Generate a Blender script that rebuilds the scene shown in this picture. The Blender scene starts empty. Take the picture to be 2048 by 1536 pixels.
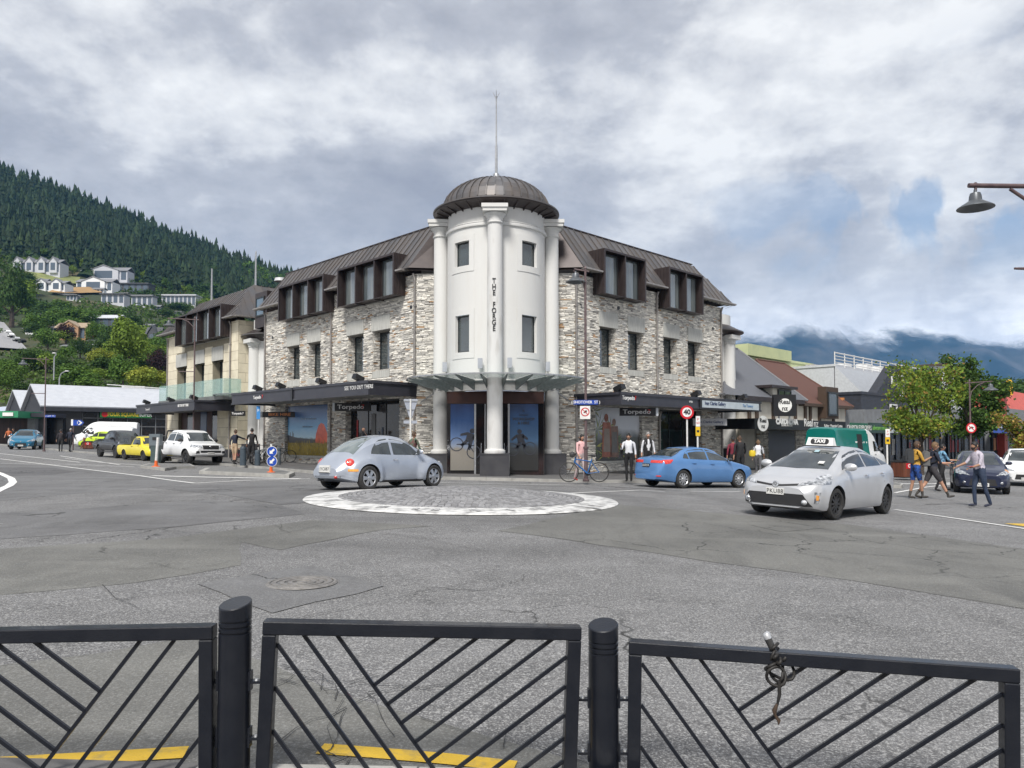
import bpy,bmesh,math,random
from mathutils import Vector,Matrix,noise
from mathutils.bvhtree import BVHTree
R=math.radians
rnd=random.Random(7)
S=bpy.context.scene
COL=S.collection
CAM=Vector((0,0,1.72)); PITCH=R(2.0); FPX=1500.0
SHIFT=(876 - 768) - FPX*math.tan(PITCH)
cd=bpy.data.cameras.new('camera'); cam=bpy.data.objects.new('camera',cd); COL.objects.link(cam)
cam.location=CAM; cam.rotation_euler=(R(90) + PITCH,0,0)
cd.sensor_width=36; cd.lens=36*FPX/2048; cd.shift_y=SHIFT/2048
cd.clip_start=.05; cd.clip_end=30000
S.camera=cam
S.view_settings.view_transform='Standard'; S.view_settings.look='None'
S.view_settings.exposure=0.40; S.view_settings.gamma=1
S.view_settings.use_curve_mapping=False
S.cycles.max_bounces=6; S.cycles.transparent_max_bounces=12; S.cycles.volume_bounces=0
S.cycles.use_denoising=True
S.cycles.sample_clamp_indirect=6
SUN_EL,SUN_AZ=50,192
sd=bpy.data.lights.new('sun','SUN'); so=bpy.data.objects.new('sun',sd); COL.objects.link(so)
sd.energy=3.3; sd.angle=R(15); sd.color=(1,.96,.9)
so.rotation_euler=(R(90 - SUN_EL),0,R(180 - SUN_AZ)); so.location=(-20,-30,60)
def build_world():
 w=bpy.data.worlds.new('World'); S.world=w; w.use_nodes=True
 nt=w.node_tree; nt.nodes.clear(); L=nt.links.new
 def N(t,**k):
  n=nt.nodes.new(t)
  for a,b in k.items(): setattr(n,a,b)
  return n
 def mth(op,a,b=None,c=None,clamp=False):
  n=N('ShaderNodeMath',operation=op,use_clamp=clamp)
  for i,v in enumerate((a,b,c)):
   if v is None: continue
   if hasattr(v,'links'): L(v,n.inputs[i])
   else: n.inputs[i].default_value=v
  return n.outputs[0]
 def ramp(f,*st):
  n=N('ShaderNodeValToRGB'); L(f,n.inputs[0]); e=n.color_ramp.elements
  while len(e) < len(st): e.new(.5)
  for i,(p,c) in enumerate(st):
   e[i].position=p; e[i].color=(*c,1) if len(c) == 3 else c
  return n.outputs[0]
 def mix(f,a,b,bt='MIX'):
  n=N('ShaderNodeMix',data_type='RGBA',blend_type=bt)
  for i,v in ((0,f),(6,a),(7,b)):
   if hasattr(v,'links'): L(v,n.inputs[i])
   else: n.inputs[i].default_value=v if i == 0 else (*v,1)
  return n.outputs[2]
 tc=N('ShaderNodeTexCoord'); sp=N('ShaderNodeSeparateXYZ'); L(tc.outputs['Generated'],sp.inputs[0])
 z=mth('MAXIMUM',sp.outputs[2],0.0)
 k=mth('DIVIDE',1.0,mth('ADD',z,.27))
 def cloudvec(sx,sy,off):
  c=N('ShaderNodeCombineXYZ')
  L(mth('MULTIPLY',mth('MULTIPLY',sp.outputs[0],k),sx),c.inputs[0])
  L(mth('MULTIPLY',mth('MULTIPLY',sp.outputs[1],k),sy),c.inputs[1])
  c.inputs[2].default_value=off
  return c.outputs[0]
 def nz(vec,scale,det,rough,dist=0.0):
  n=N('ShaderNodeTexNoise'); L(vec,n.inputs['Vector'])
  n.inputs['Scale'].default_value=scale; n.inputs['Detail'].default_value=det
  n.inputs['Roughness'].default_value=rough; n.inputs['Distortion'].default_value=dist
  return n.outputs[0]
 big=nz(cloudvec(1,1,3.1),1.25,10,.55,.2)
 med=nz(cloudvec(1,1.1,9.4),4.2,10,.6,.1)
 low=nz(tc.outputs['Generated'],7.0,8,.6,.2)
 fin=nz(cloudvec(1.1,1,21.7),11.0,8,.6,.1)
 d=mth('ADD',mth('ADD',mth('MULTIPLY',big,.58),mth('MULTIPLY',med,.30)),mth('MULTIPLY',fin,.12))
 cloud=ramp(d,(.38,(.38,.39,.44)),(.45,(.47,.48,.525)),(.50,(.58,.59,.63)),(.545,(.80,.805,.82)),(.60,(1.02,1.02,1.01)))
 hz=ramp(z,(0.0,(1,1,1)),(.34,(0,0,0)))
 lowc=ramp(low,(.38,(.56,.58,.63)),(.47,(.76,.77,.80)),(.54,(1.0,1.0,1.0)))
 cloud=mix(mth('MULTIPLY',hz,.78),cloud,lowc)
 hb=N('ShaderNodeVectorMath',operation='SCALE'); L(cloud,hb.inputs[0]); L(mth('ADD',1.0,mth('MULTIPLY',.9,ramp(z,(.0,(1,1,1)),(.11,(.75,.75,.75)),(.20,(0,0,0))))),hb.inputs['Scale']); cloud=hb.outputs[0]
 gap=nz(tc.outputs['Generated'],4.2,6,.55,.4)
 side=ramp(mth('ADD',sp.outputs[0],.5),(.62,(0,0,0)),(1.0,(1,1,1)))
 g=mth('MULTIPLY',ramp(gap,(.565,(0,0,0)),(.61,(1,1,1))),mth('MULTIPLY',side,ramp(z,(.17,(0,0,0)),(.25,(1,1,1)),(.45,(0,0,0)))))
 sky=N('ShaderNodeTexSky',sky_type='NISHITA'); sky.sun_disc=False
 sky.sun_elevation=R(SUN_EL); sky.sun_rotation=R(SUN_AZ); sky.air_density=1.0; sky.dust_density=.6
 cl=N('ShaderNodeVectorMath',operation='SCALE'); L(cloud,cl.inputs[0]); cl.inputs['Scale'].default_value=7.9
 sk=N('ShaderNodeVectorMath',operation='SCALE'); L(sky.outputs[0],sk.inputs[0]); sk.inputs['Scale'].default_value=1.0
 col=mix(mth('SUBTRACT',1.0,mth('MULTIPLY',g,.75)),sk.outputs[0],cl.outputs[0])
 col=mix(.03,col,sk.outputs[0])
 bg=N('ShaderNodeBackground'); L(col,bg.inputs[0]); bg.inputs[1].default_value=.1
 out=N('ShaderNodeOutputWorld'); L(bg.outputs[0],out.inputs[0])
build_world()
RC=Vector((-1.2,18.3))
def G(x,y):
 xx=max(-85,min(85,x))
 r2=(x - RC.x) ** 2 + (y - RC.y) ** 2
 return -.018*xx + .25*math.exp(-r2/72)
_cp,_sp=math.cos(PITCH),math.sin(PITCH)
def ray(px,py):
 a=(px - 1024)/FPX; b=-(py - 768 - SHIFT)/FPX
 return Vector((a,_cp - b*_sp,_sp + b*_cp))
def ground(px,py,h=0.0):
 """point of the ground (plus h) seen at a place of the photograph"""
 d=ray(px,py); t=20.0
 for _ in range(60):
  p=CAM + d*t
  e=G(p.x,p.y) + h
  if d.z > -1e-4: break
  t=.5*t + .5*(e - CAM.z)/d.z
 return CAM + d*t
def at(px,py,Y):
 d=ray(px,py); return CAM + d*(Y/d.y)
def on_plane(px,py,p,n):
 d=ray(px,py); return CAM + d*((p - CAM).dot(n)/d.dot(n))
def proj(p):
 v=Vector(p) - CAM; dep=v.y*_cp + v.z*_sp; zc=v.z*_cp - v.y*_sp
 return 1024 + FPX*v.x/dep,768 + SHIFT - FPX*zc/dep
MATS={}
def mat(name,c1=(.5,.5,.5),c2=None,scale=4.0,rough=.6,metal=0.0,bump=0.0,bscale=40.0,coat=0.0,stretch=(1,1,1),
  emit=0.0,spec=.5,vary=0.0,trans=0.0,alpha=1.0,coords='Object',detail=5.0,lo=.35,hi=.65,subs=0.0):
 if name in MATS: return MATS[name]
 m=bpy.data.materials.new(name); m.use_nodes=True
 nt=m.node_tree; L=nt.links.new; b=nt.nodes['Principled BSDF']
 b.inputs['Roughness'].default_value=rough; b.inputs['Metallic'].default_value=metal
 b.inputs['Specular IOR Level'].default_value=spec; b.inputs['Coat Weight'].default_value=coat
 b.inputs['Coat Roughness'].default_value=.05 if coat < 1 or rough < .3 else .18; b.inputs['Transmission Weight'].default_value=trans
 b.inputs['Alpha'].default_value=alpha
 tc=nt.nodes.new('ShaderNodeTexCoord'); mp=nt.nodes.new('ShaderNodeMapping'); L(tc.outputs[coords],mp.inputs[0])
 mp.inputs['Scale'].default_value=stretch
 if c2 is None: c2=tuple(v*.86 for v in c1)
 n=nt.nodes.new('ShaderNodeTexNoise'); L(mp.outputs[0],n.inputs['Vector'])
 n.inputs['Scale'].default_value=scale; n.inputs['Detail'].default_value=detail
 r=nt.nodes.new('ShaderNodeMapRange'); L(n.outputs[0],r.inputs[0])
 r.inputs[1].default_value=lo; r.inputs[2].default_value=hi
 mx=nt.nodes.new('ShaderNodeMix'); mx.data_type='RGBA'; L(r.outputs[0],mx.inputs[0])
 mx.inputs[6].default_value=(*c1,1); mx.inputs[7].default_value=(*c2,1)
 out=mx.outputs[2]
 if vary:
  oi=nt.nodes.new('ShaderNodeObjectInfo'); ge=nt.nodes.new('ShaderNodeNewGeometry')
  ad=nt.nodes.new('ShaderNodeMath'); ad.operation='ADD'; L(oi.outputs['Random'],ad.inputs[0]); L(ge.outputs['Random Per Island'],ad.inputs[1])
  fr=nt.nodes.new('ShaderNodeMath'); fr.operation='FRACT'; L(ad.outputs[0],fr.inputs[0])
  mr=nt.nodes.new('ShaderNodeMapRange'); L(fr.outputs[0],mr.inputs[0]); mr.inputs[3].default_value=1 - vary; mr.inputs[4].default_value=1 + vary
  hs=nt.nodes.new('ShaderNodeHueSaturation'); L(out,hs.inputs['Color']); L(mr.outputs[0],hs.inputs['Value']); out=hs.outputs[0]
 L(out,b.inputs['Base Color'])
 if emit:
  L(out,b.inputs['Emission Color']); b.inputs['Emission Strength'].default_value=emit
 if bump:
  n2=nt.nodes.new('ShaderNodeTexNoise'); L(mp.outputs[0],n2.inputs['Vector']); n2.inputs['Scale'].default_value=bscale; n2.inputs['Detail'].default_value=4
  bp=nt.nodes.new('ShaderNodeBump'); L(n2.outputs[0],bp.inputs['Height']); bp.inputs['Strength'].default_value=bump; bp.inputs['Distance'].default_value=.02
  L(bp.outputs[0],b.inputs['Normal'])
 MATS[name]=m
 return m
def paint(name,c,metal=.0,rough=.26):
 """car paint: flakes, clear coat, a film of road dust"""
 if name in MATS: return MATS[name]
 return mat(name,c,tuple(v*.93 for v in c),scale=2.2,rough=rough + .1,metal=metal,coat=.55)
GLASS=mat('car_glass',(.016,.022,.024),(.05,.06,.062),scale=1.6,rough=.03,spec=.8,coat=.5)
TINT=mat('rear_glass',(.012,.015,.017),scale=1.2,rough=.04,spec=.8,coat=.6)
RUBBER=mat('tyre_rubber',(.022,.022,.023),(.035,.034,.033),scale=30,rough=.85)
ALLOY=mat('alloy',(.52,.53,.55),(.42,.43,.45),scale=20,rough=.3,metal=.85)
STEELRIM=mat('black_rim',(.02,.02,.022),scale=20,rough=.45)
BLKPLASTIC=mat('black_plastic',(.025,.025,.027),(.04,.04,.042),scale=15,rough=.55)
CHROME=mat('chrome',(.75,.76,.78),scale=5,rough=.12,metal=1.0)
LAMP=mat('lamp_glass',(.16,.17,.19),(.80,.82,.84),scale=13,rough=.06,metal=.45,coat=1.0)
REDLAMP=mat('red_lamp',(.5,.02,.02),(.75,.08,.06),scale=14,rough=.1,coat=1.0)
AMBER=mat('amber_lamp',(.75,.28,.03),(.85,.4,.08),scale=20,rough=.12,coat=1.0)
PLATEW=mat('plate_white',(.72,.72,.70),scale=8,rough=.45)
INK=mat('black_ink',(.02,.02,.022),scale=8,rough=.6)
WHITEPAINT=mat('white_lettering',(.78,.78,.77),scale=6,rough=.5)
DARKSTEEL=mat('dark_steel',(.045,.042,.045),(.065,.055,.055),scale=9,rough=.45,metal=.3)
GALV=mat('galvanised_steel',(.45,.46,.47),(.36,.37,.385),scale=12,rough=.4,metal=.7)
WHITEPOST=mat('white_post_paint',(.74,.74,.73),(.62,.62,.6),scale=10,rough=.45)
BROWNPOLE=mat('brown_pole_paint',(.085,.055,.06),(.13,.09,.09),scale=9,rough=.5)
LAMPGREY=mat('lamp_shade_grey',(.10,.11,.12),(.14,.15,.165),scale=9,rough=.4,metal=.4)
class MB:
 def __init__(s): s.v=[]; s.f=[]; s.m=[]; s.mi=0
 def use(s,i): s.mi=i; return s
 def poly(s,pts):
  k=len(s.v); s.v += [tuple(p) for p in pts]; s.f.append(tuple(range(k,k + len(pts)))); s.m.append(s.mi); return s
 def add(s,vs,fs):
  k=len(s.v); s.v += [tuple(p) for p in vs]
  for f in fs: s.f.append(tuple(k + i for i in f)); s.m.append(s.mi)
  return s
 def box(s,x0,x1,y0,y1,z0,z1,M=None):
  vs=[Vector(p) for p in ((x0,y0,z0),(x1,y0,z0),(x1,y1,z0),(x0,y1,z0),(x0,y0,z1),(x1,y0,z1),(x1,y1,z1),(x0,y1,z1))]
  if M is not None: vs=[M @ p for p in vs]
  return s.add(vs,((3,2,1,0),(4,5,6,7),(0,1,5,4),(1,2,6,5),(2,3,7,6),(3,0,4,7)))
 def cbox(s,c,sx,sy,sz,M=None):
  return s.box(c[0] - sx/2,c[0] + sx/2,c[1] - sy/2,c[1] + sy/2,c[2] - sz/2,c[2] + sz/2,M)
 def prism(s,poly,y0,y1,M=None):
  """poly: (x, z) outline, extruded along y"""
  n=len(poly)
  a=[Vector((p[0],y0,p[1])) for p in poly]; b=[Vector((p[0],y1,p[1])) for p in poly]
  vs=a + b
  if M is not None: vs=[M @ p for p in vs]
  fs=[tuple(range(n)),tuple(range(2*n - 1,n - 1,-1))] + [((i + 1) % n,i,n + i,n + (i + 1) % n) for i in range(n)]
  return s.add(vs,fs)
 def slab(s,poly,z0,z1):
  """poly: (x, y) outline; z0 may be a function; raised by z1"""
  n=len(poly); zf=z0 if callable(z0) else (lambda x,y: z0)
  a=[Vector((p[0],p[1],zf(p[0],p[1]))) for p in poly]; b=[v + Vector((0,0,z1)) for v in a]
  return s.add(a + b,[tuple(range(n - 1,-1,-1)),tuple(range(n,2*n))] + [(i,(i + 1) % n,n + (i + 1) % n,n + i) for i in range(n)])
 def tube(s,pts,r,n=8,cap=True):
  pts=[Vector(p) for p in pts]; rs=r if isinstance(r,(list,tuple)) else [r]*len(pts)
  k=len(s.v); up=Vector((0,0,1))
  prev=None
  for i,p in enumerate(pts):
   d=(pts[min(i + 1,len(pts) - 1)] - pts[max(i - 1,0)]).normalized()
   if prev is None:
    a=d.orthogonal().normalized()
   else:
    a=(prev - d*prev.dot(d)).normalized()
   prev=a; b=d.cross(a)
   for j in range(n):
    t=2*math.pi*j/n
    s.v.append(tuple(p + (a*math.cos(t) + b*math.sin(t))*rs[i]))
  for i in range(len(pts) - 1):
   for j in range(n):
    s.f.append((k + i*n + j,k + i*n + (j + 1) % n,k + (i + 1)*n + (j + 1) % n,k + (i + 1)*n + j)); s.m.append(s.mi)
  if cap:
   s.f.append(tuple(k + j for j in range(n - 1,-1,-1))); s.m.append(s.mi)
   s.f.append(tuple(k + (len(pts) - 1)*n + j for j in range(n))); s.m.append(s.mi)
  return s
 def lathe(s,prof,n=24,c=(0,0,0),a0=0,a1=360,M=None):
  """prof: (r, z)"""
  full=abs(a1 - a0) >= 360; cols=n if full else n + 1
  vs=[]
  for i in range(cols):
   t=R(a0 + (a1 - a0)*i/n)
   for r,z in prof: vs.append(Vector((c[0] + r*math.cos(t),c[1] + r*math.sin(t),c[2] + z)))
  if M is not None: vs=[M @ p for p in vs]
  m=len(prof); fs=[]
  for i in range(n):
   j=(i + 1) % cols
   for q in range(m - 1): fs.append((i*m + q,j*m + q,j*m + q + 1,i*m + q + 1))
  return s.add(vs,fs)
 def mesh(s,name,mats,smooth=None):
  me=bpy.data.meshes.new(name); me.from_pydata(s.v,[],s.f)
  for m in (mats if isinstance(mats,(list,tuple)) else [mats]): me.materials.append(m)
  if len(me.materials) > 1: me.polygons.foreach_set('material_index',s.m)
  if smooth is not None:
   me.polygons.foreach_set('use_smooth',[True]*len(me.polygons)); me.set_sharp_from_angle(angle=R(smooth))
  me.update(); return me
WM={}
def link(o,parent,m):
 COL.objects.link(o); WM[o]=m
 if parent is not None:
  o.parent=parent; o.matrix_basis=WM[parent].inverted() @ m
 else: o.matrix_basis=m
 return o
I4=Matrix.Identity(4)
def T(x,y=0,z=0): return Matrix.Translation(Vector((x,y,z)) if not isinstance(x,Vector) else x)
def RZ(a): return Matrix.Rotation(R(a),4,'Z')
def RX(a): return Matrix.Rotation(R(a),4,'X')
def RY(a): return Matrix.Rotation(R(a),4,'Y')
def SC(x,y=None,z=None): return Matrix.Diagonal((x,y if y is not None else x,z if z is not None else x,1))
def tag(o,label=None,cat=None,group=None,kind=None):
 for k,v in (('label',label),('category',cat),('group',group),('kind',kind)):
  if v: o[k]=v
 return o
def thing(name,label,cat,m=I4,group=None):
 o=bpy.data.objects.new(name,None); o.empty_display_size=.3
 link(o,None,m); return tag(o,label,cat,group)
def part(name,mb,mats,parent=None,m=None,smooth=None,label=None,recenter=False):
 """one mesh object; mb is a MB or a mesh; m is the world matrix its vertices are in (default: the parent's frame)"""
 me=mb.mesh(name,mats,smooth) if isinstance(mb,MB) else mb
 if m is None: m=WM[parent] if parent is not None else I4
 o=bpy.data.objects.new(name,me); link(o,parent,m)
 if label: o['label']=label
 return o
def copy_tree(o,parent=None,m=None):
 c=o.copy(); COL.objects.link(c)
 if parent is None:
  WM[c]=m; c.matrix_basis=m
 else:
  c.parent=parent; WM[c]=WM[parent] @ o.matrix_basis
 for ch in [x for x in bpy.data.objects if x.parent == o] if False else KIDS(o): copy_tree(ch,c)
 return c
def KIDS(o): return list(o.children)
FONT=None
def text(name,s,size,mats,parent,m,depth=.006,align='CENTER',sx=1.0,spacing=1.0,bold=0.0,label=None):
 """raised lettering in the x/z plane of frame m, facing its -y"""
 cu=bpy.data.curves.new(name,'FONT'); cu.body=s; cu.size=size; cu.align_x=align; cu.align_y='CENTER'
 cu.extrude=depth/2; cu.space_character=spacing; cu.offset=bold; cu.resolution_u=3
 o=bpy.data.objects.new(name,cu)
 mm=m @ RX(90) @ SC(sx,1,1)
 tmp=bpy.data.objects.new('t',cu); COL.objects.link(tmp)
 dg=bpy.context.evaluated_depsgraph_get(); me=bpy.data.meshes.new_from_object(tmp.evaluated_get(dg))
 bpy.data.objects.remove(tmp); bpy.data.objects.remove(o)
 me.materials.clear(); me.materials.append(mats)
 o=bpy.data.objects.new(name,me); link(o,parent,mm)
 if label: o['label']=label
 return o
def facing(p,away=None,yaw=None):
 """frame at p whose -y looks back to the street"""
 return T(p) @ RZ(yaw or 0)
TMPS=bpy.data.scenes.new('baking')
def bake(objs):
 """evaluated meshes of temporary objects (modifiers applied)"""
 for o in objs: TMPS.collection.objects.link(o)
 vl=TMPS.view_layers[0]; vl.update(); dg=vl.depsgraph
 dg.update()
 return [bpy.data.meshes.new_from_object(o.evaluated_get(dg)) for o in objs]
def text(name,s,size,mats,parent,m,depth=.006,align='CENTER',sx=1.0,spacing=1.0,bold=0.0,label=None):
 cu=bpy.data.curves.new(name,'FONT'); cu.body=s; cu.size=size; cu.align_x=align; cu.align_y='CENTER'
 cu.extrude=depth/2; cu.space_character=spacing; cu.offset=bold; cu.resolution_u=3
 tmp=bpy.data.objects.new('t',cu)
 me=bake([tmp])[0]
 bpy.data.objects.remove(tmp)
 me.materials.clear(); me.materials.append(mats)
 o=bpy.data.objects.new(name,me); link(o,parent,m @ RX(90) @ SC(sx,1,1))
 if label: o['label']=label
 return o
def asphalt(name,base,dark,chip,seed,rough=.88):
 m=bpy.data.materials.new(name); m.use_nodes=True; nt=m.node_tree; L=nt.links.new; b=nt.nodes['Principled BSDF']
 b.inputs['Roughness'].default_value=rough; b.inputs['Specular IOR Level'].default_value=.35
 tc=nt.nodes.new('ShaderNodeTexCoord')
 def nz(sc,det=4,st=(1,1,1),rg=.55,dist=0):
  mp=nt.nodes.new('ShaderNodeMapping'); L(tc.outputs['Object'],mp.inputs[0]); mp.inputs['Scale'].default_value=st; mp.inputs['Location'].default_value=(seed,seed*2,0)
  n=nt.nodes.new('ShaderNodeTexNoise'); L(mp.outputs[0],n.inputs[0]); n.inputs['Scale'].default_value=sc; n.inputs['Detail'].default_value=det
  n.inputs['Roughness'].default_value=rg; n.inputs['Distortion'].default_value=dist
  return n.outputs[0]
 def rng(f,a,c,lo=0,hi=1):
  r=nt.nodes.new('ShaderNodeMapRange'); L(f,r.inputs[0]); r.inputs[1].default_value=a; r.inputs[2].default_value=c; r.inputs[3].default_value=lo; r.inputs[4].default_value=hi; return r.outputs[0]
 def mix(f,a,c,bt='MIX'):
  x=nt.nodes.new('ShaderNodeMix'); x.data_type='RGBA'; x.blend_type=bt
  for i,v in ((0,f),(6,a),(7,c)):
   if hasattr(v,'links'): L(v,x.inputs[i])
   else: x.inputs[i].default_value=v if i == 0 else (*v,1)
  return x.outputs[2]
 c=mix(rng(nz(.35,6,rg=.6),.35,.65),base,dark)
 c=mix(rng(nz(1.7,5,(1,.45,1),dist=.6),.46,.66,0,.75),c,tuple(v*.82 for v in dark))
 c=mix(rng(nz(.8,8,(.35,1.6,1),dist=.3),.50,.66,0,.5),c,tuple(v*1.25 for v in base))
 sp=nz(62,2,rg=.8)
 c=mix(rng(sp,.53,.66,0,chip),c,(.55,.55,.54))
 c=mix(rng(sp,.46,.30,0,min(1,chip + .25)),c,tuple(v*.45 for v in dark))
 sp2=nz(27,3,rg=.85)
 c=mix(rng(sp2,.53,.68,0,chip*.8),c,(.50,.50,.49)); c=mix(rng(sp2,.45,.33,0,chip*.7),c,tuple(v*.5 for v in dark))
 dv=nt.nodes.new('ShaderNodeVectorMath'); dv.operation='DISTANCE'; L(tc.outputs['Object'],dv.inputs[0]); dv.inputs[1].default_value=(-1.2,18.3,0)
 ad=nt.nodes.new('ShaderNodeMath'); ad.operation='MULTIPLY_ADD'; L(nz(.5,4),ad.inputs[0]); ad.inputs[1].default_value=2.2; L(dv.outputs['Value'],ad.inputs[2])
 tr=nt.nodes.new('ShaderNodeValToRGB'); L(rng(ad.outputs[0],4.5,12.5),tr.inputs[0]); e=tr.color_ramp.elements
 for p_,v_ in ((.14,.38),(.26,.05),(.42,.05),(.52,.34),(.66,.03)): e.new(p_).color=(v_,v_,v_,1)
 e[0].color=(0,0,0,1); e[-1].color=(0,0,0,1)
 c=mix(tr.outputs[0],c,tuple(v*.55 for v in dark))
 oil=rng(nz(1.1,5,rg=.7),.63,.70,0,.5); c=mix(oil,c,tuple(v*.45 for v in dark))
 vo=nt.nodes.new('ShaderNodeTexVoronoi'); vo.feature='DISTANCE_TO_EDGE'; vo.inputs['Scale'].default_value=.75
 mp=nt.nodes.new('ShaderNodeMapping'); L(tc.outputs['Object'],mp.inputs[0]); mp.inputs['Location'].default_value=(seed,3,0)
 nn=nt.nodes.new('ShaderNodeTexNoise'); L(mp.outputs[0],nn.inputs[0]); nn.inputs['Scale'].default_value=3.0; nn.inputs['Detail'].default_value=5
 va=nt.nodes.new('ShaderNodeVectorMath'); va.operation='MULTIPLY_ADD'; L(nn.outputs[1],va.inputs[0]); va.inputs[1].default_value=(.55,.55,0); L(mp.outputs[0],va.inputs[2])
 L(va.outputs[0],vo.inputs['Vector'])
 ck=rng(vo.outputs['Distance'],.004,.014,1,0)
 ms=rng(nz(.22,3),.52,.62)
 mm=nt.nodes.new('ShaderNodeMath'); mm.operation='MULTIPLY'; L(ck,mm.inputs[0]); L(ms,mm.inputs[1])
 c=mix(mm.outputs[0],c,(.018,.018,.018))
 L(c,b.inputs['Base Color'])
 bp=nt.nodes.new('ShaderNodeBump'); bp.inputs['Distance'].default_value=.012; bp.inputs['Strength'].default_value=.35 + chip*.5
 L(sp,bp.inputs['Height']); L(bp.outputs[0],b.inputs['Normal'])
 return m
CHIP=asphalt('chip_seal',(.168,.168,.171),(.125,.125,.128),.6,0)
SMOOTH=asphalt('old_asphalt',(.160,.160,.150),(.128,.128,.122),.2,11)
SMOOTH2=asphalt('grey_asphalt',(.156,.158,.162),(.124,.124,.128),.2,31)
DARKASPH=asphalt('dark_asphalt',(.125,.125,.13),(.10,.10,.105),.1,47)
PAINT=mat('road_paint_white',(.80,.80,.78),(.48,.48,.48),scale=9,rough=.6,lo=.5,hi=.78,bump=.3,bscale=60,detail=9)
PAINTW=mat('worn_road_paint',(.62,.62,.61),(.22,.22,.22),scale=4.2,rough=.65,lo=.44,hi=.68,bump=.3,bscale=60,detail=10,stretch=(1,1,1))
YELLOW=mat('road_paint_yellow',(.62,.40,.03),(.34,.25,.08),scale=12,rough=.6,lo=.52,hi=.75,bump=.3,bscale=60,detail=9)
CONC=mat('kerb_concrete',(.36,.355,.335),(.27,.265,.25),scale=3,rough=.85,bump=.3,vary=.1)
PAVE=mat('paving',(.13,.128,.127),(.10,.098,.099),scale=4,rough=.8,bump=.2,vary=.22)
COBBLE=mat('basalt_sett',(.19,.19,.195),(.26,.26,.27),scale=14,rough=.75,bump=.4,vary=.3)
GRASSY=mat('hill_ground',(.035,.06,.02),(.10,.10,.04),scale=.02,rough=.95)
def axis(near,far,n1,n2,extra=()):
 a=[-far*((n2 - i)/n2) ** 2.2 - near for i in range(n2)] + [-near + 2*near*i/n1 for i in range(n1 + 1)] + [near + far*(i/n2) ** 2.2 for i in range(1,n2 + 1)]
 return a
xs=axis(90,9000,90,14); ys=[-3000,-600,-100] + [-20 + i*1.5 for i in range(95)] + [125,140,170,220,320,600,1200,2500,5000,9000]
mb=MB()
mb.v=[(x,y,G(x,y)) for y in ys for x in xs]
nx=len(xs)
mb.f=[(j*nx + i,j*nx + i + 1,(j + 1)*nx + i + 1,(j + 1)*nx + i) for j in range(len(ys) - 1) for i in range(nx - 1)]; mb.m=[0]*len(mb.f)
road=part('road',mb,CHIP,smooth=40); tag(road,'wide chip sealed road junction with patches and cracks',kind='structure')
def sheet(name,pts,m,lift,sub=6,label=None,kind='structure'):
 """a surface sheet following the ground; pts are ground points (x, y)"""
 bm=bmesh.new()
 vs=[bm.verts.new((p[0],p[1],0)) for p in pts]
 bm.faces.new(vs); bmesh.ops.triangulate(bm,faces=bm.faces[:])
 for _ in range(sub):
  es=[e for e in bm.edges if e.calc_length() > 1.6]
  if not es: break
  bmesh.ops.subdivide_edges(bm,edges=es,cuts=1); bmesh.ops.triangulate(bm,faces=[f for f in bm.faces if len(f.verts) > 3])
 for v in bm.verts: v.co.z=G(v.co.x,v.co.y) + lift
 bmesh.ops.recalc_face_normals(bm,faces=bm.faces[:])
 me=bpy.data.meshes.new(name); bm.to_mesh(me); bm.free(); me.materials.append(m)
 if me.polygons and me.polygons[0].normal.z < 0: me.flip_normals()
 o=part(name,me,m); tag(o,label,kind=kind); return o
def gp(l): return [ground(*p).xy for p in l]
def rough_edge(pts,a=.05,step=.5):
 out=[]
 for i,p in enumerate(pts):
  q=pts[(i + 1) % len(pts)]; d=(Vector(q) - Vector(p)); n=max(1,int(d.length/step))
  for k in range(n):
   out.append(Vector(p) + d*(k/n) + Vector((rnd.uniform(-a,a),rnd.uniform(-a,a))))
 return out
patches=[
 (SMOOTH,.004,[(-200,1120),(0,1098),(330,1078),(620,1040),(860,1052),(760,1060),(560,1100),(480,1085),(480,1130),(260,1168),(0,1192),(-200,1210)]),
 (SMOOTH,.004,[(1000,1062),(1240,1010),(1480,1030),(1700,1050),(2250,1125),(2250,1250),(2048,1218),(1700,1160),(1500,1135),(1200,1090)]),
 (SMOOTH2,.004,[(-300,940),(0,925),(180,938),(370,962),(390,968),(300,975),(120,990),(0,1002),(-300,1030)]),
 (SMOOTH,.004,[(-250,1380),(0,1332),(200,1310),(360,1276),(430,1288),(560,1335),(700,1390),(860,1440),(1060,1495),(1250,1545),(1250,1800),(-250,1800)]),
 (SMOOTH2,.004,[(300,975),(560,962),(760,985),(640,1003),(560,1010),(450,990)]),
 (SMOOTH2,.004,[(0,1026),(150,1018),(420,1000),(560,1012),(610,1028),(300,1058),(0,1078)]),
 (SMOOTH2,.008,[(400,1168),(620,1132),(775,1172),(540,1226)]),
 (DARKASPH,.008,[(0,935),(110,936),(150,944),(100,950),(0,952)]),
 (SMOOTH,.008,[(1500,1050),(1600,1046),(1650,1056),(1560,1064)]),
]
for m,l,p in patches: sheet('road_patch',rough_edge(gp(p),.04),m,l,label='patch of smoother asphalt laid in the road')
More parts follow.
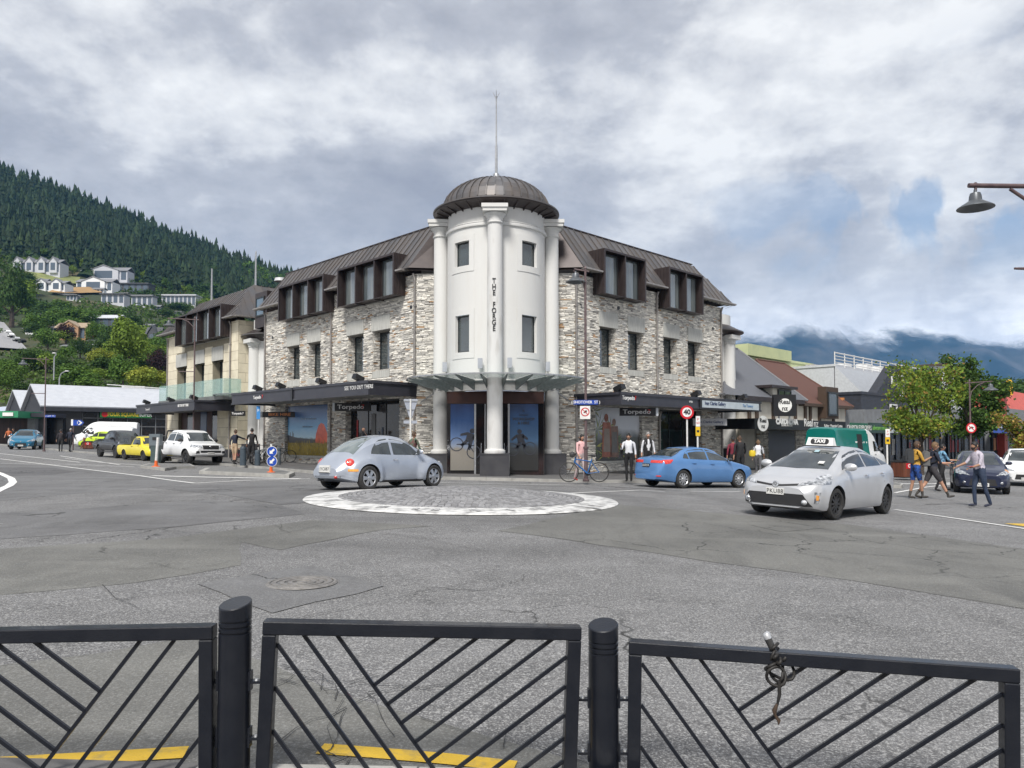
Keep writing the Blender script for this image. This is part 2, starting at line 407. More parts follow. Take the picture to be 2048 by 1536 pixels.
def stripe(pts,w,m,lift,mb=None,jit=0.0,taper=False):
 """a strip of width w along ground points"""
 own=mb is None
 if own: mb=MB()
 P=[]
 for a,b in zip(pts,pts[1:]):
  n=max(1,int((Vector(b) - Vector(a)).length/.5)); P += [Vector(a) + (Vector(b) - Vector(a))*(k/n) for k in range(n)]
 P.append(Vector(pts[-1])); k0=len(mb.v)
 for i,p in enumerate(P):
  d=(P[min(i + 1,len(P) - 1)] - P[max(0,i - 1)]); d.normalize(); nrm=Vector((-d.y,d.x))
  ww=w*(rnd.uniform(.3,1.5) if jit else 1)
  if jit: p=p + nrm*rnd.uniform(-jit,jit)
  if taper: ww *= min(1,.1 + 2*min(i,len(P) - 1 - i)/len(P)*2)
  for s_ in (-.5,.5):
   q=p + nrm*ww*s_; mb.v.append((q.x,q.y,G(q.x,q.y) + lift))
 for i in range(len(P) - 1):
  mb.f.append((k0 + 2*i + 1,k0 + 2*i,k0 + 2*i + 2,k0 + 2*i + 3)); mb.m.append(0)
 return mb
def marking(name,px,w,m=None,lift=.013,label=None):
 o=part(name,stripe(gp(px),w,None,lift),m or PAINT); tag(o,label,kind='structure'); return o
marking('edge_line',[(0,918),(140,935),(280,952),(390,967)],.13,label='white edge line sweeping in from the left street')
marking('lane_line',[(-40,903),(60,914),(160,925)],.13)
marking('lane_line',[(120,912),(240,930)],.12); marking('lane_line',[(130,917),(200,925),(330,934)],.10)
marking('give_way_line',[(305,952),(420,955),(600,958)],.34)
marking('edge_line',[(390,967),(500,961),(620,958)],.12)
marking('lane_line',[(0,927),(120,930)],.10); marking('lane_line',[(130,929),(270,934)],.10)
marking('curved_line',[(-20,990),(0,980),(18,972),(26,965),(22,957),(0,947),(-20,941)],.22,label='thick curved white line at the edge of the left lane')
marking('lane_line',[(1790,1020),(1900,1036),(2060,1060)],.11); marking('lane_line',[(1380,983),(1480,984)],.12)
marking('lane_line',[(1790,986),(1850,975),(1960,962)],.12); marking('give_way_line',[(1800,968),(1870,968),(1960,964)],.3)
marking('lane_line',[(1850,957),(2048,962)],.1)
marking('lane_line',[(880,966),(1060,970),(1240,971)],.10); marking('lane_line',[(1120,988),(1280,981),(1330,984)],.1)
marking('yellow_line',[(-60,1534),(0,1530),(200,1519),(372,1508)],.15,YELLOW,.012,'yellow line painted along the near kerb, left stretch')
marking('yellow_line',[(640,1501),(760,1510),(900,1522),(1030,1537)],.13,YELLOW,.012,'yellow line painted along the near kerb, middle stretch')
marking('yellow_line',[(2036,1048),(2120,1060)],.7,YELLOW,.012,'yellow painted nose of the traffic island at the far right')
mb=MB()
for p in ([(0,1030),(300,1018),(560,1000),(760,985)],[(0,1062),(330,1042),(640,1018)],[(0,1080),(200,1070)],[(0,1228),(200,1206),(420,1180)],
          [(700,1060),(950,1072),(1200,1092),(1500,1140),(1700,1165),(2048,1215)],[(600,1240),(760,1205),(900,1174),(1000,1160),(1040,1172)],
          [(200,1172),(235,1198),(275,1215)],[(900,1174),(1010,1195),(1030,1182)],[(255,1142),(330,1134),(345,1128)],[(470,1082),(560,1070),(640,1052)],
          [(560,1335),(620,1350),(660,1390),(700,1395)],[(560,1360),(590,1368),(640,1362),(700,1366),(760,1352)],[(690,1400),(660,1460),(665,1500)],
          [(0,1332),(120,1320),(230,1300),(360,1278)],
          [(840,1440),(950,1470),(1080,1500),(1180,1530)],[(1300,1440),(1420,1450),(1540,1480),(1700,1520)],[(1200,1300),(1260,1302),(1330,1322)],
          [(1000,1500),(1020,1470),(1060,1450)],[(620,1500),(700,1525),(740,1522),(800,1535)],[(860,1120),(930,1150),(1000,1162)],[(1560,1220),(1700,1240),(1850,1275)],
          [(60,1045),(95,1043)],[(300,1060),(520,1036),(690,1010)],[(730,1060),(860,1080),(980,1105)]):
 stripe(gp(p),.007,None,.018,mb,jit=.03)
for (px,py) in ((640,1385),(700,1418),(730,1390),(590,1350),(820,1075),(360,1140),(1000,1175),(700,1515),(560,1060)):
 c=ground(px,py).xy
 for _ in range(3):
  a=rnd.uniform(0,6.28); q=[c + Vector((math.cos(a),math.sin(a)))*.02]
  for k in range(5): a += rnd.uniform(-.7,.7); q.append(q[-1] + Vector((math.cos(a),math.sin(a)*1.3))*.12)
  stripe(q,.007,None,.018,mb,jit=.01)
cr=part('road_cracks',mb,mat('crack_dark',(.05,.05,.05),scale=9,rough=.95)); tag(cr,'dark meandering cracks in the road surface',kind='stuff')  # cracks are thin dark strips laid over the road
def ringpts(r,n=64,e=0): return [(RC.x + r*math.cos(2*math.pi*i/n),RC.y + r*math.sin(2*math.pi*i/n)) for i in range(n)]
RO,RI=3.75,2.95
mb=MB(); n=96
for j,r in enumerate((RO,RO - .02,(RO + RI)/2,RI)):
 for x,y in ringpts(r,n): mb.v.append((x,y,G(x,y) + (.012,.03,.045,.055)[j]))
for j in range(3):
 for i in range(n): mb.f.append((j*n + i,j*n + (i + 1) % n,(j + 1)*n + (i + 1) % n,(j + 1)*n + i)); mb.m.append(0)
ring=part('roundabout_ring',mb,PAINTW,smooth=40); tag(ring,'worn white painted ring round the mini roundabout, marked by tyres',kind='structure')
TYREMARK=mat('tyre_mark',(.26,.26,.265),(.48,.48,.48),scale=22,rough=.8,lo=.4,hi=.6)
mb=MB()
for a,w,l in ((-118,.32,.5),(-104,.16,.4),(-97,.2,.5),(-84,.26,.55),(-82,.1,.5),(-60,.34,.4),(-38,.22,1.1),(-30,.1,.9),(-150,.14,.5),(-70,.1,.5)):
 for s_ in range(4):
  r0=RI + .12 + rnd.uniform(0,.1); aa=R(a + s_*w*3.4)
  p0=RC + Vector((math.cos(aa),math.sin(aa)))*r0; p1=RC + Vector((math.cos(aa + .02*l),math.sin(aa + .02*l)))*(r0 + .6*l + rnd.uniform(-.05,.05))
  stripe([p0,p1],.035,None,.056,mb)
tm=part('tyre_marks',mb,TYREMARK); tag(tm,'dark tyre scuffs across the white ring',kind='stuff')
def domez(x,y):
 r=(Vector((x,y)) - RC).length
 return G(x,y) + .055 + .17*max(0,1 - (r/RI) ** 2)
mb=MB()
ring_n=int(RI/.105)
for k in range(ring_n):
 r0=RI - k*.105; r1=r0 - .097
 if r1 < .05: break
 cnt=max(5,int(2*math.pi*r0/.14))
 off=rnd.random()
 for i in range(cnt):
  a0=2*math.pi*(i + off)/cnt; a1=a0 + 2*math.pi/cnt*.94; h=rnd.uniform(0,.008)
  q=[(RC.x + r*math.cos(a),RC.y + r*math.sin(a)) for r,a in ((r0,a0),(r0,a1),(r1,a1),(r1,a0))]
  qi=[(RC.x + (q_[0] - RC.x)*.0 + sum(z[0] for z in q)/4*.14 + q_[0]*.86 - RC.x*.0,sum(z[1] for z in q)/4*.14 + q_[1]*.86) for q_ in q]
  qi=[(sum(z[0] for z in q)/4*.14 + q_[0]*.86,sum(z[1] for z in q)/4*.14 + q_[1]*.86) for q_ in q]
  b_=[(x,y,domez(x,y) - .012) for x,y in q]; t_=[(x,y,domez(x,y) + .004 + h) for x,y in qi]
  mb.add(b_ + t_,[(7,6,5,4)] + [(j,4 + j,4 + (j + 1) % 4,(j + 1) % 4) for j in range(4)])
cs=part('roundabout_setts',mb,COBBLE); tag(cs,'rings of grey stone setts paving the low roundabout dome',kind='stuff')
mb=MB(); n=48; rr=[RI,RI*.75,RI*.5,RI*.25]
for r in rr:
 for x,y in ringpts(r,n): mb.v.append((x,y,domez(x,y) - .008))
mb.v.append((RC.x,RC.y,domez(*RC) - .008))
for j in range(3):
 for i in range(n): mb.f.append((j*n + i,j*n + (i + 1) % n,(j + 1)*n + (i + 1) % n,(j + 1)*n + i)); mb.m.append(0)
for i in range(n): mb.f.append((3*n + i,3*n + (i + 1) % n,4*n)); mb.m.append(0)
o=part('roundabout_bed',mb,mat('grey_mortar',(.14,.14,.14),scale=8,rough=.9),smooth=60); tag(o,kind='structure')
mp_=ground(604,1167); mh=thing('manhole_cover','round iron manhole cover set in the road left of the roundabout','manhole cover',T(mp_.x,mp_.y,G(mp_.x,mp_.y) + .008))
IRON=mat('cast_iron',(.27,.26,.25),(.19,.18,.17),scale=14,rough=.6,metal=.4,bump=.4)
part('lid',MB().lathe([(0,.012),(.05,.014),(.06,.002),(.10,.002),(.105,.016),(.15,.016),(.155,.002),(.185,.002),(.19,.016),(.235,.016),(.24,.002),(.27,.002),(.275,.016),(.325,.016),(.335,-.004)],40),IRON,mh,smooth=30)
part('frame',MB().lathe([(.345,0),(.345,.014),(.37,.014),(.39,0)],40),IRON,mh,smooth=30)
A_R=Vector((2.9,34.5)); DR=Vector((math.cos(R(44.6)),math.sin(R(44.6)))); NR=Vector((DR.y,-DR.x))
A_L=Vector((-4.4,34.6)); DL=Vector((-math.cos(R(45.8)),math.sin(R(45.8)))); NL=Vector((DL.y*-1,DL.x))
if NL.y > 0: NL=-NL
KH=.12
def fr(u,off): return A_R + DR*u + NR*off
def fl(u,off): return A_L + DL*u + NL*off
kerb=[fl(75,4.6),fl(40,4.6),fl(24,4.6),fl(12,4.4),fl(4,4.3)]
P0=fl(4,4.3); P1=fr(5,4.3)
kerb += [Vector(p) for p in ((-8.4,32.5),(-6.6,30.8),(-4.6,29.7),(-2,29.2),(1,29.0),(3.4,29.2),(5.4,30.1),(7.2,31.9))]
kerb += [fr(5,4.3),fr(14,4.4),fr(24,4.6),fr(45,4.6),fr(70,4.8),fr(110,4.8)]
back=[fr(110,-6),fr(17,-6),fr(0,-3),fl(0,-3),fl(20,-6),fl(75,-6)]
def strip_kerb(name,line,w=.15,h=KH,m=CONC,label=None,closed=False):
 """kerb stones end to end along a line, each one a piece"""
 root=thing(name,label,'kerb'); root['kind']='structure'
 n=len(line); k=0
 segs=list(zip(line,line[1:] + ([line[0]] if closed else [])))
 if not closed: segs=segs[:n - 1]
 for a,b in segs:
  d=Vector(b) - Vector(a); ln=d.length; d.normalize(); nn=Vector((-d.y,d.x)); c=max(1,round(ln/1.2))
  for i in range(c):
   p=Vector(a) + d*(ln*i/c + .006); q=Vector(a) + d*(ln*(i + 1)/c - .006)
   mb=MB(); pl=[p,q,q + nn*w,p + nn*w]
   mb.slab([(v.x,v.y) for v in pl],lambda x,y: G(x,y) - .02,h + .02 + rnd.uniform(-.004,.004))
   if k < 290: part('kerb_stone',mb,m,root)
   k += 1
 return root
def slab_sheet(name,poly,h,m,label):
 o=sheet(name,poly,m,h,label=label); return o
inner=[]
for i,p in enumerate(kerb):
 d=(kerb[min(i + 1,len(kerb) - 1)] - kerb[max(0,i - 1)]).normalized(); inner.append(p + Vector((-d.y,d.x))*.14)
strip_kerb('kerb',kerb,label='pale concrete kerb round the far street corner')
fp=sheet('footpath',inner + back,PAVE,KH - .004,sub=7,label='dark paved footpath under the shop verandas')
mb=MB(); cnt=0
for side in (0,1):
 f=(fr,fl)[side]
 for r_ in range(10):
  u=.0 - (2 if side == 0 else 0)
  while u < 22:
   w=.62; off=4.0 - r_*.42
   pl=[f(u,off),f(u + w - .012,off),f(u + w - .012,off - .408),f(u,off - .408)]
   if all(p.y > 29.4 + .06*(p.x + .5) ** 2 for p in pl) and all((p.x > -1 if side == 0 else p.x < -1.2) for p in pl):
    m2=MB(); z=KH + rnd.uniform(0,.002)
    m2.poly([(p.x,p.y,G(p.x,p.y) + z) for p in (pl if side == 0 else pl[::-1])])
    cnt += 1
    if cnt <= 290: part('paving_slab',m2,PAVE,fp)
    else: mb.poly(m2.v)
   u += w
if mb.v: o=part('paving_slabs',mb,PAVE,fp); o['kind']='stuff'
nearline=[(-9,3.9),(-4,3.72),(-1.5,3.66),(.6,3.66),(1.6,3.52),(3,3.3),(6,2.5),(9,1.1)]
o=sheet('near_footpath',nearline + [(9,-8),(-9,-8)],PAVE,KH,label='footpath on the near side behind the fence')
strip_kerb('near_kerb',[Vector(p) for p in nearline][::-1],label='concrete kerb under the black street fence')
def island(name,px,h,label,nose=None):
 pts=gp(px); mb=MB(); mb.slab([(p.x,p.y) for p in pts],lambda x,y: G(x,y) - .02,h + .02)
 c=sum(pts,Vector((0,0)))/len(pts)
 ins=[p.lerp(c,.10) for p in pts]
 o=part(name,mb,CONC); tag(o,label,kind='structure')
 part('island_top',MB().slab([(p.x,p.y) for p in ins],lambda x,y: G(x,y) + h,.006),mat('island_asphalt',(.15,.15,.148),(.19,.19,.185),scale=5,rough=.9,bump=.3),o)
 return o
island('traffic_island',[(398,948),(578,956),(590,950),(560,944),(470,941),(412,941)],.13,'low concrete traffic island carrying the blue arrow bollard')
island('traffic_island',[(280,936),(330,942),(352,938),(390,937),(380,932),(300,931)],.12,'smaller concrete traffic island in front of the white pickup')
o=island('traffic_island',[(1782,976),(1803,977),(1806,974),(1790,970),(1770,969),(1700,967),(1690,973)],.12,'concrete traffic island behind the taxi')
STONES=[mat('schist_pale',(.83,.80,.735),(.64,.615,.56),scale=5,rough=.85,bump=.5,bscale=22,vary=.26,stretch=(1,1,4)),
          mat('schist_grey',(.60,.58,.54),(.46,.445,.42),scale=5,rough=.85,bump=.5,bscale=22,vary=.26,stretch=(1,1,4)),
          mat('schist_rust',(.48,.27,.13),(.42,.34,.25),scale=5,rough=.85,bump=.5,bscale=22,vary=.25,stretch=(1,1,4)),
          mat('schist_dark',(.26,.25,.235),(.36,.345,.32),scale=5,rough=.8,bump=.5,bscale=22,vary=.3,stretch=(1,1,4))]
MORTAR=mat('stone_mortar',(.26,.245,.22),(.17,.16,.145),scale=12,rough=.95,bump=.5)
LINTEL=mat('pale_concrete',(.50,.50,.47),(.38,.38,.355),scale=2.5,rough=.8,bump=.25,stretch=(6,6,.6),vary=.05)
COPPER=mat('weathered_copper',(.135,.12,.112),(.122,.12,.125),scale=1.6,rough=.42,metal=.35,vary=.16,stretch=(1,1,.35),detail=8)
COPPERD=mat('dark_copper',(.042,.032,.032),(.055,.043,.042),scale=3,rough=.4,metal=.3,vary=.08)
RENDER=mat('white_render',(.62,.62,.605),(.60,.59,.565),scale=2.2,rough=.75,bump=.2,bscale=24,lo=.48,hi=.78,detail=10,stretch=(1.6,1.6,.22))
RENDERW=mat('peeling_white_paint',(.61,.61,.60),(.50,.49,.47),scale=3.0,rough=.7,bump=.35,bscale=14,lo=.52,hi=.7,detail=9,stretch=(1,1,.3))
BASALT=mat('dark_stone_cladding',(.035,.035,.042),(.055,.055,.06),scale=2,rough=.5,vary=.12)
WINFRAME=mat('dark_window_frame',(.022,.025,.026),scale=8,rough=.4)
PANE=mat('window_pane',(.028,.04,.045),(.045,.06,.065),scale=.7,rough=.03,spec=.9,coat=.8)
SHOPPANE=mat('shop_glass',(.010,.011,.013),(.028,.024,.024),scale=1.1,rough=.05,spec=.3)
BLIND=mat('pale_blind',(.22,.25,.25),(.30,.33,.33),scale=2,rough=.6,stretch=(8,8,.2))
FASCIA=mat('charcoal_fascia',(.030,.030,.040),(.040,.040,.050),scale=2,rough=.38)
SIGNBLK=mat('sign_black',(.012,.012,.014),scale=3,rough=.35)
SOFFIT=mat('veranda_soffit',(.30,.30,.29),(.25,.25,.245),scale=1.5,rough=.7)
CREAM=mat('oamaru_cream',(.74,.68,.53),(.64,.58,.45),scale=1.6,rough=.8,bump=.15,vary=.07,detail=8)
GALVP=mat('downpipe_steel',(.36,.34,.32),(.27,.25,.24),scale=6,rough=.45,metal=.5)
CANGLASS=mat('canopy_glass',(.42,.55,.53),(.48,.6,.58),scale=2,rough=.06,alpha=.45,spec=.6)
CANSTEEL=mat('canopy_steel',(.17,.20,.20),(.22,.25,.25),scale=7,rough=.4,metal=.4)
GREENGLASS=mat('green_glass',(.30,.50,.45),(.34,.55,.50),scale=2,rough=.04,alpha=.38,spec=.6)
RUST=mat('red_panel',(.06,.02,.012),(.04,.015,.012),scale=1.5,rough=.6)
REDTXT=mat('red_lettering',(.65,.03,.03),scale=5,rough=.5)
ORANGETXT=mat('orange_lettering',(.95,.35,.12),scale=5,rough=.5)
GREYTXT=mat('grey_lettering',(.78,.78,.78),scale=5,rough=.5)
BLUETXT=mat('navy_lettering',(.02,.04,.12),scale=5,rough=.5)
FR=T(A_R.x,A_R.y,0) @ RZ(44.6)
FL=T(A_L.x,A_L.y,0) @ RZ(-45.8)
TC=Vector((-.72,33.95))
def fhit(F,px,py,off=0.0):
 """local (x, z) of the point of the plane y = -off seen at a place of the photograph"""
 n=F.to_3x3() @ Vector((0,-1,0)); p=F @ Vector((0,-off,0))
 q=F.inverted() @ on_plane(px,py,p,n); return q.x,q.z
def fx(F,px,off=0.0,py=800): return fhit(F,px,py,off)[0]
BLD=thing('corner_building','large grey schist stone building with white round corner tower and copper roofs','building',T(TC.x,TC.y,0))
STONE_V=[]
def rough_stone(k):
 r=random.Random(k); mb=MB()
 vs=[]
 for z in (-.5,.5):
  for x in (-.5,0,.5):
   vs.append((x*(1 - r.uniform(0,.06)),-r.uniform(.55,1.0) ,z*(1 - r.uniform(0,.28))))
 bk=[(-.5,.5,-.5),(.5,.5,-.5),(.5,.5,.5),(-.5,.5,.5)]
 mb.add(vs + bk,[(0,1,4,3),(1,2,5,4),(6,7,2,1,0),(3,4,5,8,9),(0,3,9,6),(7,8,5,2)])
 return mb
SB=[rough_stone(k) for k in range(8)]
SM={}
def stone_mesh(k,mi):
 if (k,mi) not in SM: SM[(k,mi)]=SB[k].mesh('stone',STONES[mi])
 return SM[(k,mi)]
STONE_LIST=[]
def stone_field(F,x0,x1,z0,z1,holes=(),rs=1,hmin=.03,hmax=.085,proud=.05,lmin=.12,lmax=.46,near=1.0):
 r=random.Random(rs); z=z0
 while z < z1 - .02:
  h=min(r.uniform(hmin,hmax),z1 - z)
  x=x0 - r.uniform(0,.2)
  while x < x1:
   w=r.uniform(lmin,lmax)*(1.0 if h < .09 else 1.15)
   a,b=max(x,x0),min(x + w,x1); x += w
   zz0,zz1=z,z + h
   segs=[(a,b)]
   for hx0,hx1,hz0,hz1 in holes:
    if zz1 > hz0 + .01 and zz0 < hz1 - .01:
     ns=[]
     for s0,s1 in segs:
      if s1 <= hx0 or s0 >= hx1: ns.append((s0,s1)); continue
      if s0 < hx0: ns.append((s0,hx0))
      if s1 > hx1: ns.append((hx1,s1))
     segs=ns
   for s0,s1 in segs:
    if s1 - s0 < .05: continue
    hh=h
    parts_=[(zz0,hh)] if r.random() > .25 or hh < .075 else [(zz0,hh*.5),(zz0 + hh*.5,hh*.5)]
    for q0,qh in parts_:
     d=r.uniform(.02,.02 + proud)
     q=r.random(); mi=0 if q < .56 else 1 if q < .86 else 2 if q < .905 else 3
     M=F @ T((s0 + s1)/2,0,q0 + qh/2) @ RY(r.uniform(-2.2,2.2)) @ SC(s1 - s0 - .008,d,qh - .007)
     c=M.translation
     STONE_LIST.append(((s1 - s0)*qh/max(400,(c.xy.length) ** 2),M,r.randrange(8),mi))
  z += h
def flush_stones(parent,n=300):
 global STONE_LIST
 STONE_LIST.sort(key=lambda s: -s[0])
 for sc,M,k,mi in STONE_LIST[:n - 8]:
  part('stone',stone_mesh(k,mi),None,parent,M)
 for mi in range(4):
  mb=MB()
  for sc,M,k,m_ in STONE_LIST[n - 8:]:
   if m_ == mi: mb.add([M @ Vector(v) for v in SB[k].v],SB[k].f)
  if mb.v: o=part('stonework',mb,STONES[mi],parent,I4); o['kind']='stuff'
 STONE_LIST=[]
def wall(name,F,x0,x1,z0,z1,holes,depth,m,parent,back=None,m2=None):
 """front face with openings and their reveals"""
 mb=MB(); X=sorted({x0,x1,*[h[0] for h in holes],*[h[1] for h in holes]}); Z=sorted({z0,z1,*[h[2] for h in holes],*[h[3] for h in holes]})
 X=[x for x in X if x0 <= x <= x1]; Z=[z for z in Z if z0 <= z <= z1]
 for a,b in zip(X,X[1:]):
  for c,d in zip(Z,Z[1:]):
   if any(h[0] < (a + b)/2 < h[1] and h[2] < (c + d)/2 < h[3] for h in holes): continue
   mb.poly([(a,0,c),(b,0,c),(b,0,d),(a,0,d)])
 for a,b,c,d in holes:
  mb.poly([(a,0,c),(a,depth,c),(a,depth,d),(a,0,d)][::-1]); mb.poly([(b,0,c),(b,depth,c),(b,depth,d),(b,0,d)])
  mb.poly([(a,0,c),(b,0,c),(b,depth,c),(a,depth,c)][::1]); mb.poly([(a,0,d),(b,0,d),(b,depth,d),(a,depth,d)][::-1])
 mb.poly([(x0,0,z0),(x0,0,z1),(x0,depth,z1),(x0,depth,z0)]); mb.poly([(x1,0,z0),(x1,depth,z0),(x1,depth,z1),(x1,0,z1)])
 mb.poly([(x0,0,z1),(x1,0,z1),(x1,depth,z1),(x0,depth,z1)])
 return part(name,mb,m,parent,F)
def window(F,x0,x1,z0,z1,y,parent,fr=.06,mull=0,trans=0,pane=None,blind=0,name='window'):
 """frame at depth y with panes"""
 mb=MB()
 mb.box(x0,x0 + fr,y - .04,y + .04,z0,z1); mb.box(x1 - fr,x1,y - .04,y + .04,z0,z1)
 mb.box(x0 + fr,x1 - fr,y - .04,y + .04,z0,z0 + fr); mb.box(x0 + fr,x1 - fr,y - .04,y + .04,z1 - fr,z1)
 for i in range(mull):
  xm=x0 + (x1 - x0)*(i + 1)/(mull + 1); mb.box(xm - fr*.35,xm + fr*.35,y - .035,y + .035,z0 + fr,z1 - fr)
 w=part(name,mb,WINFRAME,parent,F)
 n=mull + 1; iw=(x1 - x0)/n
 for i in range(n):
  p=MB(); p.box(x0 + iw*i + fr*.5,x0 + iw*(i + 1) - fr*.5,y - .006,y + .006,z0 + fr*.6,z1 - fr*.6)
  part('pane',p,pane or PANE,w,F)
 if blind:
  part('blind',MB().box(x0 + fr,x0 + fr + (x1 - x0)*blind,y + .012,y + .02,z0 + fr,z1 - fr),BLIND,w,F)
 return w
ZE=9.35
def R_(px0,px1,py0,py1,F,off=0):
 a=fhit(F,px0,py0,off); b=fhit(F,px1,py1,off)
 xm=fhit(F,px0,py1,off)
 return min(a[0],b[0]),max(a[0],b[0]),xm[1],a[1]
def ZF(F,px,py,off=0): return fhit(F,px,py,off)[1]
W_R=fx(FR,1443); W_L=fx(FL,530)
def openings(F,rows):
 out=[]
 for (ax,bx,ytop,ybot,lx0,lx1,lt,lb,st,sb) in rows:
  x0,x1=fx(F,ax),fx(F,bx); z1=ZF(F,ax,ytop); z0=ZF(F,ax,ybot)
  out.append(dict(x0=x0,x1=x1,z0=z0,z1=z1,lx0=fx(F,lx0),lx1=fx(F,lx1),lz1=ZF(F,lx0,lt),lz0=ZF(F,lx0,lb),sz1=ZF(F,ax,st),sz0=ZF(F,ax,sb)))
 n=len(out)
 for k in ('z0','z1','lz0','lz1','sz0','sz1'):
  m_=sum(o[k] for o in out)/n
  for o in out: o[k]=m_
 return out
OR=openings(FR,[(1199,1231,653.5,732,1197,1234.5,623.5,653,732.5,746),(1256,1287,661,740,1254.6,1288.5,632,661,740,751),
                   (1327,1354,674,746,1326,1358,645,674,747,759),(1375.5,1402,682,751,1375,1404,655,681,752,762)])
OL=openings(FL,[(575,599.5,697,761,574,600,672,697,765,776),(616.5,641,688,756,615,642,662,687,757,770),
                   (696,727,673,746,694,728,645,671,748,762),(746,779.5,664,740,744,781,634.5,662,741,756)])
def shop_holes(F,rows):
 return [(fx(F,a),fx(F,b),z0,z1) for a,b,z0,z1 in rows]
SH_R=shop_holes(FR,[(1190,1283,.62,3.2),(1318,1402,.45,3.2)])
SH_L=shop_holes(FL,[(571,656,.75,3.55),(692,800,.55,3.6)])
DOFF=.70
def dbox(F,px0,px1,pyt,pyb):
 x0,z1=fhit(F,px0,pyt,DOFF); x1,_=fhit(F,px1,pyt,DOFF); z0=ZF(F,px0,pyb,DOFF)
 return min(x0,x1),max(x0,x1),z0,z1
DR_=[dbox(FR,1208,1291.5,497,588),dbox(FR,1338,1406,536,612)]
DL_=[dbox(FL,557,647,575,643),dbox(FL,675,788,543,614)]
for D_ in (DR_,DL_):
 za=sum(d[2] for d in D_)/2; zb=sum(d[3] for d in D_)/2
 D_[:]=[(d[0],d[1],za,zb) for d in D_]
for F,O,SH,x0,x1,rs in ((FR,OR,SH_R,0,W_R,11),(FL,OL,SH_L,W_L,0,23)):
 DD=DR_ if F is FR else DL_
 holes=[(o['x0'],o['x1'],o['z0'],o['z1']) for o in O] + SH + [(d[0] + .05,d[1] - .05,d[2] + .05,ZE + .01) for d in DD]
 wall('wall',F,x0,x1,-1.0,ZE,holes,.55,MORTAR,BLD)
 blocks=[(o['lx0'],o['lx1'],o['lz0'],o['lz1']) for o in O] + [(o['x0'] - .02,o['x1'] + .02,o['sz0'],o['sz1']) for o in O]
 stone_field(F,x0,x1,.1 if F is FR else .3,ZE,holes + blocks,rs)
 rv=x0 if F is FR else x1
 for i,o in enumerate(O):
  part('lintel',MB().box(o['lx0'],o['lx1'],-.07,.2,o['lz0'],o['lz1']),LINTEL,BLD,F)
  part('window_sill',MB().box(o['x0'] - .02,o['x1'] + .02,-.05,.2,o['sz0'],o['sz1'] - .003),LINTEL,BLD,F)
  window(F,o['x0'] + .02,o['x1'] - .02,o['z0'] + .01,o['z1'] - .01,.42,BLD,fr=.07,blind=.5 if i % 2 == 0 else .35)
  side=o['x1'] if F is FR else o['x0']
  Fr_=F @ T(side,.0,0) @ RZ(-90 if F is FR else 90)
  if F is FR: stone_field(F @ T(side,.38,0) @ RZ(-90),0,.38,o['z0'],o['z1'],(),rs + i,proud=.03,lmax=.3)
  else: stone_field(F @ T(side,0,0) @ RZ(90),0,.38,o['z0'],o['z1'],(),rs + i,proud=.03,lmax=.3)
 for (a,b,z0,z1),idx in zip(SH,range(9)):
  if F is FR: stone_field(F @ T(b,.38,0) @ RZ(-90),0,.38,z0,z1,(),rs + idx + 50,proud=.03,lmax=.3)
  else: stone_field(F @ T(a,0,0) @ RZ(90),0,.38,z0,z1,(),rs + idx + 50,proud=.03,lmax=.3)
  part('window_ledge',MB().box(a,b,-.08,.1,z0 - .12,z0 - .003),LINTEL,BLD,F)
CR=T(TC.x,A_R.y,0)
CW=A_R.x - TC.x
wall('wall',T(0,A_R.y,0),TC.x + 2.3,A_R.x,-1,ZE,[],.4,MORTAR,BLD)
stone_field(T(0,A_R.y,0),TC.x + 2.2,A_R.x + .02,.1,ZE,(),31)
wall('wall',T(0,A_L.y,0),A_L.x,TC.x - 2.3,-1,ZE,[],.4,MORTAR,BLD)
stone_field(T(0,A_L.y,0),A_L.x - .02,TC.x - 2.2,.2,ZE,(),37)
stone_field(FR @ T(W_R,0,0) @ RZ(90),0,1.2,.1,ZE,(),41)
stone_field(FL @ T(W_L,1.2,0) @ RZ(-90),0,1.2,.3,ZE,(),43)
part('wall',MB().box(W_R - .05,W_R - .01,.1,8,-1,ZE),MORTAR,BLD,FR)
part('wall',MB().box(W_L + .01,W_L + .05,.1,8,-1,ZE),MORTAR,BLD,FL)
flush_stones(BLD)
RD,RH=1.25,2.35
BRK=MB().box(-.02,.02,-.62,0,.15,.18).add([(-.02,-.6,.15),(.02,-.6,.15),(.02,0,.02),(-.02,0,.02)],[(0,1,2,3),(3,2,1,0)]).mesh('eave_bracket',COPPERD)
def eave_brackets(F,a,b,parent,z=ZE):
 n=max(2,int((b - a)/.42))
 for i in range(n + 1):
  x=a + .04 + (b - a - .08)*i/n
  part('eave_bracket',BRK,None,parent,F @ T(x,0,z))
 part('gutter',MB().prism([(-.70,z + .13),(-.58,z + .10),(.0,z + .20),(.0,z + .24),(-.62,z + .20),(-.70,z + .2)],a,b,F @ Matrix(((0,1,0,0),(1,0,0,0),(0,0,1,0),(0,0,0,1)))),GALVP,parent,I4)
YS=Matrix(((0,1,0,0),(1,0,0,0),(0,0,1,0),(0,0,0,1)))
